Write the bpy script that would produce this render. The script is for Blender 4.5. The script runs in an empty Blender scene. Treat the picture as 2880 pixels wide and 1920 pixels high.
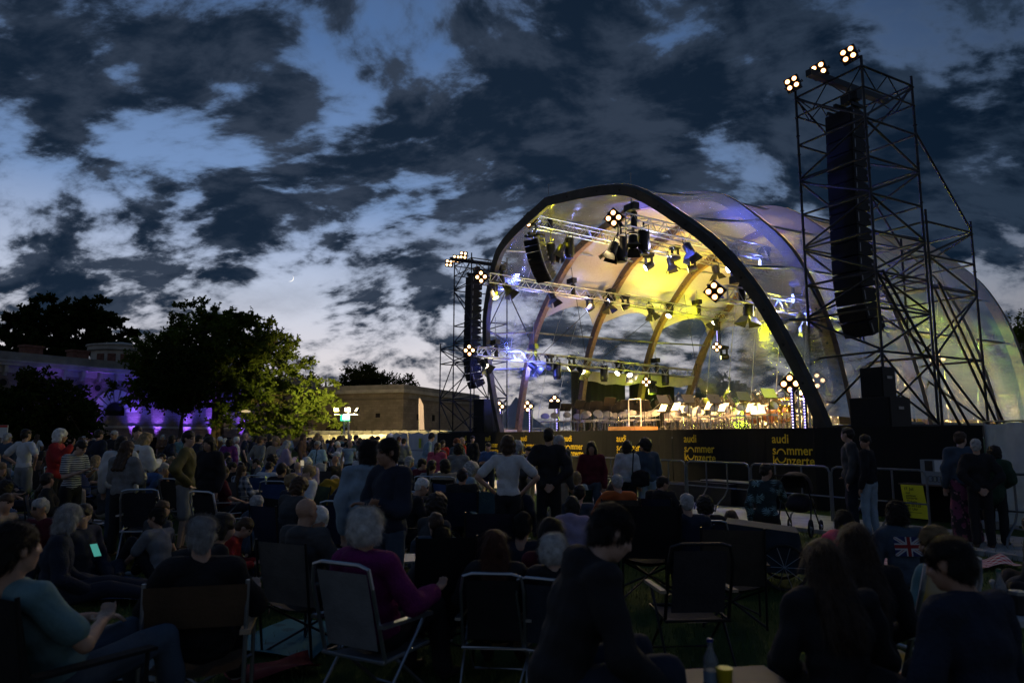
import bpy, bmesh, math, random
import numpy as np
from mathutils import Vector, Matrix, Euler, noise as mnoise
R = math.radians
random.seed(7); rng = np.random.default_rng(7)
scene = bpy.context.scene
COL = scene.collection

# ------------------------------------------------------------------ camera
FPX, PITCH, EYE = 2000.0, math.atan(270/2000), 1.67      # photo is 2880 x 1920
cam_d = bpy.data.cameras.new('camera'); cam = bpy.data.objects.new('camera', cam_d); COL.objects.link(cam)
cam_d.sensor_width = 36; cam_d.lens = 36*FPX/2880; cam_d.clip_start = 0.05; cam_d.clip_end = 20000
cam.location = (0, 0, EYE); cam.rotation_euler = (math.pi/2+PITCH, 0, 0)
cam_d.dof.use_dof = True; cam_d.dof.focus_distance = 20; cam_d.dof.aperture_fstop = 2.4
scene.camera = cam
CAM = np.array([0, 0, EYE]); FW = np.array([0, math.cos(PITCH), math.sin(PITCH)]); UPV = np.array([0, -math.sin(PITCH), math.cos(PITCH)])
def ray(x, y):
    return FW*FPX + np.array([1., 0, 0])*(x-1440) + UPV*(960-y)
def raydir(x, y):
    r = ray(x, y); return r/np.linalg.norm(r)
def on_plane(x, y, P0, n):
    r = ray(x, y); return CAM + r*(((np.array(P0)-CAM)@np.array(n))/(r@np.array(n)))
def at_depth(x, y, d):                 # point at horizontal distance d (along +Y)
    r = ray(x, y); return CAM + r*(d/r[1])

# ------------------------------------------------------------------ render / view
scene.render.engine = 'CYCLES'
cy = scene.cycles
cy.use_denoising = True
try: cy.denoiser = 'OPENIMAGEDENOISE'
except Exception: pass
cy.max_bounces = 6; cy.diffuse_bounces = 2; cy.glossy_bounces = 3; cy.transmission_bounces = 4
cy.transparent_max_bounces = 14; cy.volume_bounces = 0; cy.caustics_reflective = False; cy.caustics_refractive = False
cy.sample_clamp_indirect = 3.0
cy.use_light_tree = True
scene.view_settings.view_transform = 'Standard'; scene.view_settings.look = 'None'
scene.view_settings.exposure = 0; scene.view_settings.gamma = 1

# ------------------------------------------------------------------ node helper
class NT:
    def __init__(s, tree): s.t = tree; s.n = tree.nodes; s.l = tree.links
    def new(s, typ, **kw):
        n = s.n.new(typ)
        for k, v in kw.items(): setattr(n, k, v)
        return n
    def put(s, sock, v):
        if isinstance(v, bpy.types.NodeSocket): s.l.new(v, sock)
        elif v is not None: sock.default_value = v
    def math(s, op, a, b=None, c=None, clamp=False):
        n = s.new('ShaderNodeMath', operation=op); n.use_clamp = clamp
        for i, v in enumerate((a, b, c)): s.put(n.inputs[i], v)
        return n.outputs[0]
    def vmath(s, op, a, b=None, scale=None):
        n = s.new('ShaderNodeVectorMath', operation=op)
        s.put(n.inputs[0], a)
        if b is not None: s.put(n.inputs[1], b)
        if scale is not None: s.put(n.inputs['Scale'], scale)
        return n.outputs['Value'] if op in ('DOT_PRODUCT', 'LENGTH', 'DISTANCE') else n.outputs[0]
    def mapr(s, v, a, b, c=0.0, d=1.0, smooth=False):
        n = s.new('ShaderNodeMapRange')
        if smooth: n.interpolation_type = 'SMOOTHSTEP'
        for i, x in enumerate((v, a, b, c, d)): s.put(n.inputs[i], x)
        return n.outputs[0]
    def mix(s, f, a, b, blend='MIX'):
        n = s.new('ShaderNodeMix', data_type='RGBA', blend_type=blend)
        s.put(n.inputs['Factor'], f)
        for k, v in ((6, a), (7, b)):
            if isinstance(v, (tuple, list)) and len(v) == 3: v = (*v, 1)
            s.put(n.inputs[k], v)
        return n.outputs[2]
    def noise(s, vec, scale, detail=4, rough=.55, dist=0, dims='3D', lac=2.0):
        n = s.new('ShaderNodeTexNoise', noise_dimensions=dims)
        if vec is not None: s.put(n.inputs['Vector'], vec)
        n.inputs['Scale'].default_value = scale; n.inputs['Detail'].default_value = detail
        n.inputs['Roughness'].default_value = rough; n.inputs['Distortion'].default_value = dist
        n.inputs['Lacunarity'].default_value = lac
        return n.outputs[0], n.outputs[1]
    def ramp(s, f, stops, interp='LINEAR'):
        n = s.new('ShaderNodeValToRGB'); cr = n.color_ramp; cr.interpolation = interp
        while len(cr.elements) < len(stops): cr.elements.new(.5)
        for e, (p, c) in zip(cr.elements, stops): e.position = p; e.color = (*c, 1)
        s.put(n.inputs[0], f); return n.outputs[0]
    def sep(s, v):
        n = s.new('ShaderNodeSeparateXYZ'); s.put(n.inputs[0], v); return n.outputs
    def comb(s, x, y, z):
        n = s.new('ShaderNodeCombineXYZ')
        for i, v in enumerate((x, y, z)): s.put(n.inputs[i], v)
        return n.outputs[0]

# ------------------------------------------------------------------ world: dusk sky with broken cloud
SUN_AZ = math.atan2(*(raydir(930, 1230)[[0, 1]]))         # azimuth of the sunset glow, from +Y towards +X
SUN_EL = R(-2.2)
def build_world():
    w = bpy.data.worlds.new('World'); scene.world = w; w.use_nodes = True
    t = NT(w.node_tree); t.n.clear()
    D = t.vmath('NORMALIZE', t.new('ShaderNodeTexCoord').outputs['Generated'])
    x, y, z = t.sep(D)
    sky = t.new('ShaderNodeTexSky', sky_type='NISHITA'); sky.sun_disc = False
    sky.sun_elevation = SUN_EL; sky.sun_rotation = SUN_AZ; sky.air_density = 1.0; sky.dust_density = 1.2; sky.ozone_density = 2.5
    # clear-sky colour: Nishita twilight, lifted towards the glow and cooled with height
    el = t.math('ARCSINE', z)
    glow = t.vmath('DOT_PRODUCT', D, tuple(float(v) for v in (math.sin(SUN_AZ), math.cos(SUN_AZ), .0)))
    glow = t.mapr(glow, .50, .99, 0, 1, True)
    grad = t.ramp(t.mapr(el, 0, R(48)), [(0, (.60, .53, .50)), (.13, (.62, .59, .62)), (.23, (.46, .51, .63)), (.38, (.165, .265, .47)), (.62, (.075, .150, .32)), (1, (.050, .110, .25))])
    clear = t.mix(1.0, grad, t.mapr(glow, 0, 1, .34, 1.15), 'MULTIPLY')
    nis = t.vmath('SCALE', sky.outputs[0], scale=.05)
    clear = t.mix(1.0, clear, nis, 'ADD')
    # cloud-layer plane coordinates
    zz = t.math('ADD', t.math('MAXIMUM', z, 0.0), .46)
    q = t.comb(t.math('DIVIDE', x, zz), t.math('DIVIDE', y, zz), 0.0)
    warp = t.noise(q, 1.1, 3, .5)[1]
    qw = t.vmath('ADD', q, t.vmath('SCALE', t.vmath('SUBTRACT', warp, (.5, .5, .5)), scale=.38))
    # streaks run from upper left to lower right: stretch along that direction
    mp = t.new('ShaderNodeMapping'); mp.inputs['Rotation'].default_value = (0, 0, R(28)); mp.inputs['Scale'].default_value = (.8, 1.15, 1)
    t.l.new(qw, mp.inputs[0]); qs = mp.outputs[0]
    n1 = t.noise(qs, 3.2, 2, .5)[0]
    n2 = t.noise(t.vmath('ADD', qs, (7.3, 2.1, 0)), 10.2, 8, .58)[0]
    dens = t.math('ADD', t.math('MULTIPLY', t.math('SUBTRACT', n1, .5), .45), t.math('MULTIPLY', t.math('SUBTRACT', n2, .5), 1.15))
    n3 = t.noise(t.vmath('ADD', qs, (2.3, 5.7, 0)), 25.0, 5, .60)[0]
    dens = t.math('ADD', dens, t.math('MULTIPLY', t.math('SUBTRACT', n3, .5), .42))
    dens = t.math('ADD', dens, .468)
    bias = None
    for (px, py, rad, amp) in SPOTS:
        d0 = tuple(float(v) for v in raydir(px, py)); rr = rad/2000*.9
        b = t.mapr(t.vmath('DOT_PRODUCT', D, d0), math.cos(rr*1.5), 1.0, 0, amp, True)
        bias = b if bias is None else t.math('ADD', bias, b)
    dens = t.math('ADD', dens, t.math('MULTIPLY', bias, .85))
    cov = t.mapr(dens, .385, .675, 0, 1, True)
    thick = t.mapr(dens, .51, .74, 0, 1, True)
    # clouds: backlit rim pale, body slate, thick parts dark navy
    rim = t.mix(.66, clear, (.070, .105, .165))
    body = t.mix(glow, (.0205, .0370, .066), (.036, .051, .082))
    dark = t.mix(glow, (.0026, .0088, .0215), (.0085, .0185, .038))
    mott = t.noise(t.vmath('ADD', qs, (1.7, 9.1, 0)), 7.5, 6, .6)[0]
    deep = t.math('MULTIPLY', thick, t.mapr(mott, .38, .58, .08, 1.0, True))
    cc = t.mix(t.mapr(cov, .2, .9, 0, 1), rim, t.mix(deep, body, dark))
    # thin veils high up
    veil = t.mapr(t.noise(t.vmath('ADD', qs, (3.1, 4.4, 0)), 2.2, 8, .62)[0], .45, .75, 0, .5, True)
    veilc = t.mix(glow, (.03, .05, .09), (.16, .18, .23))
    base = t.mix(veil, clear, veilc)
    col = t.mix(cov, base, cc)
    # below the horizon: dark land
    col = t.mix(t.mapr(z, -.02, 0.0, 0, 1), (.004, .005, .006), col)
    bg = t.new('ShaderNodeBackground'); t.l.new(col, bg.inputs[0]); bg.inputs[1].default_value = 1.0
    out = t.new('ShaderNodeOutputWorld'); t.l.new(bg.outputs[0], out.inputs[0])
    w.cycles.sampling_method = 'MANUAL'; w.cycles.sample_map_resolution = 256
# cloud masses (+) and clear gaps (-): photo pixel of the direction, angular radius (photo px), weight
SPOTS = [
 (2350, 350, 1000, .09), (1500, -150, 800, .05),
 (150, 90, 300, .10), (390, 190, 260, .10), (640, 200, 190, .13), (770, 205, 90, .06), (70, 330, 130, .10), (210, 395, 90, .09), (990, 60, 190, .12), (1100, 160, 80, .06),
 (820, 340, 140, .15), (930, 440, 150, .12), (1110, 470, 150, .14), (1190, 300, 120, .11), (1310, 340, 140, .10), (1390, 440, 120, .08),
 (480, 452, 70, .08), (610, 475, 70, .09), (220, 508, 80, .08), (390, 540, 80, .09), (560, 560, 100, .11), (720, 570, 120, .11), (680, 640, 110, .09), (880, 645, 90, .07),
 (70, 690, 150, .12), (250, 725, 150, .11), (120, 790, 150, .10), (400, 780, 120, .09), (530, 810, 90, .09), (640, 740, 90, .07), (845, 726, 45, .09),
 (1130, 670, 80, .11), (1030, 720, 50, .07), (1045, 815, 60, .13), (935, 823, 45, .08), (1205, 800, 80, .10), (1070, 900, 80, .11), (1200, 930, 110, .11), (912, 905, 45, .09), (1300, 590, 80, .11), (1330, 680, 60, .06), (960, 1040, 150, .07),
 (1700, 800, 400, .09), (2400, 800, 400, .12), (2750, 1000, 300, .06), (1490, 280, 300, .12), (1700, 370, 260, .12), (1960, 320, 280, .11), (2180, 190, 230, .09), (2330, 420, 260, .09), (2770, 420, 300, .15), (2620, 620, 200, .08), (1650, 60, 260, .06),
 (840, 110, 70, -.07), (900, 200, 80, -.13), (970, 270, 70, -.13), (1290, 80, 120, -.09), (1230, 190, 60, -.10), (120, 250, 60, -.08), (330, 350, 90, -.10), (470, 385, 100, -.13), (600, 400, 70, -.08),
 (80, 455, 90, -.10), (260, 440, 80, -.09), (150, 590, 110, -.10), (735, 455, 45, -.10), (1120, 590, 90, -.14), (960, 700, 100, -.10), (850, 800, 110, -.13), (960, 970, 110, -.09), (1130, 1010, 110, -.06), (760, 900, 90, -.08),
 (1790, 150, 90, -.09), (1950, 150, 70, -.08), (2057, 320, 35, -.09), (2070, 470, 90, -.20), (2150, 530, 60, -.14), (2560, 160, 90, -.07), (2710, 170, 110, -.09), (2830, 760, 90, -.22), (1420, 500, 80, -.13), (1290, 700, 70, -.07), (2040, 990, 110, -.14), (2600, 900, 130, -.10), (2090, 900, 70, -.12), (2160, 800, 90, -.08), (2760, 600, 50, -.07),
]
build_world()

# ------------------------------------------------------------------ sun: below the horizon, only a faint broad afterglow is left
sd = bpy.data.lights.new('sun', 'SUN'); so = bpy.data.objects.new('sun', sd); COL.objects.link(so)
sd.energy = .02; sd.angle = R(25); sd.color = (1, .86, .72)
_d = Vector((math.sin(SUN_AZ), math.cos(SUN_AZ), math.tan(R(6)))).normalized()
so.rotation_euler = (-_d).to_track_quat('-Z', 'Y').to_euler(); so.location = (-40, 120, 60)
# ------------------------------------------------------------------ materials
MATS = {}
def mat(name, col=(.5, .5, .5), rough=.7, metal=0.0, spec=.4, vary=0.0, vscale=4.0, bump=0.0, bscale=30.0, emit=None, estr=0.0, objcol=False, alpha=None, sub=0.0):
    if name in MATS: return MATS[name]
    m = bpy.data.materials.new(name); m.use_nodes = True; MATS[name] = m
    t = NT(m.node_tree); t.n.clear()
    b = t.new('ShaderNodeBsdfPrincipled'); o = t.new('ShaderNodeOutputMaterial'); t.l.new(b.outputs[0], o.inputs[0])
    b.inputs['Roughness'].default_value = rough; b.inputs['Metallic'].default_value = metal
    b.inputs['Specular IOR Level'].default_value = spec
    c = (*col, 1)
    oc = t.new('ShaderNodeTexCoord').outputs['Object']
    if objcol:
        oi = t.new('ShaderNodeObjectInfo'); c = oi.outputs['Color']
    if vary:
        f = t.noise(oc, vscale, 5, .6)[0]
        k = t.mapr(f, .3, .7, 1-vary, 1+vary)
        c = t.mix(1.0, c, t.comb(k, k, k), 'MULTIPLY')
    t.put(b.inputs['Base Color'], c)
    if bump:
        bp = t.new('ShaderNodeBump'); bp.inputs['Strength'].default_value = bump; bp.inputs['Distance'].default_value = .02
        t.l.new(t.noise(oc, bscale, 4, .6)[0], bp.inputs['Height']); t.l.new(bp.outputs[0], b.inputs['Normal'])
    if emit:
        b.inputs['Emission Color'].default_value = (*emit, 1); b.inputs['Emission Strength'].default_value = estr
    return m
def nodemat(name):
    m = bpy.data.materials.new(name); m.use_nodes = True; MATS[name] = m
    t = NT(m.node_tree); t.n.clear(); o = t.new('ShaderNodeOutputMaterial')
    return m, t, o
def emis(name, col, s):
    if name in MATS: return MATS[name]
    m, t, o = nodemat(name)
    e = t.new('ShaderNodeEmission'); e.inputs[0].default_value = (*col, 1); e.inputs[1].default_value = s
    t.l.new(e.outputs[0], o.inputs[0]); return m

# a scratch scene evaluates modifiers and text without touching the (large) main scene
SCR = bpy.data.scenes.new('scratch')
def evaluate(ob):
    SCR.collection.objects.link(ob); vl = SCR.view_layers[0]; vl.update()
    me = bpy.data.meshes.new_from_object(ob.evaluated_get(vl.depsgraph)); bpy.data.objects.remove(ob); return me
# ------------------------------------------------------------------ mesh builder
def V(*a): return np.array(a, float)
def rotz(v, a):
    c, s = math.cos(a), math.sin(a); v = np.asarray(v, float)
    return np.stack([v[..., 0]*c-v[..., 1]*s, v[..., 0]*s+v[..., 1]*c, v[..., 2]], -1)
def frame(d):
    d = np.asarray(d, float); d = d/np.linalg.norm(d)
    a = V(0, 0, 1) if abs(d[2]) < .9 else V(1, 0, 0)
    x = np.cross(a, d); x /= np.linalg.norm(x); return x, np.cross(d, x), d
class MB:
    def __init__(s): s.v = []; s.f = []; s.m = []; s.mi = 0
    def add(s, vs, fs):
        o = len(s.v); s.v.extend([tuple(map(float, p)) for p in vs])
        for f in fs: s.f.append([i+o for i in f]); s.m.append(s.mi)
        return s
    def box(s, c, size, rz=0.0, M=None):
        x, y, z = (k/2 for k in size)
        p = np.array([(i*x, j*y, k*z) for k in (-1, 1) for j in (-1, 1) for i in (-1, 1)])
        if M is not None: p = p@np.array(M).T
        elif rz: p = rotz(p, rz)
        return s.add(p+np.asarray(c, float), [(0, 2, 3, 1), (4, 5, 7, 6), (0, 1, 5, 4), (2, 6, 7, 3), (0, 4, 6, 2), (1, 3, 7, 5)])
    def bar(s, a, b, w, h, up=(0, 0, 1)):              # rectangular bar from a to b
        a, b = np.asarray(a, float), np.asarray(b, float); d = b-a; L = np.linalg.norm(d); d /= L
        x = np.cross(np.asarray(up, float), d)
        if np.linalg.norm(x) < 1e-4: x = np.cross(V(1, 0, 0), d)
        x /= np.linalg.norm(x); z = np.cross(d, x)
        p = [q+i*x*w/2+k*z*h/2 for q in (a, b) for k in (-1, 1) for i in (-1, 1)]
        return s.add(p, [(0, 2, 3, 1), (4, 5, 7, 6), (0, 1, 5, 4), (2, 6, 7, 3), (0, 4, 6, 2), (1, 3, 7, 5)])
    def tube(s, a, b, r, n=6, r2=None, cap=True):
        a, b = np.asarray(a, float), np.asarray(b, float); x, y, d = frame(b-a); r2 = r if r2 is None else r2
        an = [2*math.pi*i/n for i in range(n)]
        p = [a+(x*math.cos(t)+y*math.sin(t))*r for t in an]+[b+(x*math.cos(t)+y*math.sin(t))*r2 for t in an]
        f = [(i, (i+1) % n, n+(i+1) % n, n+i) for i in range(n)]
        if cap: f += [tuple(range(n))[::-1], tuple(range(n, 2*n))]
        return s.add(p, f)
    def pipe(s, pts, r, n=6, closed=False):
        pts = [np.asarray(p, float) for p in pts]; N = len(pts); P = []; rr = r if hasattr(r, '__len__') else [r]*N
        x0 = None
        for i in range(N):
            if closed: d = pts[(i+1) % N]-pts[i-1]
            else: d = pts[min(i+1, N-1)]-pts[max(i-1, 0)]
            d = d/(np.linalg.norm(d)+1e-9)
            if x0 is None: x0, _, _ = frame(d)
            x = x0-d*(x0@d); x /= np.linalg.norm(x)+1e-9; x0 = x; y = np.cross(d, x)
            P += [pts[i]+(x*math.cos(2*math.pi*k/n)+y*math.sin(2*math.pi*k/n))*rr[i] for k in range(n)]
        f = []
        for i in range(N if closed else N-1):
            j = (i+1) % N
            f += [(i*n+k, i*n+(k+1) % n, j*n+(k+1) % n, j*n+k) for k in range(n)]
        if not closed: f += [tuple(range(n))[::-1], tuple(range((N-1)*n, N*n))]
        return s.add(P, f)
    def lathe(s, prof, n=14, c=(0, 0, 0), M=None):      # prof: (r, z)
        P = [(r*math.cos(2*math.pi*k/n), r*math.sin(2*math.pi*k/n), z) for r, z in prof for k in range(n)]
        P = np.array(P)
        if M is not None: P = P@np.array(M).T
        P = P+np.asarray(c, float)
        f = [(i*n+k, i*n+(k+1) % n, (i+1)*n+(k+1) % n, (i+1)*n+k) for i in range(len(prof)-1) for k in range(n)]
        f += [tuple(range(n))[::-1], tuple(range((len(prof)-1)*n, len(prof)*n))]
        return s.add(P, f)
    def ell(s, c, r, n=10, m=7, M=None):
        P = []
        for i in range(m+1):
            t = math.pi*i/m
            P += [(r[0]*math.sin(t)*math.cos(2*math.pi*k/n), r[1]*math.sin(t)*math.sin(2*math.pi*k/n), -r[2]*math.cos(t)) for k in range(n)]
        P = np.array(P)
        if M is not None: P = P@np.array(M).T
        return s.add(P+np.asarray(c, float), [(i*n+k, i*n+(k+1) % n, (i+1)*n+(k+1) % n, (i+1)*n+k) for i in range(m) for k in range(n)])
    def prism(s, poly, a, b):                            # poly: list of 3-D points, extruded by vector (b-a)
        a, b = np.asarray(a, float), np.asarray(b, float); n = len(poly)
        P = [np.asarray(p, float)+a for p in poly]+[np.asarray(p, float)+b for p in poly]
        return s.add(P, [tuple(range(n))[::-1], tuple(range(n, 2*n))]+[(i, (i+1) % n, n+(i+1) % n, n+i) for i in range(n)])
    def mesh(s, name, mats, smooth=False):
        me = bpy.data.meshes.new(name); me.from_pydata(s.v, [], s.f)
        for m in (mats if isinstance(mats, (list, tuple)) else [mats]): me.materials.append(m)
        if len(me.materials) > 1: me.polygons.foreach_set('material_index', s.m)
        if smooth is True: me.polygons.foreach_set('use_smooth', [True]*len(me.polygons))
        me.update(); return me
    def build(s, name, mats, parent=None, smooth=False, loc=None, rz=0.0):
        return link(name, s.mesh(name, mats, smooth), parent, loc, rz)
def link(name, me, parent=None, loc=None, rz=0.0, color=None):
    o = bpy.data.objects.new(name, me); COL.objects.link(o)
    if parent is not None: o.parent = parent
    if loc is not None: o.location = [float(k) for k in loc]
    if rz: o.rotation_euler = (0, 0, rz)
    if color is not None: o.color = (*color, 1)
    return o
def tag(o, label=None, cat=None, group=None, kind=None):
    if label: o['label'] = label
    if cat: o['category'] = cat
    if group: o['group'] = group
    if kind: o['kind'] = kind
    return o
def thing(name, label, cat, loc=(0, 0, 0), rz=0.0, group=None):
    o = link(name, None, None, loc, rz); return tag(o, label, cat, group)
def copy_tree(root, loc, rz, label=None, group=None):
    r = root.copy(); COL.objects.link(r); r.location = [float(k) for k in loc]; r.rotation_euler = (0, 0, rz)
    if label: r['label'] = label
    if group: r['group'] = group
    def rec(src, dst):
        for ch in list(src.children):
            c = ch.copy(); COL.objects.link(c); c.parent = dst; rec(ch, c)
    rec(root, r); return r
def lamp(name, typ, loc, target, energy, col, size=.1, spot=60, blend=.4, parent=None):
    d = bpy.data.lights.new(name, typ); d.energy = energy; d.color = col
    if typ == 'SPOT': d.spot_size = R(spot); d.spot_blend = blend; d.shadow_soft_size = size
    elif typ == 'POINT': d.shadow_soft_size = size
    else: d.size = size
    o = bpy.data.objects.new(name, d); COL.objects.link(o); o.location = [float(k) for k in loc]
    if target is not None:
        v = Vector([float(k) for k in target])-o.location; o.rotation_euler = v.to_track_quat('-Z', 'Y').to_euler()
    return o
def lerp(a, b, t): return a+(b-a)*t
def catmull(P, n):
    P = [np.asarray(p, float) for p in P]; Q = [2*P[0]-P[1]]+P+[2*P[-1]-P[-2]]; out = []
    for i in range(1, len(Q)-2):
        for k in range(n):
            t = k/n; a, b, c, d = Q[i-1:i+3]
            out.append(.5*((2*b)+(c-a)*t+(2*a-5*b+4*c-d)*t*t+(3*b-a-3*c+d)*t**3))
    out.append(P[-1]); return out

M_BLACK = mat('black_paint', (.012, .012, .013), .55, vary=.3)
M_BLACKM = mat('black_metal', (.018, .018, .02), .42, .3)
M_STEEL = mat('galvanised_steel', (.30, .31, .33), .45, .85, vary=.25, vscale=9)
M_ALU = mat('aluminium', (.62, .62, .63), .32, .9, vary=.1)
M_CHROME = mat('chrome', (.75, .75, .76), .15, 1.0)
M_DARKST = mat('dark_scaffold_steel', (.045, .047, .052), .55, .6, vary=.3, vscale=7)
M_RED = mat('red_paint', (.5, .03, .025), .5)
M_WHITE = mat('white_paint', (.75, .75, .73), .5, vary=.1)
M_RUBBER = mat('rubber', (.015, .015, .015), .85)
M_CABLE = mat('cable', (.01, .01, .011), .7)

# ------------------------------------------------------------------ stage frame: s runs along the stage front (towards its far end), b to the back, z up
U = ray(300, 1230); U = U/np.linalg.norm(U); NB = np.array([U[1], -U[0], 0]); S0 = np.array([6.53, 18.40, 0.])
SRZ = math.atan2(-U[1], -U[0])          # local x = -s, local y = b
SH = 1.87                               # stage floor height
def SP(s, b, z=SH): return S0+U*s+NB*b+V(0, 0, z)
def on_b(x, y, b):                      # photo pixel on the vertical plane at depth b behind the stage front -> (s, b, z)
    P = on_plane(x, y, S0+NB*b, NB); d = P-S0; return float(d@U), b, float(P[2])
def on_z(x, y, z): return on_plane(x, y, (0, 0, z), (0, 0, 1))
def LS(s, b, z): return V(-s, b, z)     # stage-local coordinates for objects with rz = SRZ at S0
# ------------------------------------------------------------------ ground
def m_grass():
    m, t, o = nodemat('lawn'); b = t.new('ShaderNodeBsdfPrincipled'); t.l.new(b.outputs[0], o.inputs[0])
    oc = t.new('ShaderNodeTexCoord').outputs['Object']
    a = t.noise(oc, .35, 5, .6)[0]; f = t.noise(oc, 60, 3, .6)[0]
    c = t.ramp(t.math('ADD', t.math('MULTIPLY', a, .6), t.math('MULTIPLY', f, .4)), [(.3, (.026, .046, .011)), (.5, (.045, .080, .019)), (.7, (.075, .10, .030))])
    t.l.new(c, b.inputs['Base Color']); b.inputs['Roughness'].default_value = .9; b.inputs['Specular IOR Level'].default_value = .15
    bp = t.new('ShaderNodeBump'); bp.inputs['Distance'].default_value = .04; bp.inputs['Strength'].default_value = .8
    t.l.new(f, bp.inputs['Height']); t.l.new(bp.outputs[0], b.inputs['Normal']); return m
M_GRASS = m_grass()
g = MB(); n = 60
xs = np.sign(np.linspace(-1, 1, n))*np.abs(np.linspace(-1, 1, n))**3*2500
def gz(x, y):
    return 0.03*math.sin(x*.31+1.3)*math.sin(y*.27)+.02*math.sin(x*.9)*math.cos(y*.8) if abs(x) < 60 and -10 < y < 60 else 0.0
P = [(x, y, -.02+gz(x, y)*.5) for y in xs for x in xs]
g.add(P, [(j*n+i, j*n+i+1, (j+1)*n+i+1, (j+1)*n+i) for j in range(n-1) for i in range(n-1)])
tag(g.build('lawn', M_GRASS), kind='structure')
# grass blades: one uncountable mass on the lawn near the viewer
def grass():
    N = 42000; r = np.random.default_rng(3)
    d = 1.6+13*r.random(N)**1.7; a = R(-42)+R(84)*r.random(N)
    x, y = d*np.sin(a), d*np.cos(a); h = .03+.035*r.random(N); w = .004+.003*r.random(N); an = r.random(N)*6.28
    dx, dy = np.cos(an)*w, np.sin(an)*w; lx, ly = r.normal(0, .018, N), r.normal(0, .018, N)
    z0 = np.full(N, -.03)
    v = np.stack([np.stack([x-dx, y-dy, z0], 1), np.stack([x+dx, y+dy, z0], 1), np.stack([x+lx, y+ly, h], 1)], 1).reshape(-1, 3)
    me = bpy.data.meshes.new('grass'); me.from_pydata(v.tolist(), [], np.arange(3*N).reshape(-1, 3).tolist())
    me.materials.append(mat('grass_blade', (.07, .12, .028), .7, vary=.4, vscale=1.5)); return link('grass', me)
tag(grass(), 'short dark green grass of the concert lawn', 'grass', kind='stuff')
# pale path along the crowd barriers and a thin kerb on its lawn side
M_PATH = mat('path_gravel', (.36, .35, .34), .9, vary=.25, vscale=3, bump=.5, bscale=40)
M_KERB = mat('kerb_stone', (.30, .30, .29), .85, vary=.3, vscale=6)
pp = MB(); kb = MB()
e1, e2 = -1.2, -3.5
for i in range(24):
    s0, s1 = -13+i*2.0, -13+(i+1)*2.0
    pp.add([SP(s0, e1, .012), SP(s1, e1, .012), SP(s1, e2, .012), SP(s0, e2, .012)], [(0, 1, 2, 3)])
tag(pp.build('path', M_PATH), kind='structure')
kroot = tag(link('kerb', None), kind='structure')
kbm = MB().box((0, 0, 0), (.98, .12, .07)).mesh('kerb_stone', M_KERB)
for i in range(46):
    o = link('kerb_stone', kbm, kroot, SP(-13+i*1.0+.5, e2-.12, .02), SRZ)

# ------------------------------------------------------------------ fortress buildings
def m_stone(name, c1, c2, bw, bh):
    m, t, o = nodemat(name); b = t.new('ShaderNodeBsdfPrincipled'); t.l.new(b.outputs[0], o.inputs[0])
    oc = t.new('ShaderNodeTexCoord').outputs['UV']
    br = t.new('ShaderNodeTexBrick'); t.l.new(oc, br.inputs['Vector'])
    br.inputs['Color1'].default_value = (*c1, 1); br.inputs['Color2'].default_value = (*c2, 1); br.inputs['Mortar'].default_value = (*[k*.6 for k in c1], 1)
    br.inputs['Scale'].default_value = 1; br.inputs['Brick Width'].default_value = bw; br.inputs['Row Height'].default_value = bh; br.inputs['Mortar Size'].default_value = .012
    nz = t.noise(t.new('ShaderNodeTexCoord').outputs['Object'], .45, 6, .65)[0]
    st = t.mapr(nz, .3, .7, .62, 1.2)
    t.l.new(t.mix(1.0, br.outputs[0], t.comb(st, st, st), 'MULTIPLY'), b.inputs['Base Color'])
    bp = t.new('ShaderNodeBump'); bp.inputs['Distance'].default_value = .03; bp.inputs['Strength'].default_value = .7; bp.invert = True
    t.l.new(br.outputs['Fac'], bp.inputs['Height']); t.l.new(bp.outputs[0], b.inputs['Normal'])
    b.inputs['Roughness'].default_value = .92; return m
M_STONE = m_stone('limestone_blocks', (.30, .25, .19), (.23, .19, .145), .75, .3)
M_BRICK = m_stone('brickwork', (.26, .20, .18), (.19, .15, .14), .42, .16)
M_TRIM = mat('pale_limestone', (.40, .37, .32), .9, vary=.3, vscale=.8, bump=.3, bscale=6)
M_ROOFST = mat('parapet_stone', (.24, .225, .20), .9, vary=.35, vscale=.7)
M_REDBR = mat('red_brick', (.18, .08, .055), .9, vary=.4, vscale=3)
M_DARKIN = mat('dark_recess', (.012, .011, .010), .9)
def wall_quad(me_b, A, B, z0, z1, uv):
    i = len(me_b.v); me_b.add([(A[0], A[1], z0), (B[0], B[1], z0), (B[0], B[1], z1), (A[0], A[1], z1)], [(0, 1, 2, 3)])
    L = math.hypot(B[0]-A[0], B[1]-A[1]); return L
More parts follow.
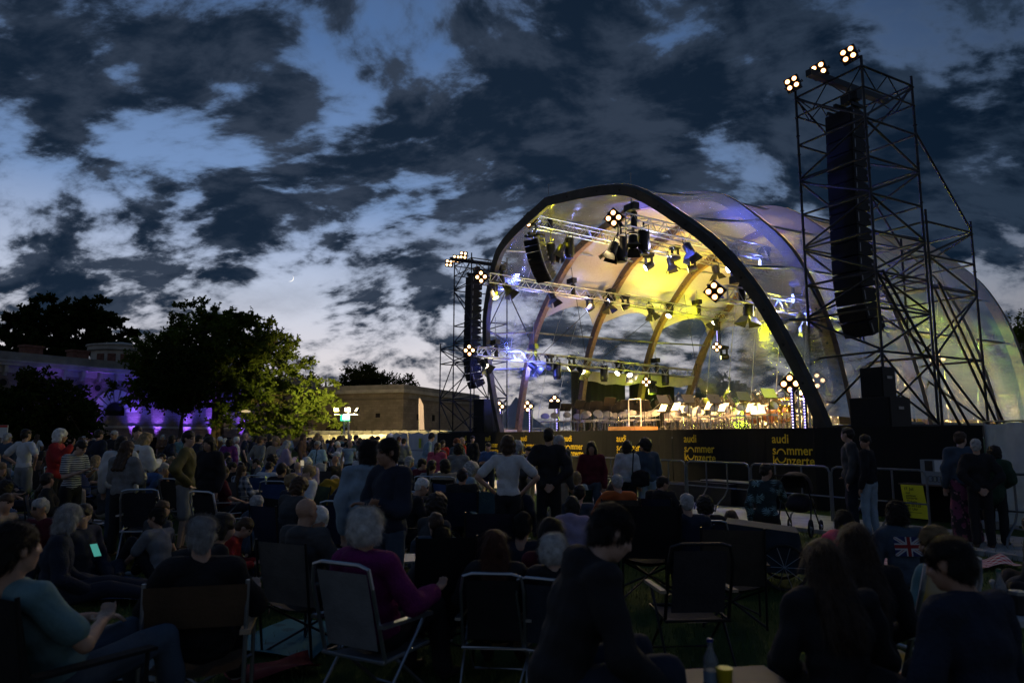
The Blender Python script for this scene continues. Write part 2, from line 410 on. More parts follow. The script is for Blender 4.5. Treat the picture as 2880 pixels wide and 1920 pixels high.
def wall_mesh(name, A, B, z0, z1, holes, material, parent):
    """vertical wall A->B with arched/rectangular holes: list of (u0,u1,v0,v1,arched)"""
    A, B = np.array(A, float), np.array(B, float); L = np.linalg.norm(B-A); d = (B-A)/L
    us = sorted({0, L, *[h[0] for h in holes], *[h[1] for h in holes]}); vs = sorted({z0, z1, *[h[2] for h in holes], *[h[3] for h in holes]})
    v = []; f = []; uv = []
    def quad(u0, u1, w0, w1):
        k = len(v)
        for uu, ww in ((u0, w0), (u1, w0), (u1, w1), (u0, w1)):
            v.append((*(A+d*uu), ww)); uv.append((uu, ww))
        f.append((k, k+1, k+2, k+3))
    for i in range(len(us)-1):
        for j in range(len(vs)-1):
            cu, cv = (us[i]+us[i+1])/2, (vs[j]+vs[j+1])/2
            if any(h[0] < cu < h[1] and h[2] < cv < h[3] for h in holes): continue
            quad(us[i], us[i+1], vs[j], vs[j+1])
    for h in holes:
        if len(h) > 4 and h[4]:
            r = (h[1]-h[0])/2; c = (h[0]+h[1])/2; zc = h[3]-r; N = 8
            for sgn in (-1, 1):
                for q in range(N):
                    a0, a1 = math.pi/2*q/N, math.pi/2*(q+1)/N
                    k = len(v)
                    for uu, ww in ((c+sgn*r*math.cos(a0), zc+r*math.sin(a0)), (c+sgn*r*math.cos(a1), zc+r*math.sin(a1)), (c+sgn*r*math.cos(a1), h[3]), (c+sgn*r*math.cos(a0), h[3])):
                        v.append((*(A+d*uu), ww)); uv.append((uu, ww))
                    f.append((k, k+1, k+2, k+3) if sgn > 0 else (k+3, k+2, k+1, k))
    me = bpy.data.meshes.new(name); me.from_pydata(v, [], f); me.materials.append(material)
    ul = me.uv_layers.new(name='UVMap')
    for p in me.polygons:
        for li, vi in zip(p.loop_indices, p.vertices): ul.data[li].uv = uv[vi]
    return link(name, me, parent)
def lin(A, B, t): return np.array(A, float)+(np.array(B, float)-np.array(A, float))*t

# long wing on the left, lit violet from its foot: from photo x=-120 to behind the tree
WA = at_depth(-160, 1230, 55)[:2]; WB = at_depth(880, 1230, 88)[:2]
wing = thing('fortress_wing', 'long stone fortress wing with corbelled cornice, violet uplights on its face', 'building')
WH = 8.35
wl = np.linalg.norm(WB-WA); wd = (WB-WA)/wl; wn = np.array([wd[1], -wd[0]])
if wn@(-WA) < 0: wn = -wn
def wpt(u, off=0.0, z=0.0): p = WA+wd*u+wn*off; return V(p[0], p[1], z)
def w_u(px):                               # distance along the wing where photo column px meets it
    r = ray(px, 1230)[:2]; M = np.array([[r[0], -wd[0]], [r[1], -wd[1]]]); return float(np.linalg.solve(M, WA)[1])
holes = [(w_u(300)-.5, w_u(300)+.5, .2, 1.9), (w_u(428)-.5, w_u(428)+.5, .1, 1.7), (w_u(318)-.9, w_u(318)+.9, 3.7, 4.9, True), (w_u(95)-.6, w_u(95)+.6, .2, 1.8), (w_u(640)-.5, w_u(640)+.5, .2, 1.7)]
wall_mesh('wall', WA, WB, 0, 7.0, holes, M_BRICK, wing)
for h in holes:
    m = MB(); c = wpt((h[0]+h[1])/2, -.55, (h[2]+h[3])/2); m.box(c, (h[1]-h[0]+.6, .5, h[3]-h[2]+.6), math.atan2(wd[1], wd[0])); m.build('window_recess', M_DARKIN, wing)
# fan of voussoirs round the arched loophole
uc = w_u(318)
for k in range(9):
    a = math.pi*(k+.5)/9; r0, r1 = 1.0, 2.1
    m = MB(); q = []
    for rr, aa in ((r0, a-.13), (r1, a-.13), (r1, a+.13), (r0, a+.13)): q.append(wpt(uc+rr*math.cos(aa), .0, 4.0+rr*math.sin(aa)))
    m.prism(q, V(*wn, 0)*-.02, V(*wn, 0)*.06); m.build('voussoir', M_TRIM, wing)
ang = math.atan2(wd[1], wd[0])
def wbar(name, z0, z1, out, material, u0=0, u1=None, back=-.3):
    u1 = wl if u1 is None else u1; m = MB(); c = (wpt(u0, out, (z0+z1)/2)+wpt(u1, back, (z0+z1)/2))/2
    m.box(c, (u1-u0, out-back, z1-z0), ang); return m.build(name, material, wing)
wbar('frieze', 7.002, 7.55, .04, M_TRIM); wbar('cornice', 7.55, 7.85, .55, M_TRIM); wbar('cornice_lip', 7.853, 8.0, .68, M_TRIM); wbar('parapet', 8.003, WH+.35, .30, M_ROOFST)
wbar('string_course', 2.55, 2.75, .08, M_TRIM)
cmesh = MB(); cmesh.box((0, .22, .3), (.28, .5, .55)); cmesh.box((0, .14, -.1), (.24, .34, .3)); cmesh = cmesh.mesh('corbel', M_TRIM)
ring = MB(); R0, R1 = .30, .44
for k in range(10):
    a0, a1 = math.pi*2*k/10, math.pi*2*(k+1)/10
    ring.add([(R0*math.cos(a0), .05, R0*math.sin(a0)), (R1*math.cos(a0), .05, R1*math.sin(a0)), (R1*math.cos(a1), .05, R1*math.sin(a1)), (R0*math.cos(a1), .05, R0*math.sin(a1))], [(0, 1, 2, 3)])
ring.mi = 1; ring.add([(R0*math.cos(math.pi*2*k/10), .02, R0*math.sin(math.pi*2*k/10)) for k in range(10)], [tuple(range(10))])
rmesh = ring.mesh('roundel', [M_BRICK, M_DARKIN])
k = 0; u = .6
while u < wl-1:
    p = wpt(u, 0, 6.95); link('corbel', cmesh, wing, p, ang+math.pi)
    p = wpt(u+.02, .0, 6.15); link('roundel', rmesh, wing, p, ang+math.pi)
    u += 1.55
# chimneys and round turret on the wing's roof
for px in (110, 245):
    m = MB(); u = w_u(px); m.box(wpt(u, -2.6, WH+.55), (1.5, 1.0, 1.3), ang); m.box(wpt(u, -2.6, WH+1.25), (1.7, 1.2, .18), ang); m.build('chimney', M_REDBR, wing)
m = MB(); c = wpt(w_u(392), -4.0, 0)
m.lathe([(2.6, 7.5), (2.6, 10.0), (2.95, 10.1), (2.95, 10.45), (3.1, 10.5), (3.1, 10.65), (.3, 11.1)], 24, c); tur = m.build('turret', M_TRIM, wing)
for k in range(7):
    a = ang-math.pi/2+(k-3)*.42; m = MB(); m.box(c+V(math.cos(a)*2.62, math.sin(a)*2.62, 9.2), (.7, .12, 1.0), a+math.pi/2); m.build('turret_panel', M_REDBR, tur)
# roof slab closing the wing
m = MB(); m.box((wpt(0, -.31, 0)+wpt(wl, -9, 0))/2+V(0, 0, WH/2-.15), (wl, 8.6, WH-.4), ang); m.build('roof_mass', M_ROOFST, wing)

# central gatehouse block with its corner towards the lawn
GC = at_depth(1132, 1230, 86)[:2]; GL = at_depth(800, 1230, 92)[:2]; GR = at_depth(1345, 1230, 108)[:2]
gate = thing('fortress_gatehouse', 'low stone fortress block with arched gateway behind the toilet cabins', 'building')
GH = 7.05
LL = np.linalg.norm(GC-GL)
def gl_u(px):
    d = (GC-GL)/LL; r = ray(px, 1230)[:2]; return float(np.linalg.solve(np.array([[r[0], -d[0]], [r[1], -d[1]]]), GL)[1])
def gr_u(px):
    d = (GR-GC)/np.linalg.norm(GR-GC); r = ray(px, 1230)[:2]; return float(np.linalg.solve(np.array([[r[0], -d[0]], [r[1], -d[1]]]), GC)[1])
gw = gl_u(947)
hl = [(gw-1.9, gw+1.9, .02, 3.75, True), (gl_u(1061)-.32, gl_u(1061)+.32, 4.1, 4.6)]
hr = [(gr_u(1175)-.4, gr_u(1175)+.4, 3.8, 4.6), (gr_u(1218)-.4, gr_u(1218)+.4, 3.8, 4.6)]
wall_mesh('wall', GL, GC, 0, GH, hl, M_STONE, gate); wall_mesh('wall', GC, GR, 0, GH, hr, M_STONE, gate)
def gedge(name, z0, z1, out, material):
    m = MB()
    c = lin(GL, GR, .5)
    cen = np.array([c[0], c[1]])+(lin(GC, c, 1.0)-GC)*1.2
    ring = []
    for P_ in (GL, GC, GR):
        d = P_-cen; d = d/np.linalg.norm(d); ring.append(P_+d*out*(1.25 if P_ is GC else 1.0))
    back = [P_+(cen-P_)*.5 for P_ in (GR, GL)]
    poly = [V(p[0], p[1], 0) for p in ring+back]
    m.prism(poly, (0, 0, z0), (0, 0, z1)); return m.build(name, material, gate)
gedge('frieze_band', 6.2, 6.45, .10, M_STONE); gedge('cornice', GH+.003, GH+.42, .42, M_TRIM); gedge('parapet', GH+.423, GH+1.0, .18, M_ROOFST)
for h, A, B in [(h, GL, GC) for h in hl]+[(h, GC, GR) for h in hr]:
    d = (B-A)/np.linalg.norm(B-A); nrm = np.array([-d[1], d[0]]);
    if nrm@A < 0: nrm = -nrm
    p = A+d*(h[0]+h[1])/2+nrm*(.75 if h[4:] else .3)
    m = MB(); m.box((p[0], p[1], (h[2]+h[3])/2), (h[1]-h[0]+.8, .3, h[3]-h[2]+.8), math.atan2(d[1], d[0])); m.build('gate_door' if h[4:] else 'window_recess', mat('old_dark_wood', (.035, .025, .018), .85, vary=.4, vscale=2) if h[4:] else M_DARKIN, gate)
d = (GC-GL)/LL; out = np.array([d[1], -d[0]])
for k in range(15):                                  # voussoirs of the gateway
    a = math.pi*(k+.5)/15; q = []
    for rr, aa in ((1.95, a-.1), (2.9+.25*(k % 2), a-.1), (2.9+.25*(k % 2), a+.1), (1.95, a+.1)):
        p = GL+d*(gw+rr*math.cos(aa)); q.append(V(p[0], p[1], 1.85+rr*math.sin(aa)))
    m = MB(); m.prism(q, V(*out, 0)*-.02, V(*out, 0)*.05); m.build('voussoir', M_STONE, gate)
gm_ = MB(); gm_.prism([V(*(GL+(GC-GL)*.02-out*1.2), 0), V(*(GC-out*1.4), 0), V(*(GR+(GC-GR)*.02-out*.5), 0), V(*(GR-out*22), 0), V(*(GL-out*14), 0)], (0, 0, GH-.6), (0, 0, GH-.05)); gm_.build('roof_mass', M_ROOFST, gate)
# a further dark roof and spire tip between the trees
sp = thing('church_spire', 'tiny dark pointed spire between the trees behind the fortress', 'spire', at_depth(911, 1230, 180)*V(1, 1, 0))
m = MB(); m.lathe([(1.6, 0), (1.6, 9), (1.1, 11), (.4, 13.8), (.12, 16.2), (.05, 17.6)], 8); m.build('spire', mat('slate', (.03, .03, .035), .7), sp)
# ------------------------------------------------------------------ stage platform and banner
M_DECK = mat('stage_deck', (.06, .045, .032), .55, vary=.3, vscale=3)
M_CLOTH = mat('black_banner_cloth', (.0032, .0031, .0031), .85, vary=.3, vscale=1.5, bump=.25, bscale=3)
M_LOGO = mat('yellow_print', (.85, .58, .02), .7)
st = thing('stage_platform', 'dark raised stage deck under the arched tent', 'stage', S0, SRZ)
for k in range(9):
    x0, x1 = -20.4+k*2.85, -20.4+(k+1)*2.85-.012
    for j in range(5):
        y0, y1 = -.1+j*2.9, -.1+(j+1)*2.9-.012
        m = MB(); m.box(((x0+x1)/2, (y0+y1)/2, SH-.09), (x1-x0, y1-y0, .18)); m.build('deck_panel', M_DECK, st)
for k in range(10):
    for j in range(3):
        m = MB(); m.tube((-20+k*2.8, .4+j*6, 0), (-20+k*2.8, .4+j*6, SH-.19), .05, 6); m.build('leg', M_DARKST, st)
ban = thing('stage_banner', 'black cloth stage front with six yellow concert logos', 'banner', S0, SRZ)
BL, BR_ = 20.47, -5.35
edges = np.linspace(BL, BR_, 10)
for k in range(9):
    a, b = edges[k], edges[k+1]; m = MB(); N = 10
    top = []
    for i in range(N+1):
        s = lerp(a, b, i/N); wv = .022*math.sin(i*1.9+k*2.3)+.012*math.sin(i*4.1+k); top.append((s, wv))
    for i, (s, wv) in enumerate(top):
        m.v += [tuple(LS(s, -.26+wv, .02)), tuple(LS(s, -.25+wv*.3, SH+.03)), ]
    for i in range(N): m.f.append([2*i, 2*i+2, 2*i+3, 2*i+1]); m.m.append(0)
    m.build('cloth_panel', M_CLOTH, ban)
# lettering
def text_mesh(body, size):
    c = bpy.data.curves.new('txt', 'FONT'); c.body = body; c.size = size; c.extrude = 0.0; c.offset = .012*size; c.resolution_u = 3
    o = bpy.data.objects.new('txt', c); me = evaluate(o); bpy.data.curves.remove(c)
    vs = np.array([v.co[:] for v in me.vertices]) if len(me.vertices) else np.zeros((0, 3)); fs = [list(p.vertices) for p in me.polygons]
    bpy.data.meshes.remove(me); return vs, fs
def logo_mesh(h):
    m = MB(); L = h/3.02                                     # three lines
    def put(body, x, y, size):
        vs, fs = text_mesh(body, size)
        if len(vs) == 0: return x
        m.add([(x+v[0], 0, y+v[1]) for v in vs], fs); return x+vs[:, 0].max()
    sz = L*1.30
    put('audi', 0, 2.18*L, sz)
    x = put('s', 0, 1.02*L, sz)
    ro = L*.60; cx = x+ro+.05*L; zc = .86*L; th = .135*L
    def arc(a0, a1, N=16):
        for i in range(N):
            p, q = a0+(a1-a0)*i/N, a0+(a1-a0)*(i+1)/N
            m.add([(cx+(ro-th)*math.cos(p)*1.04, 0, zc+(ro*1.25-th)*math.sin(p)), (cx+ro*math.cos(p)*1.04, 0, zc+ro*1.25*math.sin(p)), (cx+ro*math.cos(q)*1.04, 0, zc+ro*1.25*math.sin(q)), (cx+(ro-th)*math.cos(q)*1.04, 0, zc+(ro*1.25-th)*math.sin(q))], [(0, 1, 2, 3)])
    arc(R(14), R(166)); arc(R(194), R(346))
    put('mmer', cx+ro+.07*L, 1.02*L, sz)
    put('k', 0, .0, sz); put('nzerte', cx+ro*.92+.05*L, .0, sz)
    return m.mesh('logo', M_LOGO)
lm = logo_mesh(.72)
LOGO_X = [1366, 1466, 1588, 1736, 1926, 2174]
for px in LOGO_X+[1300]:
    s, b, z = on_b(px, 1260, -.285)
    tag(link('logo', lm, ban, LS(s, -.315, 1.02)), kind='stuff')
# ------------------------------------------------------------------ arched tent
M_GLULAM = None
def m_glulam():
    m, t, o = nodemat('glued_laminated_timber'); b = t.new('ShaderNodeBsdfPrincipled'); t.l.new(b.outputs[0], o.inputs[0])
    oc = t.new('ShaderNodeTexCoord').outputs['Object']
    mp = t.new('ShaderNodeMapping'); mp.inputs['Scale'].default_value = (2, 2, 2); t.l.new(oc, mp.inputs[0])
    nz = t.noise(mp.outputs[0], 3, 6, .65, 1.5)[0]
    t.l.new(t.ramp(nz, [(.3, (.13, .075, .04)), (.55, (.23, .14, .075)), (.75, (.32, .20, .11))]), b.inputs['Base Color']); b.inputs['Roughness'].default_value = .6
    return m
M_GLULAM = m_glulam()
M_BOLT = mat('steel_bolt_plate', (.03, .03, .032), .5, .6)
CS = 6.25
PROF = [(8.15, -.02), (7.95, 1.2), (7.62, 2.5), (7.18, 3.7), (6.45, 4.95), (5.45, 6.0), (4.45, 6.88), (3.6, 7.36), (2.2, 7.72), (0, 8.08)]
half = catmull([V(a, b, 0) for a, b in PROF], 4)
ARC = [(p[0], p[1]) for p in half]+[(-p[0], p[1]) for p in half[::-1][1:]]     # +x side = far end (left in the photo), to near end
ARCN = len(ARC)
ARCHES = [(0.0, 19.0), (.85, -2.0), (4.05, 0.0), (7.45, -1.0), (9.6, -9.0)]
AFIT = [(0, 1), (0, 1), (0, 1), (0, 1), (-.35, .956)]        # sideways shift and width of each arch
def apt(i, k, off=0.0, side=0.0):
    """point on arch i at sample k; off: outwards in the arch plane, side: towards the back, in stage-local coords"""
    b, lean = ARCHES[i]; a = R(lean); x, t = ARC[k]
    x0, t0 = ARC[max(k-1, 0)]; x1, t1 = ARC[min(k+1, ARCN-1)]; tx, tt = x1-x0, t1-t0; l = math.hypot(tx, tt); nx, nt = -tt/l, tx/l   # normal
    if nx*x+nt*(t-3) < 0: nx, nt = -nx, -nt
    x += nx*off; t += nt*off; x = x*AFIT[i][1]+AFIT[i][0]
    p = LS(CS+x, b-math.sin(a)*t, SH+math.cos(a)*t); nrm = LS(0, math.cos(a), math.sin(a)); return p+nrm*side
tent = thing('arched_tent', 'arched timber concert tent with clear and cream membrane over the stage', 'tent', S0, SRZ)
for i in range(len(ARCHES)):
    m = MB(); w, dp = .20, .29
    for k in range(ARCN):
        for off, sd in ((-dp, -w/2), (0, -w/2), (0, w/2), (-dp, w/2)): m.v.append(tuple(apt(i, k, off, sd)))
    for k in range(ARCN-1):
        for q in range(4):
            m.f.append([4*k+q, 4*k+(q+1) % 4, 4*k+4+(q+1) % 4, 4*k+4+q]); m.m.append(0)
    ar = m.build('arch', M_GLULAM if i else mat('dark_grey_timber', (.060, .060, .060), .6, vary=.35, vscale=3), tent)  # front arch is darker and greyer than the others
    m = MB()
    for k in range(2, ARCN-2, 3):
        for sd in (-1, 1):
            p = apt(i, k, -dp*.5, sd*(w/2+.004)); a = R(ARCHES[i][1]); n = LS(0, math.cos(a), math.sin(a))*sd
            m.tube(p-n*.01, p+n*.006, .035, 8)
    tag(m.build('bolt', M_BOLT, ar), kind='stuff')
# purlins between neighbouring arches
for i in range(len(ARCHES)-1):
    for k in (9, 14, 20, 27, ARCN-1-27, ARCN-1-20, ARCN-1-14, ARCN-1-9):
        m = MB(); m.tube(apt(i, k, -.17, .1), apt(i+1, k, -.17, -.1), .04, 8); m.build('purlin', M_STEEL, tent)
# membrane
def m_membrane():
    m, t, o = nodemat('tent_membrane')
    at = t.new('ShaderNodeAttribute', attribute_name='clear'); cl = t.mapr(at.outputs['Fac'], .49, .51, 0, 1)
    oc = t.new('ShaderNodeTexCoord').outputs['Object']
    mp = t.new('ShaderNodeMapping'); mp.inputs['Scale'].default_value = (1.1, .35, 2.4); t.l.new(oc, mp.inputs[0])
    wr = t.noise(mp.outputs[0], 2.2, 5, .6, 1.2)[0]
    fine = t.noise(oc, 14, 3, .6)[0]
    bp = t.new('ShaderNodeBump'); bp.inputs['Strength'].default_value = .3; bp.inputs['Distance'].default_value = .05; t.l.new(wr, bp.inputs['Height'])
    tr1 = t.new('ShaderNodeBsdfTransparent'); tr1.inputs[0].default_value = (.86, .87, .88, 1)
    gl = t.new('ShaderNodeBsdfGlossy'); gl.inputs['Roughness'].default_value = .16; gl.inputs[0].default_value = (.8, .8, .8, 1); t.l.new(bp.outputs[0], gl.inputs['Normal'])
    df1 = t.new('ShaderNodeBsdfDiffuse'); df1.inputs[0].default_value = (.6, .6, .58, 1); t.l.new(bp.outputs[0], df1.inputs['Normal'])
    tl1 = t.new('ShaderNodeBsdfTranslucent'); tl1.inputs[0].default_value = (.6, .6, .58, 1)
    fr = t.new('ShaderNodeFresnel'); fr.inputs[0].default_value = 1.42; t.l.new(bp.outputs[0], fr.inputs['Normal'])
    def mixs(f, a, b):
        n = t.new('ShaderNodeMixShader'); t.put(n.inputs[0], f); t.l.new(a, n.inputs[1]); t.l.new(b, n.inputs[2]); return n.outputs[0]
    clearS = mixs(t.mapr(t.noise(oc, .8, 4, .6)[0], .35, .7, .02, .055), tr1.outputs[0], mixs(.5, df1.outputs[0], tl1.outputs[0]))
    clearS = mixs(t.math('MULTIPLY', fr.outputs[0], .8), clearS, gl.outputs[0])
    tr2 = t.new('ShaderNodeBsdfTransparent'); tr2.inputs[0].default_value = (.93, .88, .80, 1)
    crm = t.mix(t.mapr(fine, .3, .7, 0, 1), (.66, .56, .44), (.74, .65, .53))
    df = t.new('ShaderNodeBsdfDiffuse'); t.l.new(crm, df.inputs[0]); t.l.new(bp.outputs[0], df.inputs['Normal'])
    tl = t.new('ShaderNodeBsdfTranslucent'); t.l.new(crm, tl.inputs[0]); t.l.new(bp.outputs[0], tl.inputs['Normal'])
    cream = mixs(.27, mixs(.12, df.outputs[0], tl.outputs[0]), tr2.outputs[0])
    cream = mixs(t.math('MULTIPLY', fr.outputs[0], .35), cream, gl.outputs[0])
    mk = t.new('ShaderNodeAttribute', attribute_name='milk').outputs['Fac']
    dm = t.new('ShaderNodeBsdfDiffuse'); dm.inputs[0].default_value = (.70, .68, .74, 1); tm = t.new('ShaderNodeBsdfTranslucent'); tm.inputs[0].default_value = (.70, .68, .74, 1)
    t.l.new(mixs(mk, mixs(cl, cream, clearS), mixs(.5, dm.outputs[0], tm.outputs[0])), o.inputs[0]); return m
M_MEMB = m_membrane()
M_VAL = mat('cream_valance', (.55, .47, .36), .8, vary=.15, vscale=3, bump=.3, bscale=5)
def membrane(i, k0, k1, thr, nw=10, name='membrane', milk=lambda x, t: 0.0):
    m = MB(); cl = []; mlk = []; sag = .30 if i else .22
    for k in range(k0, k1+1):
        for j in range(nw+1):
            w = j/nw; a = apt(i, k, .0, .1); b = apt(i+1, k, .0, -.1); p = a*(1-w)+b*w
            x, t = ARC[k]; cen = LS(CS, p[1], SH+2.6); d = cen-p; d[1] = 0; d /= np.linalg.norm(d)+1e-6
            sg = math.sin(math.pi*w)*sag*min(1, max(0, t/3.0)); p = p+d*(sg-.012)
            m.v.append(tuple(p)); cl.append(.5+thr(x, t, w)); mlk.append(milk(x, t))
    n = nw+1
    for k in range(k1-k0):
        for j in range(nw): m.f.append([k*n+j, k*n+j+1, (k+1)*n+j+1, (k+1)*n+j]); m.m.append(0)
    me = m.mesh(name, M_MEMB, True); at = me.attributes.new('clear', 'FLOAT', 'POINT'); at.data.foreach_set('value', cl); at = me.attributes.new('milk', 'FLOAT', 'POINT'); at.data.foreach_set('value', mlk)
    return link(name, me, tent)
def thr_front(x, t, w): return (6.2+.3*math.sin(math.pi*w)-t)*.5
def thr_side(x, t, w):
    lim = 4.75+.75*math.sin(math.pi*w)
    if x < 0: lim += .7
    return (lim-t)*.5
membrane(0, 1, ARCN-2, lambda x, t, w: 1.0, milk=lambda x, t: .02+(.20 if x > -3 else .13)*min(1, max(0, (t-3.4)/2.6)))
NM = lambda x, t: .045 if x < 0 else .015
membrane(1, 1, ARCN-2, thr_side, milk=NM)
KV = next(k for k in range(ARCN) if ARC[k][1] > 2.75)
membrane(2, KV, ARCN-2, thr_side, milk=NM); membrane(3, KV, ARCN-2, thr_side, milk=NM)
# valance strips and near-black sheets set back in the lower far-side bays
for i in (2, 3):
    m = MB(); N = 12
    for j in range(N+1):
        w = j/N; a = apt(i, KV, -.02, .1)*(1-w)+apt(i+1, KV, -.02, -.1)*w; sg = .12*math.sin(math.pi*w)
        m.v += [tuple(a+LS(-.25, 0, -.02-sg*.3)), tuple(a+LS(-.1+.05*math.sin(j*2.1), 0, -.45-sg+.04*math.sin(j*1.3)))]
    for j in range(N): m.f.append([2*j, 2*j+2, 2*j+3, 2*j+1]); m.m.append(0)
    m.build('valance', M_VAL, tent, True)
    m = MB(); N = 30
    for j in range(N+1):
        w = j/N; a = apt(i, KV, .3, .1)*(1-w)+apt(i+1, KV, .3, -.1)*w; wv = .08*math.sin(j*1.7)
        m.v += [tuple(a+LS(.9+wv, 0, .0)), tuple(V(a[0]-.9-wv, a[1], SH+.01))]
    for j in range(N): m.f.append([2*j, 2*j+2, 2*j+3, 2*j+1]); m.m.append(0)
    m.build('black_sheet', mat('black_sheet', (.010, .009, .009), .9), tent, True)
# clear rear wall below the fifth arch, with welded seams
def rear_wall(i, x0, x1):
    m = MB(); cl = []; N = 24; H_ = 14
    for j in range(N+1):
        x = lerp(x0, x1, j/N); tmax = np.interp(abs(x), [p[0] for p in half[::-1]], [p[1] for p in half[::-1]])-.15
        for q in range(H_+1):
            t = tmax*q/H_; a = R(ARCHES[i][1]); m.v.append(tuple(LS(CS+x, ARCHES[i][0]-math.sin(a)*t+.05*math.sin(x*2.1), SH+math.cos(a)*t))); cl.append(.5+(5.0-t)*.5)
    n = H_+1
    for j in range(N):
        for q in range(H_): m.f.append([j*n+q, (j+1)*n+q, (j+1)*n+q+1, j*n+q+1]); m.m.append(0)
    me = m.mesh('rear_wall', M_MEMB, True); at = me.attributes.new('clear', 'FLOAT', 'POINT'); at.data.foreach_set('value', cl); rw = link('rear_wall', me, tent)
    for x in np.arange(x0+1.2, x1-.4, 1.35):
        tmax = np.interp(abs(x), [p[0] for p in half[::-1]], [p[1] for p in half[::-1]])-.3; a = R(ARCHES[i][1])
        m = MB(); m.bar(LS(CS+x, ARCHES[i][0]-.02, SH), LS(CS+x, ARCHES[i][0]-math.sin(a)*tmax-.02, SH+math.cos(a)*tmax), .035, .004, (0, 1, 0)); m.build('seam', mat('welded_seam', (.55, .55, .55), .5), rw)
rear_wall(4, -7.6, 6.6)
# welded seams and floor rail on the far side wall, bays 1 and 2
for i in (0, 1):
    for w in ((.5,) if i == 0 else (.3, .62)):
        pts = [apt(i, k, -.02, .1)*(1-w)+apt(i+1, k, -.02, -.1)*w+LS(-.26*min(1, ARC[k][1]/3)*math.sin(math.pi*w), 0, 0) for k in range(1, 24)]
        m = MB(); m.pipe(pts, .008, 4); m.build('seam', mat('welded_seam', (.5, .5, .5), .5), tent)
    m = MB(); m.bar(apt(i, 0, -.2, .1)+V(0, 0, .10), apt(i+1, 0, -.2, -.1)+V(0, 0, .10), .1, .16); m.build('base_rail', M_VAL, tent)
for i in (1, 2, 3):
    m = MB(); k = ARCN-1; m.bar(apt(i, k, -.2, .1)+V(0, 0, .14), apt(i+1, k, -.2, -.1)+V(0, 0, .14), .1, .24); m.build('base_rail', mat('grey_base_rail', (.30, .33, .33), .6), tent)
# bracing cables inside the tent
for i, ka, kb in ((1, 10, 24), (1, 24, 10), (2, 10, 22), (3, 22, 10), (1, ARCN-10, ARCN-24), (2, ARCN-24, ARCN-9), (3, ARCN-9, ARCN-22), (3, ARCN-24, ARCN-7)):
    m = MB(); m.tube(apt(i, ka, -.36, .1), apt(i+1, kb, -.36, -.1), .012, 5); m.build('bracing_cable', M_CABLE, tent)

# ------------------------------------------------------------------ scaffold towers
def rosette(m, p): m.lathe([(.055, -.006), (.055, .006)], 8, p)
def tower(label, sA, bA, sides, levels, top, ext=None):
    """sides: (ds, db) bay sizes"""
    T = thing('scaffold_tower', label, 'scaffolding', S0, SRZ)
    ds, db = sides; legs = [(sA, bA), (sA+ds, bA), (sA+ds, bA+db), (sA, bA+db)]
    for q, (s, b) in enumerate(legs):
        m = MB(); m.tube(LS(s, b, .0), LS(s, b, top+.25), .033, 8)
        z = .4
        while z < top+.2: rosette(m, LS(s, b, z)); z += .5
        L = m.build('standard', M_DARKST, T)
        m = MB()
        for z in (3.0, 5.1, 7.7): m.tube(LS(s, b, z), LS(s, b, z+.07), .029, 8)
        m.build('red_mark', M_RED, L)
        m = MB(); m.box(LS(s, b, .02), (.2, .2, .04)); m.build('base_plate', M_STEEL, L)
    for z in levels:
        for q in range(4):
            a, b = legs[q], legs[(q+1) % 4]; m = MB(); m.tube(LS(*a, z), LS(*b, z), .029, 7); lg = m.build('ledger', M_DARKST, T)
            if (q+int(z*3)) % 3 == 0:
                m = MB(); pa = LS(*a, z)*.45+LS(*b, z)*.55; pb = LS(*a, z)*.42+LS(*b, z)*.58; m.tube(pa, pb, .026, 7); m.build('red_mark', M_RED, lg)
    lv = sorted(levels)
    for j in range(len(lv)-1):
        for q in range(4):
            a, b = legs[q], legs[(q+1) % 4]
            if (j+q) % 2: a, b = b, a
            m = MB(); m.tube(LS(*a, lv[j]+.05), LS(*b, lv[j+1]-.05), .029, 7); m.build('diagonal', M_DARKST, T)
    # lattice beams round the top
    for q in range(4):
        a, b = legs[q], legs[(q+1) % 4]; zt = top; zb = top-.52
        m = MB(); m.tube(LS(*a, zt), LS(*b, zt), .024, 7); m.tube(LS(*a, zb), LS(*b, zb), .024, 7)
        for k in range(4):
            p0, p1 = LS(*a, zb)*(1-k/4)+LS(*b, zb)*(k/4), LS(*a, zb)*(1-(k+1)/4)+LS(*b, zb)*((k+1)/4)
            m.tube(p0 if k % 2 else p0+V(0, 0, .52), p1+V(0, 0, .52) if k % 2 else p1, .016, 6)
        m.build('lattice_beam', M_DARKST, T)
    sm, bm = sA+ds/2, bA+db/2
    m = MB(); m.box(LS(sm, bm-.15, top+.08), (.16, db+1.1, .16)); m.build('hoist_beam', M_BLACKM, T)
    return T, legs
M_REDT = M_RED
lvR = [1.95, 3.6, 4.6, 5.45, 6.4, 7.3, 8.2, 9.15, 10.45]
TR, legsR = tower('tall scaffold tower holding a black speaker array beside the near end of the tent', -1.17, .35, (-1.88, 2.0), lvR, 10.45)
TL, legsL = tower('tall scaffold tower at the far end of the tent, speaker array inside', 17.95, .35, (2.0, 2.0), [1.95, 3.6, 5.4, 6.4, 7.3, 9.15, 10.45], 10.45)
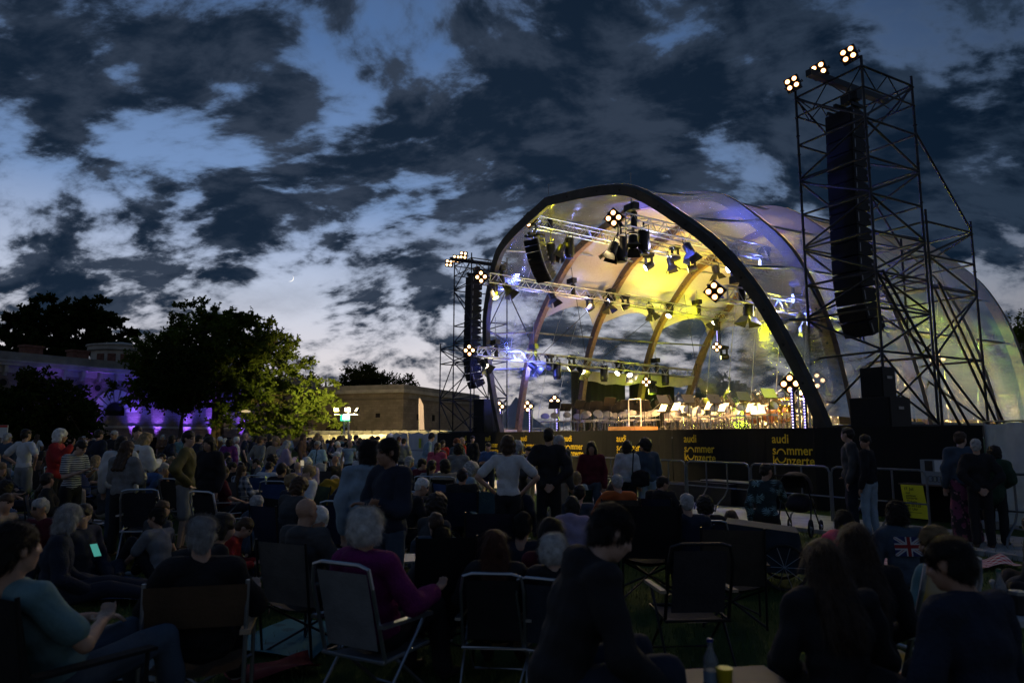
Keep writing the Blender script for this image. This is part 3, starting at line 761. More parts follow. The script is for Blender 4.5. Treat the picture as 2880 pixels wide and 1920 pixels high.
# stabiliser bays built against the towers
def buttress(T, legs4, levels, top, raker):
    for (s, b) in legs4:
        m = MB(); m.tube(LS(s, b, 0), LS(s, b, top+.3), .033, 8); z = .4
        while z < top+.2: rosette(m, LS(s, b, z)); z += .5
        m.build('standard', M_DARKST, T)
    for z in levels:
        for q in range(4):
            a, b = legs4[q], legs4[(q+1) % 4]; m = MB(); m.tube(LS(*a, z), LS(*b, z), .029, 7); m.build('ledger', M_DARKST, T)
    lv = sorted(levels)
    for j in range(len(lv)-1):
        for q in range(4):
            a, b = legs4[q], legs4[(q+1) % 4]
            if (j+q) % 2: a, b = b, a
            m = MB(); m.tube(LS(*a, lv[j]+.04), LS(*b, lv[j+1]-.04), .029, 7); m.build('diagonal', M_DARKST, T)
    for a, b in raker:
        m = MB(); m.tube(LS(*a), LS(*b), .033, 7); m.build('raker', M_DARKST, T)
s1, s2 = -1.17, -3.05
buttress(TR, [(s1, 2.5), (s2, 2.5), (s2, 4.5), (s1, 4.5)], [1.95, 3.6, 5.3, 6.1, 6.95], 6.95,
         [((s2, 2.35, 9.2), (s2, 4.5, 7.0)), ((s1, 2.35, 9.2), (s1, 4.5, 7.0)), ((s2, .4, 5.4), (s2, 3.3, 1.9)), ((s2-.12, .4, 5.45), (s2-.12, 3.45, 1.9)), ((s1, .5, 5.45), (s1, 3.2, 1.9)),
          ((s2, 2.6, 5.3), (s2, 5.0, 1.9)), ((s2-.12, 2.6, 5.4), (s2-.12, 5.1, 1.9))])
buttress(TL, [(19.95, .35), (21.6, .35), (21.6, 2.35), (19.95, 2.35)], [1.95, 3.6, 5.5, 6.3], 6.3, [((18.0, 2.3, 9.2), (18.0, 4.4, 5.4))])
# ------------------------------------------------------------------ line arrays
M_CAB = mat('speaker_black', (.010, .010, .011), .6, vary=.2, bump=.2, bscale=25)
def cabinet_mesh(w, h, d):
    m = MB(); hb = h*.72
    poly = [(-d/2, -h/2), (-d/2, h/2), (d*.1, h/2), (d/2, hb/2), (d/2, -hb/2), (d*.1, -h/2)]
    m.prism([V(-w/2, y, z) for y, z in poly], (0, 0, 0), (w, 0, 0)); return m.mesh('cabinet', M_CAB)
def grille_mesh(w, h, d):
    m = MB(); m.box((0, -d/2-.012, 0), (w*.94, .02, h*.9)); return m.mesh('grille', mat('speaker_grille', (.006, .006, .007), .8))
def handle_mesh(w, d):
    m = MB()
    for sx in (-1, 1):
        m.box((sx*(w/2+.008), -d*.38, 0), (.016, .03, .22)); m.box((sx*(w/2+.008), d*.36, 0), (.016, .05, .05))
    return m.mesh('rigging_plate', M_STEEL)
def line_array(label, s, b, ztop, n, w, h, d, group=None, curve=None, rz=0.0):
    cm, gm, hm = cabinet_mesh(w, h*.95, d), grille_mesh(w, h, d), handle_mesh(w, d)
    A = thing('line_array_speaker', label, 'loudspeaker', SP(s, b, ztop), SRZ+rz, group)
    m = MB(); m.bar((-w*.45, -d*.4, .12), (-w*.45, d*.55, .12), .05, .08); m.bar((w*.45, -d*.4, .12), (w*.45, d*.55, .12), .05, .08); m.bar((0, -d*.7, .14), (0, d*.6, .14), .08, .1); m.bar((-w*.45, 0, .12), (w*.45, 0, .12), .05, .06)
    m.build('flying_frame', M_BLACKM, A)
    p = V(0, 0, 0); ang = 0
    for k in range(n):
        a1 = curve(k/n) if curve else 0; ang = R(a1)
        dirv = V(0, math.sin(ang), -math.cos(ang)); c = p+dirv*h/2
        o = link('cabinet', cm, A, c); o.rotation_euler = (ang, 0, 0)
        link('grille', gm, o); tag(link('rigging_plate', hm, o), kind='stuff')
        p = p+dirv*h
    return A, p
PAc = lambda t: -2+1.5*t+30*max(0, (t-.62)/.38)**1.5
line_array('long black line array hanging inside the near scaffold tower', -2.1, 1.0, 9.75, 15, .74, .375, .58, curve=PAc)
line_array('long black line array hanging inside the far scaffold tower', 18.95, 1.0, 9.75, 15, .74, .375, .58, curve=PAc)
def hoist(name, s, b, ztop, zbot, label, group='chain hoists hanging over the stage'):
    h = thing(name, label, 'chain hoist', SP(s, b, zbot), SRZ, group)
    m = MB(); m.box((0, 0, .28), (.46, .2, .2)); m.lathe([(.02, .17), (.13, .2), (.13, .36), (.02, .40)], 10, (.08, 0, 0)); m.build('motor_body', M_BLACKM, h)
    m = MB(); m.lathe([(.05, -.34), (.09, -.3), (.10, .12), (.06, .16)], 8, (.1, 0, -.02)); m.build('chain_bag', M_CAB, h)
    m = MB(); m.pipe([(0, 0, .4), (.03, 0, .46), (0, 0, .52), (-.03, 0, .46), (0, 0, .4)], .012, 5); m.build('hook', M_STEEL, h)
    m = MB(); z = .5; k = 0
    while z < ztop-zbot:
        m.lathe([(.010, z), (.022 if k % 2 else .014, z+.03), (.010, z+.06)], 5); z += .06; k += 1
    tag(m.build('chain', M_STEEL, h), kind='stuff'); return h
hoist('chain_hoist', -2.25, 1.05, 10.5, 9.85, 'chain hoist above the near tower line array', None)
hoist('chain_hoist', 18.8, 1.05, 10.5, 9.85, 'chain hoist above the far tower line array', None)

# ------------------------------------------------------------------ lamps
E_WARM = emis('warm_lens', (1.0, .74, .38), 9.0); E_RIM = emis('warm_lens_rim', (1.0, .36, .08), 1.8)
E_BLUE = emis('blue_lens', (.40, .48, 1.0), 22.0); E_YEL = emis('yellow_lens', (.95, .9, .25), 9.0); E_WHITE = emis('white_lens', (1.0, .86, .6), 11.0); E_LED = emis('violet_led', (.40, .34, 1.0), 6.0)
for mm in (E_WARM, E_RIM, E_BLUE, E_YEL, E_WHITE, E_LED): mm.cycles.emission_sampling = 'NONE'
def blinder_proto():
    """four-lamp blinder facing local -Y, set as a diamond; parts share meshes"""
    b = MB(); b.box((0, .09, 0), (.50, .18, .50)); box_ = b.mesh('housing', M_BLACKM)
    y = MB(); y.bar((-.31, .1, -.02), (.31, .1, -.02), .05, .02); y.bar((-.31, .1, 0), (-.31, .28, 0), .02, .05); y.bar((.31, .1, 0), (.31, .28, 0), .02, .05); y.bar((-.31, .28, 0), (.31, .28, 0), .05, .02); yk = y.mesh('yoke', M_BLACKM)
    r = MB(); r.lathe([(.098, 0), (.105, .03), (.085, .03)], 14, M=[[1, 0, 0], [0, 0, -1], [0, 1, 0]]); rim = r.mesh('lamp_rim', M_BLACKM)
    l = MB(); l.mi = 0; l.add([(0, 0, 0)]+[(.066*math.cos(k*math.pi/8), 0, .066*math.sin(k*math.pi/8)) for k in range(16)], [(0, (k+1) % 16+1, k+1) for k in range(16)])
    l.mi = 1; l.add([(rr*math.cos(k*math.pi/8), 0, rr*math.sin(k*math.pi/8)) for rr in (.066, .088) for k in range(16)], [(k, (k+1) % 16, 16+(k+1) % 16, 16+k) for k in range(16)])
    ln = l.mesh('lens', [E_WARM, E_RIM]); return box_, yk, rim, ln
BLM = blinder_proto()
def blinder(loc, rz, tilt, roll, label, group=None, scale=1.0):
    rz = .75*math.atan2(-loc[0], loc[1])+.25*rz            # the lamps are turned out over the lawn
    B = thing('blinder_light', label, 'stage light', loc, 0, group)
    scale *= .86
    B.rotation_euler = (Matrix.Rotation(rz, 3, 'Z')@Matrix.Rotation(tilt, 3, 'X')@Matrix.Rotation(roll, 3, 'Y')).to_euler(); B.scale = (scale,)*3
    h = link('housing', BLM[0], B); link('yoke', BLM[1], B)
    for sx in (-1, 1):
        for sz in (-1, 1):
            r = link('lamp_rim', BLM[2], B, (sx*.122, -.002, sz*.122)); link('lens', BLM[3], r, (0, -.036, 0))
    return B
# blinders on the tower tops
AUD = SRZ                                   # local -Y of the stage frame looks at the audience
for i, px in enumerate([(2228, 235), (2303, 197), (2386, 153)]):
    s, b, z = on_b(px[0], px[1], .12); blinder(SP(s, b, z), SRZ+R(-22), R(8), R(-14), 'four-lamp blinder clamped on the near scaffold tower top', 'blinders on the near tower', .84)
for i, px in enumerate([(1263, 740), (1283, 728), (1303, 718)]):
    s, b, z = on_b(px[0], px[1], .12); blinder(SP(s, b, z), SRZ+R(25), R(8), R(8), 'four-lamp blinder clamped on the far scaffold tower top', 'blinders on the far tower', .9)
# trusses run front to back; pixel of the front end, front b, length
def truss(name, label, s, b0, z0, L, slope=-.035, wd=.36):
    T = thing(name, label, 'truss', SP(s, b0, z0), SRZ, 'lighting trusses in the tent')
    ang = math.atan(slope); ey = V(0, math.cos(ang), math.sin(ang)); ez = V(0, -math.sin(ang), math.cos(ang)); ex = V(1, 0, 0); h = wd/2
    cor = [(-h, -h), (h, -h), (h, h), (-h, h)]
    for a, c in cor:
        m = MB(); m.tube(ex*a+ez*c, ex*a+ez*c+ey*L, .025, 8); m.build('chord', M_ALU, T)
    m = MB(); n = int(L/.29)
    for q in range(4):
        a, c = cor[q], cor[(q+1) % 4]
        for k in range(n):
            y0, y1 = L*k/n, L*(k+1)/n
            p, r = (a, c) if (k+q) % 2 else (c, a)
            m.tube(ex*p[0]+ez*p[1]+ey*y0, ex*r[0]+ez*r[1]+ey*y1, .012, 5, cap=False)
        m.tube(ex*a[0]+ez*a[1], ex*c[0]+ez*c[1], .018, 6); m.tube(ex*a[0]+ez*a[1]+ey*L, ex*c[0]+ez*c[1]+ey*L, .018, 6)
    tag(m.build('brace', M_ALU, T), kind='stuff')
    def pt(y, dz=0.0, dx=0.0): return SP(s, b0, z0)+NB*(ey[1]*y)+V(0, 0, ey[2]*y+dz)-U*dx
    return T, pt
TD = {}
for key, px, b0, L, lab in [('A', (1506, 625), -2.15, 12.5, 'upper aluminium truss on the far half of the tent roof'), ('B', (1748, 620), -2.25, 12.0, 'upper aluminium truss along the middle of the tent roof'), ('C', (1372, 783), -2.45, 13.6, 'aluminium truss under the far tent shoulder, washed blue'),
                          ('D', (2032, 825), -1.1, 12.5, 'aluminium truss under the near tent shoulder behind the big arch'), ('E', (1338, 988), -1.95, 11.6, 'low aluminium truss along the far tent wall')]:
    s, b, z = on_b(px[0], px[1], b0); TD[key] = truss('lighting_truss', lab, s, b, z, L); print('truss', key, round(s, 2), round(z, 2))
TP = {k: v[1] for k, v in TD.items()}
for key in TD:
    p = TP[key](-.28, .02); blinder(p, SRZ, R(10), R(45), {'A': 'diamond-set four-lamp blinder at the upper far truss end', 'B': 'diamond-set four-lamp blinder at the roof middle truss end', 'C': 'diamond-set four-lamp blinder at the blue-washed truss end', 'D': 'diamond-set four-lamp blinder at the near shoulder truss end', 'E': 'diamond-set four-lamp blinder at the low far truss end'}[key])
# fresnel with barn doors (points along local -Z), moving head (points along -Z), long black scroller lamp
def fresnel_proto():
    b = MB(); b.lathe([(.06, .36), (.13, .32), (.14, .05), (.15, 0), (.13, -.01)], 14); body = b.mesh('housing', M_BLACKM)
    y = MB(); y.pipe([(-.19, 0, .12), (-.19, 0, .42), (-.10, 0, .5), (.10, 0, .5), (.19, 0, .42), (.19, 0, .12)], .018, 5); y.tube((0, 0, .5), (0, 0, .62), .03, 6); yk = y.mesh('yoke', M_BLACKM)
    f = MB(); f.add([(-.13, 0, 0), (.13, 0, 0), (.21, .15, -.22), (-.21, .15, -.22)], [(0, 1, 2, 3)]); f.add([(-.13, .006, .0), (.13, .006, 0), (.21, .156, -.22), (-.21, .156, -.22)], [(3, 2, 1, 0)]); fl = f.mesh('barn_door', M_BLACKM)
    l = MB(); l.add([(.125*math.cos(k*math.pi/8), .125*math.sin(k*math.pi/8), 0) for k in range(16)], [tuple(range(16))[::-1]])
    return body, yk, fl, {n: l.mesh('lens', e) for n, e in (('warm', E_WHITE), ('blue', E_BLUE), ('yel', E_YEL), ('off', mat('dark_glass', (.03, .03, .035), .1)))}
FR = fresnel_proto()
def aim(o, loc, target):
    v = Vector([float(k) for k in target])-Vector([float(k) for k in loc]); o.rotation_euler = v.to_track_quat('-Z', 'Y').to_euler()
def fresnel(loc, target, lens, label, group='barn-door lamps on the trusses', sc=1.0, doors=True):
    F = thing('stage_lamp', label, 'stage light', loc, 0, group); aim(F, loc, target); F.scale = (sc,)*3
    link('housing', FR[0], F); link('yoke', FR[1], F); link('lens', FR[3][lens], F, (0, 0, -.012))
    if doors:
        for q in range(4):
            o = link('barn_door', FR[2], F, rz=q*math.pi/2); o.location = rotz(V(0, .13, 0), q*math.pi/2)
    return F
def mover_proto():
    b = MB(); b.box((0, 0, .42), (.36, .28, .14)); b.box((0, 0, .50), (.12, .12, .06)); base = b.mesh('base', M_BLACKM)
    y = MB(); y.bar((-.17, 0, .36), (-.17, 0, .04), .04, .10, (0, 1, 0)); y.bar((.17, 0, .36), (.17, 0, .04), .04, .10, (0, 1, 0)); y.bar((-.19, 0, .345), (.19, 0, .345), .09, .03); yk = y.mesh('yoke_arm', M_BLACKM)
    h = MB(); h.lathe([(.05, .22), (.12, .18), (.145, .02), (.135, -.14), (.12, -.155)], 16); hd = h.mesh('head', M_BLACKM)
    return base, yk, hd
MV = mover_proto()
def mover(loc, target, lens, label, group='moving heads on the trusses', sc=1.0):
    """base hangs below loc; head turns to target"""
    Mv = thing('moving_head_light', label, 'stage light', loc, SRZ, group); Mv.scale = (sc,)*3
    b = link('base', MV[0], Mv, (0, 0, -.56)); link('yoke_arm', MV[1], Mv, (0, 0, -.56))
    c = V(loc[0], loc[1], loc[2]-.56*sc); h = link('head', MV[2], Mv, (0, 0, -.56))
    v = Vector([float(k) for k in (np.asarray(target)-c)]); v.rotate(Euler((0, 0, -SRZ))); h.rotation_euler = v.to_track_quat('-Z', 'Y').to_euler()
    link('lens', FR[3][lens], h, (0, 0, -.158)); return c
def can_proto():
    b = MB(); b.lathe([(.10, .34), (.17, .30), (.18, -.30), (.15, -.36), (.16, -.40), (.14, -.41)], 14); body = b.mesh('housing', M_BLACKM)
    y = MB(); y.pipe([(-.22, 0, 0), (-.22, 0, .42), (.22, 0, .42), (.22, 0, 0)], .016, 5); y.tube((0, 0, .42), (0, 0, .56), .03, 6); return body, y.mesh('yoke', M_BLACKM)
CN = can_proto()
def can(loc, label, rz=0, group='large black lamp cans on the trusses', sc=1.0):
    F = thing('lamp_can', label, 'stage light', (loc[0], loc[1], loc[2]-.56*sc), rz, group); F.scale = (sc,)*3; link('housing', CN[0], F); link('yoke', CN[1], F); return F
def on_s(x, y, s):
    P = on_plane(x, y, S0+U*s, U); d = P-S0; return float(d@NB), float(P[2])
TS = {k: float((np.array(v[0].location)-S0)@U) for k, v in TD.items()}
def tpos(key, px, py):                       # point below truss key seen at this photo pixel
    b, z = on_s(px, py, TS[key]); return SP(TS[key], b, z)
def below(p, d=3.0, ds=0.0, db=0.0): return p+V(0, 0, -d)+U*ds+NB*db
FLOOR = SP(6.3, 4.5, SH+.5)
def drop(key, p):                            # thin hanging bar from the truss to a fixture
    b = (p-S0)@NB; return None
# --- upper far truss (A): small curved array and a bar of lamps
c = tpos('A', 1502, 672)
Aarr, _ = line_array('small curved speaker array with pale cabinet sides under the upper far truss', float((c-S0)@U), float((c-S0)@NB), c[2], 7, .62, .215, .42, curve=lambda t: 14+34*t, rz=R(18))
m = MB(); m.tube((0, 0, .1), (0, .1, .55), .025, 6); m.tube((-.2, 0, .12), (.2, .2, .6), .02, 6); m.build('hanger', M_BLACKM, Aarr)
nf = 0
LAMPS = [  # kind, truss, px, py, aim (ds, db, down), lens
 ('can', 'A', 1549, 706), ('fres', 'A', 1571, 712, (.2, -.6, 1.2), 'off'), ('can', 'A', 1601, 690),
 ('fres', 'B', 1719, 712, (.3, -.3, 1.2), 'off'), ('can', 'B', 1747, 692), ('fres', 'B', 1781, 690, (-.5, -.4, 1.2), 'off'), ('can', 'B', 1811, 672),
 ('fres', 'B', 1942, 712, (-.5, .2, 1.2), 'off'), ('mov', 'A', 1825, 748, (.6, -1.0, .7), 'blue'), ('mov', 'A', 1899, 726, (.7, -1.4, .5), 'blue'), ('fres', 'A', 1889, 748, (-.2, .2, 1.1), 'yel'),
 ('mov', 'A', 1946, 756, (.9, -1.0, .3), 'yel'), ('mov', 'B', 2060, 753, (.3, -1.2, .3), 'blue'), ('mov', 'B', 2070, 779, (0, -.8, .9), 'warm'), ('fres', 'A', 2016, 770, (0, .3, 1.2), 'off'),
 ('mov', 'C', 1390, 828, (-.6, .3, 1.2), 'yel'), ('fres', 'C', 1433, 817, (-.8, .5, 1.2), 'off'), ('fres', 'C', 1557, 842, (-.5, .3, 1.3), 'off'), ('mov', 'C', 1659, 866, (.8, -.9, .8), 'blue'),
 ('fres', 'C', 1712, 862, (-.3, 0, 1.2), 'off'), ('mov', 'C', 1718, 846, (.1, -1.2, .4), 'blue'), ('mov', 'C', 1759, 862, (.9, -.9, .5), 'yel'), ('fres', 'C', 1833, 882, (-.4, 0, 1.2), 'off'), ('mov', 'C', 1884, 882, (-.2, -.9, 1.0), 'warm'), ('fres', 'C', 2009, 908, (.1, -.8, 1.1), 'warm'),
 ('fres', 'D', 2105, 890, (0, -.2, 1.2), 'off'), ('mov', 'D', 2288, 908, (.9, -1.0, .25), 'blue'), ('mov', 'D', 2246, 838, (.6, -1.0, .1), 'blue'), ('mov', 'B', 2150, 738, (.5, -1.0, .1), 'blue'), ('fres', 'D', 2238, 912, (.7, -.3, 1.1), 'off'), ('mov', 'D', 2357, 915, (1.0, -.5, .5), 'yel'), ('fres', 'D', 2413, 955, (.3, -.2, 1.1), 'off'), ('fres', 'D', 2440, 950, (-.3, .2, 1.1), 'off'),
 ('fres', 'E', 1366, 1030, (-.8, .4, .9), 'warm'), ('fres', 'E', 1506, 1036, (-.9, .5, .8), 'warm'), ('mov', 'E', 1545, 1029, (-.6, -.6, .6), 'off'), ('can', 'E', 1567, 1036), ('mov', 'E', 1608, 1032, (.5, -1.0, .7), 'yel'), ('fres', 'E', 1639, 1046, (-.8, .2, .8), 'warm'), ('can', 'E', 1699, 1044), ('mov', 'E', 1741, 1044, (-.2, -.9, .8), 'warm'), ('fres', 'E', 1771, 1054, (-.9, -.2, .8), 'warm'), ('can', 'E', 1871, 1055),
]
TNAME = {'A': 'upper far truss', 'B': 'roof middle truss', 'C': 'far shoulder truss', 'D': 'near shoulder truss', 'E': 'low far truss'}
LNAME = {'off': 'unlit', 'blue': 'blue-lit', 'yel': 'yellow-lit', 'warm': 'warm-lit'}
for L in LAMPS:
    kind, key, px, py = L[:4]; p = tpos(key, px, py)
    zt = TP[key](0)[2]-.035*((p-S0)@NB-(TP[key](0)-S0)@NB)       # truss height there
    if kind == 'can':
        q = p+V(0, 0, .5); can(q, 'large black lamp can under the '+TNAME[key], SRZ, 'lamp cans under the '+TNAME[key])
        root = COL.objects[-1]
    elif kind == 'fres':
        tgt = p+U*L[4][0]+NB*L[4][1]+V(0, 0, -L[4][2]); d = (tgt-p)/np.linalg.norm(tgt-p); q = p-d*.62
        fresnel(p, tgt, L[5], f'{LNAME[L[5]]} barn-door lamp under the {TNAME[key]}', f'{LNAME[L[5]]} barn-door lamps under the {TNAME[key]}')
    else:
        tgt = p+U*L[4][0]*3+NB*L[4][1]*3+V(0, 0, -L[4][2]*3); q = p+V(0, 0, .56)
        mover(q, tgt, L[5], f'{LNAME[L[5]]} moving head light under the {TNAME[key]}', f'{LNAME[L[5]]} moving heads under the {TNAME[key]}')
    root = bpy.data.objects[-1] if False else None
    # clamp bar up to the truss
    if zt-q[2] > .1:
        h = thing('hanging_bar', 'thin clamp bar between lamp and '+TNAME[key], 'bar', q, 0, 'clamp bars under the '+TNAME[key]); mm = MB(); mm.tube((0, 0, -.02), (0, 0, zt-q[2]-.1), .016, 6); mm.build('bar', M_BLACKM, h)
        mm = MB(); mm.box((0, 0, zt-q[2]-.13), (.09, .07, .1)); mm.build('clamp', M_BLACKM, h)
for key, px, py, ltxt in [('A', 1543, 600, 'upper far truss front'), ('B', 1776, 590, 'roof middle truss front'), ('C', 1408, 756, 'far shoulder truss front'), ('C', 1608, 786, 'far shoulder truss middle'), ('D', 2077, 790, 'near shoulder truss front'), ('E', 1393, 965, 'low far truss front'), ('E', 1501, 985, 'low far truss middle'), ('E', 1843, 1014, 'low far truss rear'), ('D', 2654, 905, 'near shoulder truss rear'), ('C', 1960, 850, 'far shoulder truss rear')]:
    p = tpos(key, px, py); zt = TP[key](0)[2]-.035*((p-S0)@NB-(TP[key](0)-S0)@NB)
    s, b = float((p-S0)@U), float((p-S0)@NB); hoist('chain_hoist', s, b, zt+1.5, zt+.18, 'black chain hoist above the '+ltxt)
# hanging column with blinder, LED strip and moving head below the far shoulder truss
def column(key, px, py0, py1, bl, mv, txt):
    p0, p1 = tpos(key, px, py0), tpos(key, px, py1)
    o = thing('hanging_bar', 'thin black drop bar '+txt, 'bar', p1, 0); m = MB(); m.tube((0, 0, 0), (0, 0, p0[2]-p1[2]), .03, 6); m.build('bar', M_BLACKM, o)
    b = tpos(key, *bl); blinder(b-NB*.15, SRZ, R(8), R(45), 'diamond-set four-lamp blinder on the drop bar '+txt, scale=.92)
    c = tpos(key, *mv); mover(c+V(0, 0, .56), c+U*3-NB*4, 'yel', 'yellow-lit moving head at the foot of the drop bar '+txt, None)
column('C', 2027, 905, 1000, (2023, 976), (2037, 1003), 'in front of the rear wall')
column('E', 1829, 1040, 1100, (1825, 1074), (1834, 1101), 'against the dark side opening')
# slim violet LED strip on that drop bar and on the floor stands
ledm = MB()
for k in range(14): ledm.ell((0, -.03, .05+k*.075), (.022, .012, .022), 6, 4)
ledm = ledm.mesh('led_row', E_LED)
ledb = MB(); ledb.box((0, .01, .53), (.06, .07, 1.08)); ledb = ledb.mesh('housing', M_BLACKM)
def ledbar(p, label, group='violet LED strips', sc=1.0):
    o = thing('led_strip', label, 'led light', p, SRZ, group); o.scale = (1, 1, sc); link('housing', ledb, o); tag(link('led_row', ledm, o), kind='stuff'); return o
ledbar(tpos('C', 2019, 968), 'violet LED strip on the drop bar in front of the rear wall', None, .75)
# floor stands with diamond blinder and LED strip at both ends of the stage front
def floor_stand(px, ybl, b, txt, led=True, lx=None):
    s, _, z = on_b(px, ybl, b); base = SP(s, b)
    o = thing('light_stand', 'silver light stand '+txt, 'stand', base, SRZ); m = MB(); m.tube((.1, .12, 0), (.1, .12, z-SH), .03, 8); m.build('pole', M_ALU, o); m = MB(); m.lathe([(.25, 0), (.25, .02), (.05, .05)], 12, (.1, .12, 0)); m.build('base', M_BLACKM, o)
    blinder(SP(s, b-.05, z), SRZ, R(4), R(45), 'diamond-set four-lamp blinder on the stand '+txt)
    if led: s2, _, _ = on_b(lx or px, 1200, b-.1); ledbar(SP(s2, b-.1), 'violet LED strip beside the light stand '+txt)
floor_stand(1407, 1143, .55, 'in the tent corner nearest the far tower', lx=1409)
floor_stand(1487, 1142, 1.2, 'behind the second arch foot', lx=1491)
floor_stand(1563, 1127, 2.2, 'in the far side bay', lx=1568)
floor_stand(2226, 1079, .45, 'beside the big near arch leg', lx=2233)
floor_stand(2255, 1088, 1.2, 'just behind the near arch leg', lx=2267)
floor_stand(2302, 1070, 3.4, 'behind the near film wall', led=False)
floor_stand(2640, 1010, 7.0, 'far back in the wings', led=False)

# ------------------------------------------------------------------ the light those lamps give
WARM = (1.0, .58, .18); YEL = (1.0, .80, .03); BLU = (.10, .14, 1.0)
GAIN = {'stage_wash': 14, 'yellow_beam': 3.9, 'amber_fill': 1.1, 'green_beam': 4.5, 'blue_beam': 7, 'blue_truss_wash': 4, 'kicker': 2.0, 'front_wash': 5}
def spot(name, p, t, e, c, ang, blend=.5, size=.12): return lamp(name, 'SPOT', p, t, e*GAIN[name], c, size, ang, blend)
for i, (s, b, z, ts, tb, e) in enumerate([(10.6, 2.0, 7.4, 8.5, 4, 900), (8.0, 1.0, 8.0, 6.3, 5, 1200), (4.5, 0, 8.2, 4, 3.5, 1300), (1.2, 3.5, 5.4, 1.5, 5.0, 700), (10.5, 7.0, 7.1, 7.5, 6.5, 900), (3.2, 7.0, 7.0, 4.0, 6.0, 900)]):
    spot('stage_wash', SP(s, b, z), SP(ts, tb, SH+.4), e, WARM, 75, .7)
# yellow beams thrown up on to the cream roof
spot('yellow_beam', SP(6.2, 6.2, SH+.6), SP(11.1, 8.4, 8.3), 2200, (.80, .95, .0), 58, .9)
spot('yellow_beam', SP(7.0, 5.0, SH+.6), SP(10.4, 6.2, 8.8), 900, (1, .9, .0), 40, .9)
spot('yellow_beam', SP(5.0, 8.2, SH+.5), SP(7.0, 6.6, 9.6), 1500, (1, .80, .03), 60, .9)
spot('amber_fill', SP(6.5, 5.0, SH+1.3), SP(7.6, 4.6, 9.6), 2000, (1, .60, .15), 125, .8)
spot('yellow_beam', SP(3.4, 2.2, 7.4), SP(-1.5, 1.6, 4.9), 1500, (1, .86, .08), 20, .3)
spot('yellow_beam', SP(9.5, 1.0, 6.5), SP(14.4, .35, 4.7), 900, (.95, 1, .0), 12, .12)
spot('yellow_beam', SP(2.0, 5.0, 6.2), SP(-1.6, 6.4, 4.4), 1600, (.80, 1, .02), 38, .7)
spot('green_beam', SP(2.0, 8.5, 5.8), SP(-2.2, 9.8, 3.0), 1200, (.45, 1, .12), 56, .8)
spot('amber_fill', SP(1.5, 6.5, SH+1.0), SP(-2.0, 7.5, 4.5), 500, (1, .62, .22), 110, .8)
spot('amber_fill', SP(-.6, 2.6, SH+.4), SP(-1.6, 3.4, 5.0), 220, (1, .66, .25), 110, .8)
# blue washes
spot('blue_beam', SP(9.0, -.9, 7.9), SP(4.2, 1.6, 9.2), 1100, BLU, 50, .8)
spot('blue_beam', SP(3.2, -.6, 7.2), SP(.6, 1.4, 7.2), 420, BLU, 70, .8)
spot('blue_beam', SP(1.2, -.2, 5.6), SP(.2, 2.2, 5.6), 300, BLU, 70, .8)
spot('blue_beam', SP(10.5, .6, 7.2), SP(14.4, -.3, 6.6), 900, (.20, .24, 1), 13, .2)
spot('blue_beam', SP(10.8, -1.0, 8.0), SP(13.6, -1.6, 7.2), 420, BLU, 60, .8)
spot('blue_beam', SP(12.6, 1.3, 4.75), SP(14.9, .9, 4.6), 220, BLU, 60, .8)
for px, py, k_ in ((2154, 735, 'B'), (2246, 838, 'D'), (2288, 908, 'D'), (1478, 1003, 'E')):
    lamp('blue_glow', 'POINT', tpos(k_, px, py)-NB*.35+V(0, 0, -.1), None, 260, BLU, .15)
for px, py, k_, e_, c_ in ((2195, 850, 'D', 260, (1, .9, .1)), (2357, 920, 'D', 260, (.9, 1, .05)), (2500, 1000, 'D', 160, (.8, 1, .1)), (2570, 1040, 'D', 200, (.9, .9, .1)), (1960, 860, 'C', 90, (.95, 1, .0)), (1830, 1101, 'E', 60, (.7, 1, .05))):
    lamp('yellow_glow', 'POINT', tpos(k_, px, py)+V(0, 0, -.25), None, e_, c_, .2)
# kickers: point lights added under the trusses to brighten the chords, no fixtures
for (k, y, c, e) in [('A', .6, (1, .88, .02), 60), ('A', 3.2, (1, .9, .05), 60), ('A', 5.6, (.4, .45, 1), 50), ('B', 1.2, (.6, .6, 1), 70), ('B', 3.4, (1, .9, .1), 70), ('C', .3, (1, .9, .0), 60), ('C', 2.3, (.22, .28, 1), 90), ('C', 4.6, (.3, .35, 1), 60), ('C', 7.0, (.9, 1, .0), 50), ('C', 9.5, (.9, 1, .0), 50), ('D', .8, (1, .9, .05), 60), ('D', 4.0, (1, .95, .05), 60), ('D', 7.0, (.9, 1, .3), 50), ('E', 1.0, (1, .85, .4), 30), ('E', 3.0, (.12, .16, 1), 110), ('E', 5.2, (1, .9, .1), 40), ('E', 8.0, (1, .8, .4), 40)]:
    lamp('truss_kicker', 'POINT', TP[k](y, -.55, .15), None, e*GAIN['kicker']*.35, c, .06)
# front-of-stage wash from the truss noses down on the banner
for s, e in ((10.5, 560), (6.5, 560), (3.0, 230)):
    spot('front_wash', SP(s, -2.7, 7.6), SP(s, -.3, 1.3), e, (1, .74, .34), 70, .6)

# the lit blinders also throw a little warm light out over the lawn
for p_, t_, e_ in ((SP(-2.0, -.3, 10.9), V(1, 7, .5), 450), (SP(18.9, -.3, 10.9), V(-9, 18, .5), 900), (SP(6.0, -3.0, 7.6), V(-4, 10, .5), 380), (SP(1.0, -1.8, 4.6), V(2, 8, .5), 140)):
    lamp('blinder_throw', 'SPOT', p_, t_, e_, (1, .72, .40), .3, 85, .9)
lamp('wing_amber', 'POINT', SP(-.6, 8.0, 3.2), None, 260, (1, .62, .25), .2); lamp('wing_green', 'POINT', SP(-.4, 6.6, 4.4), None, 60, (.75, 1, .1), .2)
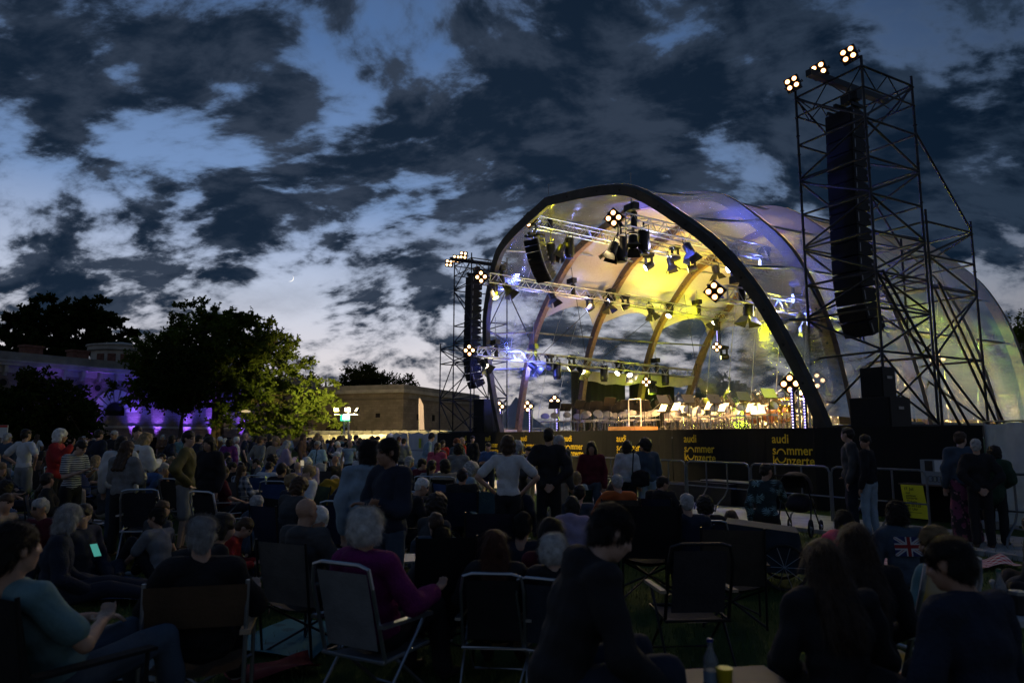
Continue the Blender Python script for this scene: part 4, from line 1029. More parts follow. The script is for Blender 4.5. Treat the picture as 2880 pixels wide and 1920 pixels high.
# thin stage smoke hanging under the tent
sm = MB(); NS = 12
prof = [(x*.93, max(.02, t*.93)) for x, t in ARC[::3]+[ARC[-1]]]
for b_, ln in ((-.6, 8.0), (9.3, -7.0)):
    for x, t in prof: sm.v.append(tuple(LS(CS+x, b_-math.sin(R(ln))*t, SH+.05+math.cos(R(ln))*t)))
n_ = len(prof); sm.f = [list(range(n_)), list(range(n_, 2*n_))[::-1]]+[[k+1, k, n_+k, n_+k+1] for k in range(n_-1)]+[[0, n_-1, 2*n_-1, n_]]; sm.m = [0]*len(sm.f)
m_, t_, o_ = nodemat('stage_smoke'); vol = t_.new('ShaderNodeVolumePrincipled'); vol.inputs['Color'].default_value = (.9, .9, .9, 1); vol.inputs['Density'].default_value = .019; vol.inputs['Anisotropy'].default_value = .35; t_.l.new(vol.outputs[0], o_.inputs['Volume'])
so_ = sm.build('stage_smoke', m_); so_.location = S0; so_.rotation_euler = (0, 0, SRZ); tag(so_, 'thin pale theatre smoke drifting under the tent roof', 'smoke', kind='stuff')
# ------------------------------------------------------------------ orchestra furniture
M_SEAT = mat('grey_upholstery', (.25, .235, .25), .8, vary=.15)
M_PAPER = mat('sheet_music', (.85, .80, .68), .7)
M_PODW = mat('podium_wood', (.40, .20, .08), .5, vary=.25, vscale=4)
def chair_proto():
    m = MB(); m.box((0, 0, .46), (.42, .42, .05)); m.lathe([(.0, 0), (.0, .01)], 4, (0, 0, .46)); seat = m.mesh('seat', M_SEAT)
    m = MB()
    P = [(.20*math.cos(a)*1.0, .23+.02*math.sin(a*2), .72+.13*math.sin(a)) for a in np.linspace(0, 2*math.pi, 14)[:-1]]
    m.prism([V(*p) for p in P], (0, -.02, 0), (0, .02, 0)); back = m.mesh('backrest', M_SEAT)
    legs = []
    for sx in (-1, 1):
        m = MB(); m.pipe([(sx*.2, -.22, 0), (sx*.2, -.2, .44), (sx*.2, .2, .44)], .012, 5); legs.append(m.mesh('leg', M_CHROME))
        m = MB(); m.pipe([(sx*.21, .27, 0), (sx*.19, .2, .45), (sx*.16, .24, .78)], .012, 5); legs.append(m.mesh('leg', M_CHROME))
    return seat, back, legs
CH = chair_proto()
ROWN = ['innermost', 'second', 'third', 'fourth', 'fifth', 'outermost']
def orch_chair(s, b, face, row, z=SH):
    c = thing('orchestra_chair', f'grey padded chrome-legged orchestra chair in the {ROWN[row]} row round the podium', 'chair', SP(s, b, z), face, f'orchestra chairs of the {ROWN[row]} row')
    link('seat', CH[0], c); link('backrest', CH[1], c)
    for l in CH[2]: link('leg', l, c)
def stand_proto():
    d = MB(); d.box((0, 0, 0), (.50, .012, .34)); d.box((0, -.03, -.17), (.50, .06, .012)); desk = d.mesh('desk', M_BLACKM)
    p = MB(); p.tube((0, 0, .03), (0, 0, 1.05), .012, 6); pole = p.mesh('pole', M_BLACKM)
    f = MB()
    for k in range(3): a = k*2.094; f.tube((0, 0, .22), (.28*math.cos(a), .28*math.sin(a), 0), .010, 5)
    foot = f.mesh('foot', M_BLACKM); q = MB(); q.box((0, 0, .02), (.46, .008, .31)); q.box((.0, -.005, .02), (.004, .008, .31)); paper = q.mesh('sheet_music', M_PAPER)
    return desk, pole, foot, paper
SD = stand_proto()
def stand(s, b, face, paper, h=1.12, z=SH, row=0):
    txt = 'black music stand holding white sheet music' if paper else f'empty black music stand before the {ROWN[row]} orchestra row'
    o = thing('music_stand', txt, 'music stand', SP(s, b, z), face, 'music stands with sheets' if paper else f'empty music stands of the {ROWN[row]} row')
    link('pole', SD[1], o); link('foot', SD[2], o); d = link('desk', SD[0], o, (0, 0, h)); d.rotation_euler = (R(-28), 0, 0)
    if paper: link('sheet_music', SD[3], d, (0, -.012 if paper > 0 else .012, .0))
r = random.Random(4)
ps, pb, pz = on_b(1779, 1208, 1.25)
for ring, (rad, n) in enumerate([(2.2, 7), (3.2, 11), (4.2, 13), (5.2, 14), (6.2, 14), (7.2, 13)]):
    for k in range(n):
        a = R(-88+176*(k+.5)/n+r.uniform(-3, 3)); s = ps+math.sin(a)*rad*1.02; b = 1.1+math.cos(a)*rad*.95
        if not (-.9 < s < 13.6) or b > 9.6 or b < .7: continue
        face = SRZ+a+r.uniform(-.25, .25)
        orch_chair(s, b, face, ring)
        if k % 2 == 0 or ring > 2:
            fs, fb = s-math.sin(a)*.75, b-math.cos(a)*.72
            if fb > .75: stand(fs, fb, face+math.pi, 0, r.uniform(.98, 1.16), row=ring)
# stands whose white sheets show, by photo pixel
for px, py, b, back in [(1866, 1147, 2.4, 0), (1901, 1145, 3.2, 0), (1997, 1141, 2.6, 0), (2034, 1147, 3.3, 0), (2113, 1148, 3.6, 0), (2131, 1155, 2.6, 1), (1930, 1152, 4.4, 1), (2248, 1130, 4.4, 1)]:
    s, _, z = on_b(px, py, b); stand(s, b, SRZ+(R(60) if back else R(-12)), 1, z-SH)
pod = thing('conductor_podium', 'low wooden conductor podium with white tube rail', 'podium', SP(ps, pb), SRZ)
m = MB(); m.box((0, 0, .09), (1.5, 1.0, .18)); m.build('platform', M_PODW, pod); m = MB(); m.box((.2, -.56, .05), (1.0, .12, .10)); m.build('step', M_PODW, pod)
m = MB(); m.pipe([(-.62, .35, .18), (-.62, .35, 1.12), (-.58, .35, 1.16), (.02, .35, 1.16), (.05, .35, 1.12), (.05, .35, .18)], .02, 6); m.build('rail', M_WHITE, pod); m = MB(); m.tube((-.62, .35, .55), (.05, .35, .55), .016, 6); m.build('rail_bar', M_WHITE, pod)
# microphones on boom stands
for i, (px, py, b) in enumerate([(1470+230, 1130, 4.5), (1720, 1128, 5.5), (1756, 1131, 3.5), (1895, 1108, 5.0), (1925, 1118, 5.8), (2026, 1098, 6.0), (2058, 1106, 4.4), (2100, 1110, 5.6), (2160, 1100, 5.0), (1990, 1104, 6.8), (1818, 1125, 6.2), (2190, 1115, 3.6), (1500+330, 1135, 2.8), (1960, 1128, 2.2)]):
    s, _, z = on_b(px, py, b); o = thing('microphone_stand', 'thin boom microphone stand rising above the orchestra chairs', 'microphone', SP(s, b), SRZ+r.uniform(-1, 1), 'boom microphones on the stage'); h = z-SH
    m = MB(); m.tube((0, 0, 0), (0, 0, h*.72), .010, 5); m.build('pole', M_BLACKM, o); m = MB(); m.tube((-.3, 0, h*.5), (.35, 0, h), .008, 5); m.build('boom', M_STEEL, o); m = MB(); m.tube((.33, 0, h-.02), (.45, 0, h+.05), .022, 7); m.build('capsule', M_STEEL, o)
    m = MB(); m.lathe([(.16, 0), (.16, .015), (.02, .03)], 10); m.build('base', M_BLACKM, o)
# percussion at the near rear of the stage
M_COPPER = mat('copper_kettle', (.60, .28, .14), .3, .9); M_BRASS = mat('brass', (.75, .52, .16), .22, 1.0); M_SKIN = mat('drum_skin', (.75, .72, .64), .6)
for k, (px, b) in enumerate([(2120, 5.2), (2165, 4.6), (2195, 5.4)]):
    s, _, z = on_b(px, 1150, b); o = thing('timpani', 'copper kettle drum with pale skin at the near rear of the stage', 'drum', SP(s, b), SRZ, 'kettle drums'); rr = .36+.03*k
    m = MB(); m.lathe([(.05, .28), (rr*.6, .36), (rr*.93, .58), (rr, .82)], 18); m.build('kettle', M_COPPER, o, True); m = MB(); m.lathe([(rr, .821), (rr+.01, .83), (rr*.98, .845), (.01, .847)], 18); m.build('head', M_SKIN, o)
    for q in range(4): a = q*math.pi/2+.4; m = MB(); m.tube((math.cos(a)*.3, math.sin(a)*.3, 0), (math.cos(a)*rr, math.sin(a)*rr, .8), .012, 5); m.build('leg', M_CHROME, o)
for px, py, b in [(2172, 1112, 5.8), (2205, 1122, 5.0), (2150, 1118, 6.4), (2225, 1142, 3.8)]:
    s, _, z = on_b(px, py, b); h = z-SH; o = thing('cymbal_stand', 'tilted brass cymbal on a chrome stand behind the kettle drums', 'cymbal', SP(s, b), SRZ, 'cymbals on stands')
    m = MB(); m.tube((0, 0, .3), (0, 0, h), .010, 5); m.build('pole', M_CHROME, o); m = MB(); m.lathe([(.21, 0), (.06, .02), (.03, .05), (.01, .055)], 16); c = m.build('cymbal', M_BRASS, o, True, (0, 0, h)); c.rotation_euler = (R(18), R(8), 0)
    m = MB()
    for q in range(3): a = q*2.094; m.tube((0, 0, .32), (.25*math.cos(a), .25*math.sin(a), 0), .010, 5)
    m.build('tripod', M_CHROME, o)
s, _, z = on_b(2140, 1160, 6.6); o = thing('bass_drum', 'large bass drum on edge at the rear of the stage', 'drum', SP(s, 6.6), SRZ+R(20))
m = MB(); m.lathe([(.44, -.2), (.46, -.2), (.46, .2), (.44, .2)], 22, (0, 0, .62), [[1, 0, 0], [0, 0, 1], [0, 1, 0]]); m.build('shell', M_PODW, o, True); m = MB(); m.lathe([(.44, .205), (.01, .206)], 22, (0, 0, .62), [[1, 0, 0], [0, 0, -1], [0, 1, 0]]); m.build('head', M_SKIN, o)
m = MB(); m.tube((-.4, -.2, 0), (-.2, 0, .3), .015, 5); m.tube((.4, -.2, 0), (.2, 0, .3), .015, 5); m.tube((-.4, .2, 0), (-.2, 0, .3), .015, 5); m.tube((.4, .2, 0), (.2, 0, .3), .015, 5); m.build('cradle', M_CHROME, o)
# brass instruments left on their stands: a euphonium-like bell and a horn
for px, py, b in [(2190, 1168, 2.6), (2212, 1160, 3.0)]:
    s, _, z = on_b(px, py, b); o = thing('brass_instrument', 'coiled brass horn resting on a floor stand near the kettle drums', 'horn', SP(s, b), SRZ+r.uniform(-.5, .5), 'brass instruments on stands')
    m = MB(); m.pipe([(.16*math.cos(a), .02*math.sin(3*a), .42+.16*math.sin(a)) for a in np.linspace(0, 2*math.pi, 15)[:-1]], .018, 6, True); m.build('tubing', M_BRASS, o, True)
    m = MB(); m.lathe([(.02, 0), (.03, .12), (.06, .22), (.15, .30)], 14, (.12, 0, .45)); m.build('bell', M_BRASS, o, True); m = MB(); m.tube((0, 0, 0), (0, 0, .3), .012, 5); m.lathe([(.14, 0), (.14, .01)], 8); m.build('stand', M_BLACKM, o)
# speaker stack in front of the near scaffold tower
s, b, z = on_b(2470, 1200, .15)
o = thing('subwoofer_stack', 'black subwoofer with smaller speaker on top at the near scaffold tower', 'loudspeaker', SP(s, .25), SRZ)
for nm, zz, sz in (('subwoofer', .34, (.98, .70, .68)), ('speaker_cabinet', 1.02, (.54, .45, .66))):
    m = MB(); m.box((0, 0, zz), sz); c = m.build(nm, M_CAB, o); m = MB(); m.box((0, -sz[1]/2-.012, zz), (sz[0]*.93, .02, sz[2]*.93)); m.build('grille', mat('speaker_grille', (.006, .006, .007), .8), c); m = MB(); m.box((sz[0]/2+.008, 0, zz+.1), (.016, .18, .06)); m.build('handle', M_STEEL, c)
for px, zz, ht in ((1322, .0, 1.55),):
    s, b, z = on_b(px, 1205, .6); o = thing('subwoofer_stack', 'black speaker stack under the far scaffold tower', 'loudspeaker', SP(s-.9, 1.0), SRZ)
    for q in range(2): m = MB(); m.box((0, 0, .4+q*.81), (1.1, .75, .8)); c = m.build('subwoofer', M_CAB, o); m = MB(); m.box((0, -.388, .4+q*.81), (1.02, .02, .74)); m.build('grille', mat('speaker_grille', (.006, .006, .007), .8), c)
# small white pagoda tent beyond the far end of the stage
pt_ = at_depth(1452, 1230, 47); o = thing('pagoda_tent', 'small pale pagoda tent seen through the clear side wall', 'tent', (pt_[0], pt_[1], 0))
m = MB(); m.lathe([(2.1, 2.3), (1.2, 2.9), (.45, 3.7), (.05, 4.3)], 4); m.build('canopy', mat('pale_canvas', (.50, .52, .55), .8), o)
for k in range(4): a = k*math.pi/2; m = MB(); m.tube((2.0*math.cos(a), 2.0*math.sin(a), 0), (2.0*math.cos(a), 2.0*math.sin(a), 2.3), .04, 6); m.build('pole', M_ALU, o)
for k in range(3): a = k*math.pi/2+math.pi; A = V(2*math.cos(a), 2*math.sin(a), 0); B = V(2*math.cos(a+math.pi/2), 2*math.sin(a+math.pi/2), 0); m = MB(); m.bar((A+B)/2*.0+A+V(0, 0, 1.15), B+V(0, 0, 1.15), .02, 2.2); m.build('side_panel', mat('pale_canvas', (.50, .52, .55), .8), o)
# ------------------------------------------------------------------ trees
def m_leaf(name, c1, c2):
    m, t, o = nodemat(name)
    oc = t.new('ShaderNodeTexCoord').outputs['Object']; nz = t.noise(oc, 1.3, 3, .6)[0]; gi = t.new('ShaderNodeNewGeometry').outputs['Random Per Island']
    c = t.mix(t.math('ADD', t.math('MULTIPLY', nz, .6), t.math('MULTIPLY', gi, .4)), c1, c2)
    d = t.new('ShaderNodeBsdfDiffuse'); t.l.new(c, d.inputs[0]); tl = t.new('ShaderNodeBsdfTranslucent'); t.l.new(t.mix(1.0, c, (1.2, 1.25, .6), 'MULTIPLY'), tl.inputs[0])
    mx = t.new('ShaderNodeMixShader'); mx.inputs[0].default_value = .35; t.l.new(d.outputs[0], mx.inputs[1]); t.l.new(tl.outputs[0], mx.inputs[2]); t.l.new(mx.outputs[0], o.inputs[0]); return m
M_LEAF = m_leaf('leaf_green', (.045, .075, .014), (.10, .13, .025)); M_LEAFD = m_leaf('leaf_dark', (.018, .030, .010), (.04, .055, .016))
M_BARK = mat('bark', (.07, .05, .035), .95, vary=.4, vscale=3, bump=.6, bscale=8)
def tree(name, label, loc, height, crown, nleaf, leaf, lsize, seed, group=None, trunk_r=.25, levels=4, base=.25, stems=1, material=None):
    """crown: list of (cx, cy, cz, rx, ry, rz) ellipsoids relative to the foot; twigs grow towards points spread through them"""
    r = np.random.default_rng(seed); T = thing(name, label, 'tree', loc, 0, group)
    vol = np.array([c[3]*c[4]*c[5] for c in crown]); pr = vol/vol.sum()
    # attraction points
    na = 260 if nleaf < 60000 else 520; pts = []
    for i in r.choice(len(crown), na, p=pr):
        c = crown[i]; v = r.normal(size=3); v /= np.linalg.norm(v); q = r.random()**.42; pts.append(np.array(c[:3])+v*q*np.array(c[3:]))
    pts = np.array(pts)
    mb = MB(); tw = []
    zc = np.mean([c[2] for c in crown]); nodes = []
    for s_ in range(stems):
        off = r.normal(0, .25, 2) if stems > 1 else np.zeros(2); lean = r.normal(0, .5, 2)*(1 if stems > 1 else .4)
        tp = [np.array([off[0]+lean[0]*f*f*height*.12, off[1]+lean[1]*f*f*height*.12, f*zc*1.02]) for f in np.linspace(0, 1, 8)]
        mb.pipe(tp, [trunk_r*(1.25 if i == 0 else 1-.75*i/8)/(stems**.4) for i in range(8)], 8); nodes += [(p, trunk_r*(1-.75*i/8)/(stems**.4)) for i, p in enumerate(tp) if i*1.0/7 > base]
    main = pts[r.choice(na, 26, replace=False)]
    for p in main:
        d = [np.linalg.norm(p-n[0])+1.4*max(0, n[0][2]-p[2]+.2) for n in nodes[:8*stems]]; n0 = nodes[int(np.argmin(d))]
        a = n0[0]; mid = (a+p)/2+np.array([0, 0, -.04*np.linalg.norm(p-a)])+r.normal(0, .12, 3)
        mb.pipe([a, lerp(a, mid, .6), mid, lerp(mid, p, .5), p], [n0[1]*.55, n0[1]*.42, n0[1]*.3, n0[1]*.2, .012], 5)
        nodes += [(mid, n0[1]*.3), (lerp(mid, p, .5), n0[1]*.22), (p, .02)]
    NP = np.array([n[0] for n in nodes])
    for p in pts:
        j = int(np.argmin(np.linalg.norm(NP-p, axis=1))); a = NP[j]
        if np.linalg.norm(p-a) > .05: mb.pipe([a, (a+p)/2+r.normal(0, .05, 3), p], [min(.03, nodes[j][1]*.6+.006), .012, .005], 4)
        tw.append((a, p))
    mb.build('trunk', M_BARK, T)
    # leaves along twigs that fan out round each attraction point
    per = nleaf//na; P = []; Dr = []
    for a, p in tw:
        sc = .10*height**.5
        k = per//9+1
        for _ in range(9):
            dv = r.normal(size=3); dv[2] = dv[2]*.6+.25; dv /= np.linalg.norm(dv); L = sc*(1.1+1.6*r.random()); ts = r.random(k)
            q = p+dv*L*ts[:, None]+r.normal(0, .04*sc*3, (k, 3)); q[:, 2] -= .12*L*ts**2
            P.append(q); Dr.append(np.repeat(dv[None], k, 0))
    P = np.concatenate(P); Dr = np.concatenate(Dr); n = len(P)
    ax = Dr+r.normal(0, .7, (n, 3)); ax /= np.linalg.norm(ax, axis=1)[:, None]; sd = np.cross(ax, r.normal(size=(n, 3))); sd /= np.linalg.norm(sd, axis=1)[:, None]
    ls = lsize*(.7+.6*r.random(n))[:, None]
    v = np.stack([P, P+ax*ls*.5+sd*ls*.3, P+ax*ls, P+ax*ls*.5-sd*ls*.3], 1).reshape(-1, 3)
    me = bpy.data.meshes.new('crown'); me.vertices.add(4*n); me.vertices.foreach_set('co', v.ravel()); me.loops.add(4*n); me.loops.foreach_set('vertex_index', np.arange(4*n)); me.polygons.add(n); me.polygons.foreach_set('loop_start', np.arange(0, 4*n, 4))
    me.update(); me.validate(); me.materials.append(material or M_LEAF); link('crown', me, T); return T
def foot(px, d): p = at_depth(px, 1230, d); return (p[0], p[1], 0)
def hz(py, d): return (1230-py)/2018*d+EYE            # height of photo row py at distance d
D = 58; k = D/2018; q_ = 1.38
tree('broad_tree', 'broad lawn tree lit yellow-green from the right by the floodlights', foot(612, D), 13.8, [tuple(v*q_ for v in c) for c in [(-1.6, .2, 5.8, 3.6, 3.2, 2.6), (0, 0, 5.7, 4.2, 4.0, 3.1), (-1.2, 0, 7.2, 2.6, 2.6, 2.2), (1.2, .3, 6.6, 2.8, 2.6, 2.2), (4.0, -.6, 3.4, 3.2, 2.6, 2.4), (-3.8, .3, 4.8, 2.8, 2.5, 2.3), (-.4, 0, 8.2, 1.3, 1.2, .9), (-2.2, 0, 8.0, .7, .7, .9), (-.8, 0, 8.9, .6, .6, .8), (1.9, 0, 7.7, .7, .7, .8), (4.4, 0, 5.9, .8, .7, .7), (2.6, 0, 5.8, 2.3, 2.0, 1.8), (5.8, -.6, 2.7, 1.6, 1.6, 1.8), (2.2, -1.6, 2.7, 2.6, 1.8, 1.6)]], 76000, None, .25, 11, trunk_r=.36, stems=3, base=.2)
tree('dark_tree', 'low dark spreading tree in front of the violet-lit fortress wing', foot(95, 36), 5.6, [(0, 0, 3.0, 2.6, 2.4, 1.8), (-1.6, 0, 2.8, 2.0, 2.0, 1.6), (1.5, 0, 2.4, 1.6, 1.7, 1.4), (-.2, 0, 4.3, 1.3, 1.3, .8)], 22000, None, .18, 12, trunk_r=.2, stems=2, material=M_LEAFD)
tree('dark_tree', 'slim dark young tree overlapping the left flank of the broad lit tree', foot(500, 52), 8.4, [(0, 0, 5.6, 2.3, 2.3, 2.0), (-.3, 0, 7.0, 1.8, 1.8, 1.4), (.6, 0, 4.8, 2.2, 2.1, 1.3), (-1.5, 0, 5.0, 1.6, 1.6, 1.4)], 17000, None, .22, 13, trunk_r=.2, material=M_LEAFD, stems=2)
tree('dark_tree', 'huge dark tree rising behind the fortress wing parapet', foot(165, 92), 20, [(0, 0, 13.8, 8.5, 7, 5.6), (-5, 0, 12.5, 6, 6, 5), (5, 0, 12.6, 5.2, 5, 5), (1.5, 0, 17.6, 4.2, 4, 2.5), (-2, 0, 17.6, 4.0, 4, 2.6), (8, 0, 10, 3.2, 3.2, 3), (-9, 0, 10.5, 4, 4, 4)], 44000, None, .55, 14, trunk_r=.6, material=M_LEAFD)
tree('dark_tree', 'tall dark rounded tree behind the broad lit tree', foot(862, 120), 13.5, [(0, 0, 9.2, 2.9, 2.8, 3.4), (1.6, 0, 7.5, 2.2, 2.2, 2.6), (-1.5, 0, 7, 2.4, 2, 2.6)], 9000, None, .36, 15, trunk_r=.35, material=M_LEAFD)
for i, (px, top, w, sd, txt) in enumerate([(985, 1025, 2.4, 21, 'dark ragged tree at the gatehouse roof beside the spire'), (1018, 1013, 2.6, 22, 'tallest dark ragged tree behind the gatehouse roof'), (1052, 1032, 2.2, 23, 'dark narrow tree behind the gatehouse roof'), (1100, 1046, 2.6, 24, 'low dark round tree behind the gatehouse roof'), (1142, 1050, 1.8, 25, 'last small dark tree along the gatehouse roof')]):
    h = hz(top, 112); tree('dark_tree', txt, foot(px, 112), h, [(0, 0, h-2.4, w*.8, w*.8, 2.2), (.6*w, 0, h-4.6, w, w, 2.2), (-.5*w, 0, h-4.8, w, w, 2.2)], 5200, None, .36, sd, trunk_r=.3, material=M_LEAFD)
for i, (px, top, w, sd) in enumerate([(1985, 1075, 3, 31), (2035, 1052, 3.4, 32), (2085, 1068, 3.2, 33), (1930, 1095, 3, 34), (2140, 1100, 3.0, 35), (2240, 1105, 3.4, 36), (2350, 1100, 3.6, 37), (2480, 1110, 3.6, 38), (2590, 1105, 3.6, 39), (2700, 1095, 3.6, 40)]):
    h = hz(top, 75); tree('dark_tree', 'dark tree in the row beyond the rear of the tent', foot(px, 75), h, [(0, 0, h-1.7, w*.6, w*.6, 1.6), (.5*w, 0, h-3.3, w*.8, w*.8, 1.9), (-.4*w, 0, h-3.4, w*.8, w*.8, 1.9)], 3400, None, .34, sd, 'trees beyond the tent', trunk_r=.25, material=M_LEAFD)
tree('dark_tree', 'green-tinged tree beyond the last timber arch', foot(2905, 42), hz(850, 42), [(0, 0, 6.4, 1.9, 1.9, 2.2), (.3, 0, 7.8, 1.3, 1.3, 1.4), (.6, 0, 4.0, 2.0, 2, 2)], 9000, None, .17, 41, trunk_r=.25, material=M_LEAF)
# ------------------------------------------------------------------ toilets, tarpaulin fence, floodlight mast, flag
M_CABIN = mat('pale_plastic', (.62, .60, .52), .5, vary=.1); M_TARP = mat('white_tarpaulin', (.62, .64, .66), .6, vary=.12, vscale=1.2, bump=.5, bscale=2)
def cabin_proto():
    m = MB(); m.box((0, 0, 1.08), (1.08, 1.15, 2.06)); body = m.mesh('body', M_CABIN)
    P = []; N = 8
    m = MB()
    rr = [(math.cos(a)*.57, 2.1+.24*math.sin(a)**.7) for a in np.linspace(0, math.pi, N+1)]
    m.prism([V(x, 0, z) for x, z in rr], (0, -.6, 0), (0, .6, 0)); roof = m.mesh('roof', M_CABIN)
    m = MB(); m.lathe([(.05, 2.3), (.05, 2.45)], 8, (.25, .3, 0)); vent = m.mesh('vent_pipe', M_BLACKM); m = MB(); m.box((0, -.59, 1.05), (.7, .03, 1.8)); door = m.mesh('door', mat('cabin_door', (.30, .36, .38), .5)); return body, roof, vent, door
CB = cabin_proto()
CA, CB_ = at_depth(893, 1230, 70)[:2], at_depth(1252, 1230, 66)[:2]
nC = 15; dv = (CB_-CA); cang = math.atan2(dv[1], dv[0])
for i in range(nC):
    p = CA+dv*i/(nC-1); o = thing('toilet_cabin', 'pale portable toilet cabin with rounded roof in the row before the gatehouse', 'toilet cabin', (p[0], p[1], 0), cang, 'portable toilet cabins')
    link('body', CB[0], o); r_ = link('roof', CB[1], o); link('vent_pipe', CB[2], r_); link('door', CB[3], o)
def fence_panel(A, B, h, label, group, material, folds=.05):
    A, B = np.array(A, float), np.array(B, float); L = np.linalg.norm(B-A); o = thing('tarpaulin_fence_panel', label, 'fence', (A[0], A[1], 0), math.atan2(B[1]-A[1], B[0]-A[0]), group)
    m = MB(); m.pipe([(0, 0, .05), (0, 0, h), (L, 0, h), (L, 0, .05)], .022, 6, True); m.build('frame', M_STEEL, o)
    m = MB(); N = 16; rr = random.Random(hash((round(A[0], 2), round(B[1], 2))) & 255)
    for j in range(N+1):
        for q in range(5): f = q/4; m.v.append((.04+(L-.08)*j/N, -.03+folds*math.sin(j*1.3+q)*(1-abs(2*j/N-1))*rr.random(), h*.06+(h*.92)*f-.02*math.sin(j*.9)*(f == 1)))
    for j in range(N):
        for q in range(4): m.f.append([j*5+q, (j+1)*5+q, (j+1)*5+q+1, j*5+q+1]); m.m.append(0)
    m.build('tarpaulin', material, o, True)
    for x in (.15, L-.15): m = MB(); m.box((x, 0, .07), (.22, .6, .14)); m.build('foot_block', mat('concrete', (.30, .30, .29), .9), o)
    return o
FA, FB = at_depth(852, 1230, 62)[:2], at_depth(1095, 1230, 56)[:2]
for i in range(3): fence_panel(lerp(FA, FB, i/3+.004), lerp(FA, FB, (i+1)/3-.004), 1.95, 'cream-lit tarpaulin fence panel in front of the toilet cabins', 'tarpaulin fence at the toilets', mat('cream_tarpaulin', (.66, .62, .52), .6, bump=.5, bscale=2), .12)
FC, FD, FE = at_depth(1101, 1230, 44)[:2], at_depth(1149, 1230, 42)[:2], at_depth(1232, 1230, 40)[:2]
fence_panel(FC, FD, 1.95, 'narrow white tarpaulin fence panel next to the stage banner', None, M_TARP)
fp = fence_panel(FD+(FE-FD)*.01, FE, 1.95, 'white tarpaulin fence panel with a yellow-green notice', None, M_TARP)
m = MB(); m.box((1.25, -.12, 1.35), (.22, .012, .55)); m.build('notice', mat('yellow_green_paper', (.55, .60, .05), .7), fp)
# floodlight mast
p = at_depth(973, 1230, 50); ms = thing('floodlight_mast', 'lattice floodlight mast with three floodlights above the crowd', 'light mast', (p[0], p[1], 0))
hM = hz(1153, 50); m = MB()
for sx, sy in ((-.16, -.16), (.16, -.16), (.16, .16), (-.16, .16)): m.tube((sx, sy, 0), (sx, sy, hM-.35), .025, 6)
for k in range(int((hM-.4)/.32)):
    z = k*.32
    for a, b in (((-.16, -.16), (.16, -.16)), ((.16, -.16), (.16, .16)), ((.16, .16), (-.16, .16)), ((-.16, .16), (-.16, -.16))):
        a, b = (a, b) if k % 2 else (b, a); m.tube((*a, z), (*b, z+.32), .012, 4)
m.build('lattice_mast', M_ALU, ms); m = MB(); m.bar((-.9, 0, hM-.3), (.9, 0, hM-.3), .06, .06); m.build('crossbar', M_ALU, ms)
for x, lit, rz in ((-.75, 0, R(35)), (.05, 1, R(10)), (.75, 1, R(-60))):
    m = MB(); m.box((0, 0, 0), (.40, .14, .30)); f = m.build('floodlight', M_BLACKM, ms, loc=(x, -.05, hM-.0)); f.rotation_euler = (R(-25), 0, rz)
    m = MB(); m.box((0, -.075, 0), (.34, .012, .24)); m.build('floodlight_glass', emis('flood_glass', (1, .84, .45), 14) if lit else mat('dark_glass', (.03, .03, .035), .1), f)
m = MB(); m.box((-.05, -.22, hz(1175, 50)), (.66, .03, .42)); sg = m.build('exit_sign', emis('exit_green', (.05, .75, .40), 1.6), ms); m = MB(); m.box((.02, -.24, hz(1175, 50)), (.50, .012, .28)); m.build('exit_sign_panel', emis('exit_white', (.85, 1, .9), 2.0), sg)
lamp('flood', 'SPOT', (p[0]-.5, p[1]-.5, hM+.1), at_depth(815, 1220, 57), 4800, (1, .86, .18), .25, 75, .6)
lamp('flood', 'SPOT', (p[0]+.4, p[1]-.4, hM+.1), at_depth(1010, 1205, 80), 15000, (1, .74, .30), .25, 110, .6)
# slim street lamp near the broad tree
q = at_depth(688, 1230, 47); o = thing('street_lamp', 'thin post lamp with flat head under the broad lit tree', 'street lamp', (q[0], q[1], 0)); h = hz(1160, 47)
m = MB(); m.tube((0, 0, 0), (0, 0, h), .04, 8, .03); m.build('post', M_DARKST, o); m = MB(); m.lathe([(.05, h), (.28, h+.04), (.30, h+.10), (.05, h+.18)], 12); m.build('lamp_head', emis('street_head', (1, .75, .35), .6), o)
# feather flag
q = at_depth(1178, 1230, 64); o = thing('feather_flag', 'tall narrow pale feather flag before the gatehouse wall', 'flag', (q[0], q[1], 0)); z0, z1 = hz(1208, 64), hz(1120, 64)
m = MB(); m.tube((0, 0, 0), (0, 0, z1), .03, 6, .012); m.build('pole', M_WHITE, o)
m = MB(); N = 8
for j in range(N+1):
    f = j/N; z = lerp(z0, z1, f); w = .45*(1-max(0, f-.75)*2.6); m.v += [(.03-.1*math.sin(f*2), 0, z), (.03-.1*math.sin(f*2)+w, .08*math.sin(f*5), z)]
for j in range(N): m.f.append([2*j, 2*j+1, 2*j+3, 2*j+2]); m.m.append(0)
m.build('flag_cloth', mat('pale_lilac_cloth', (.55, .46, .55), .7), o, True)
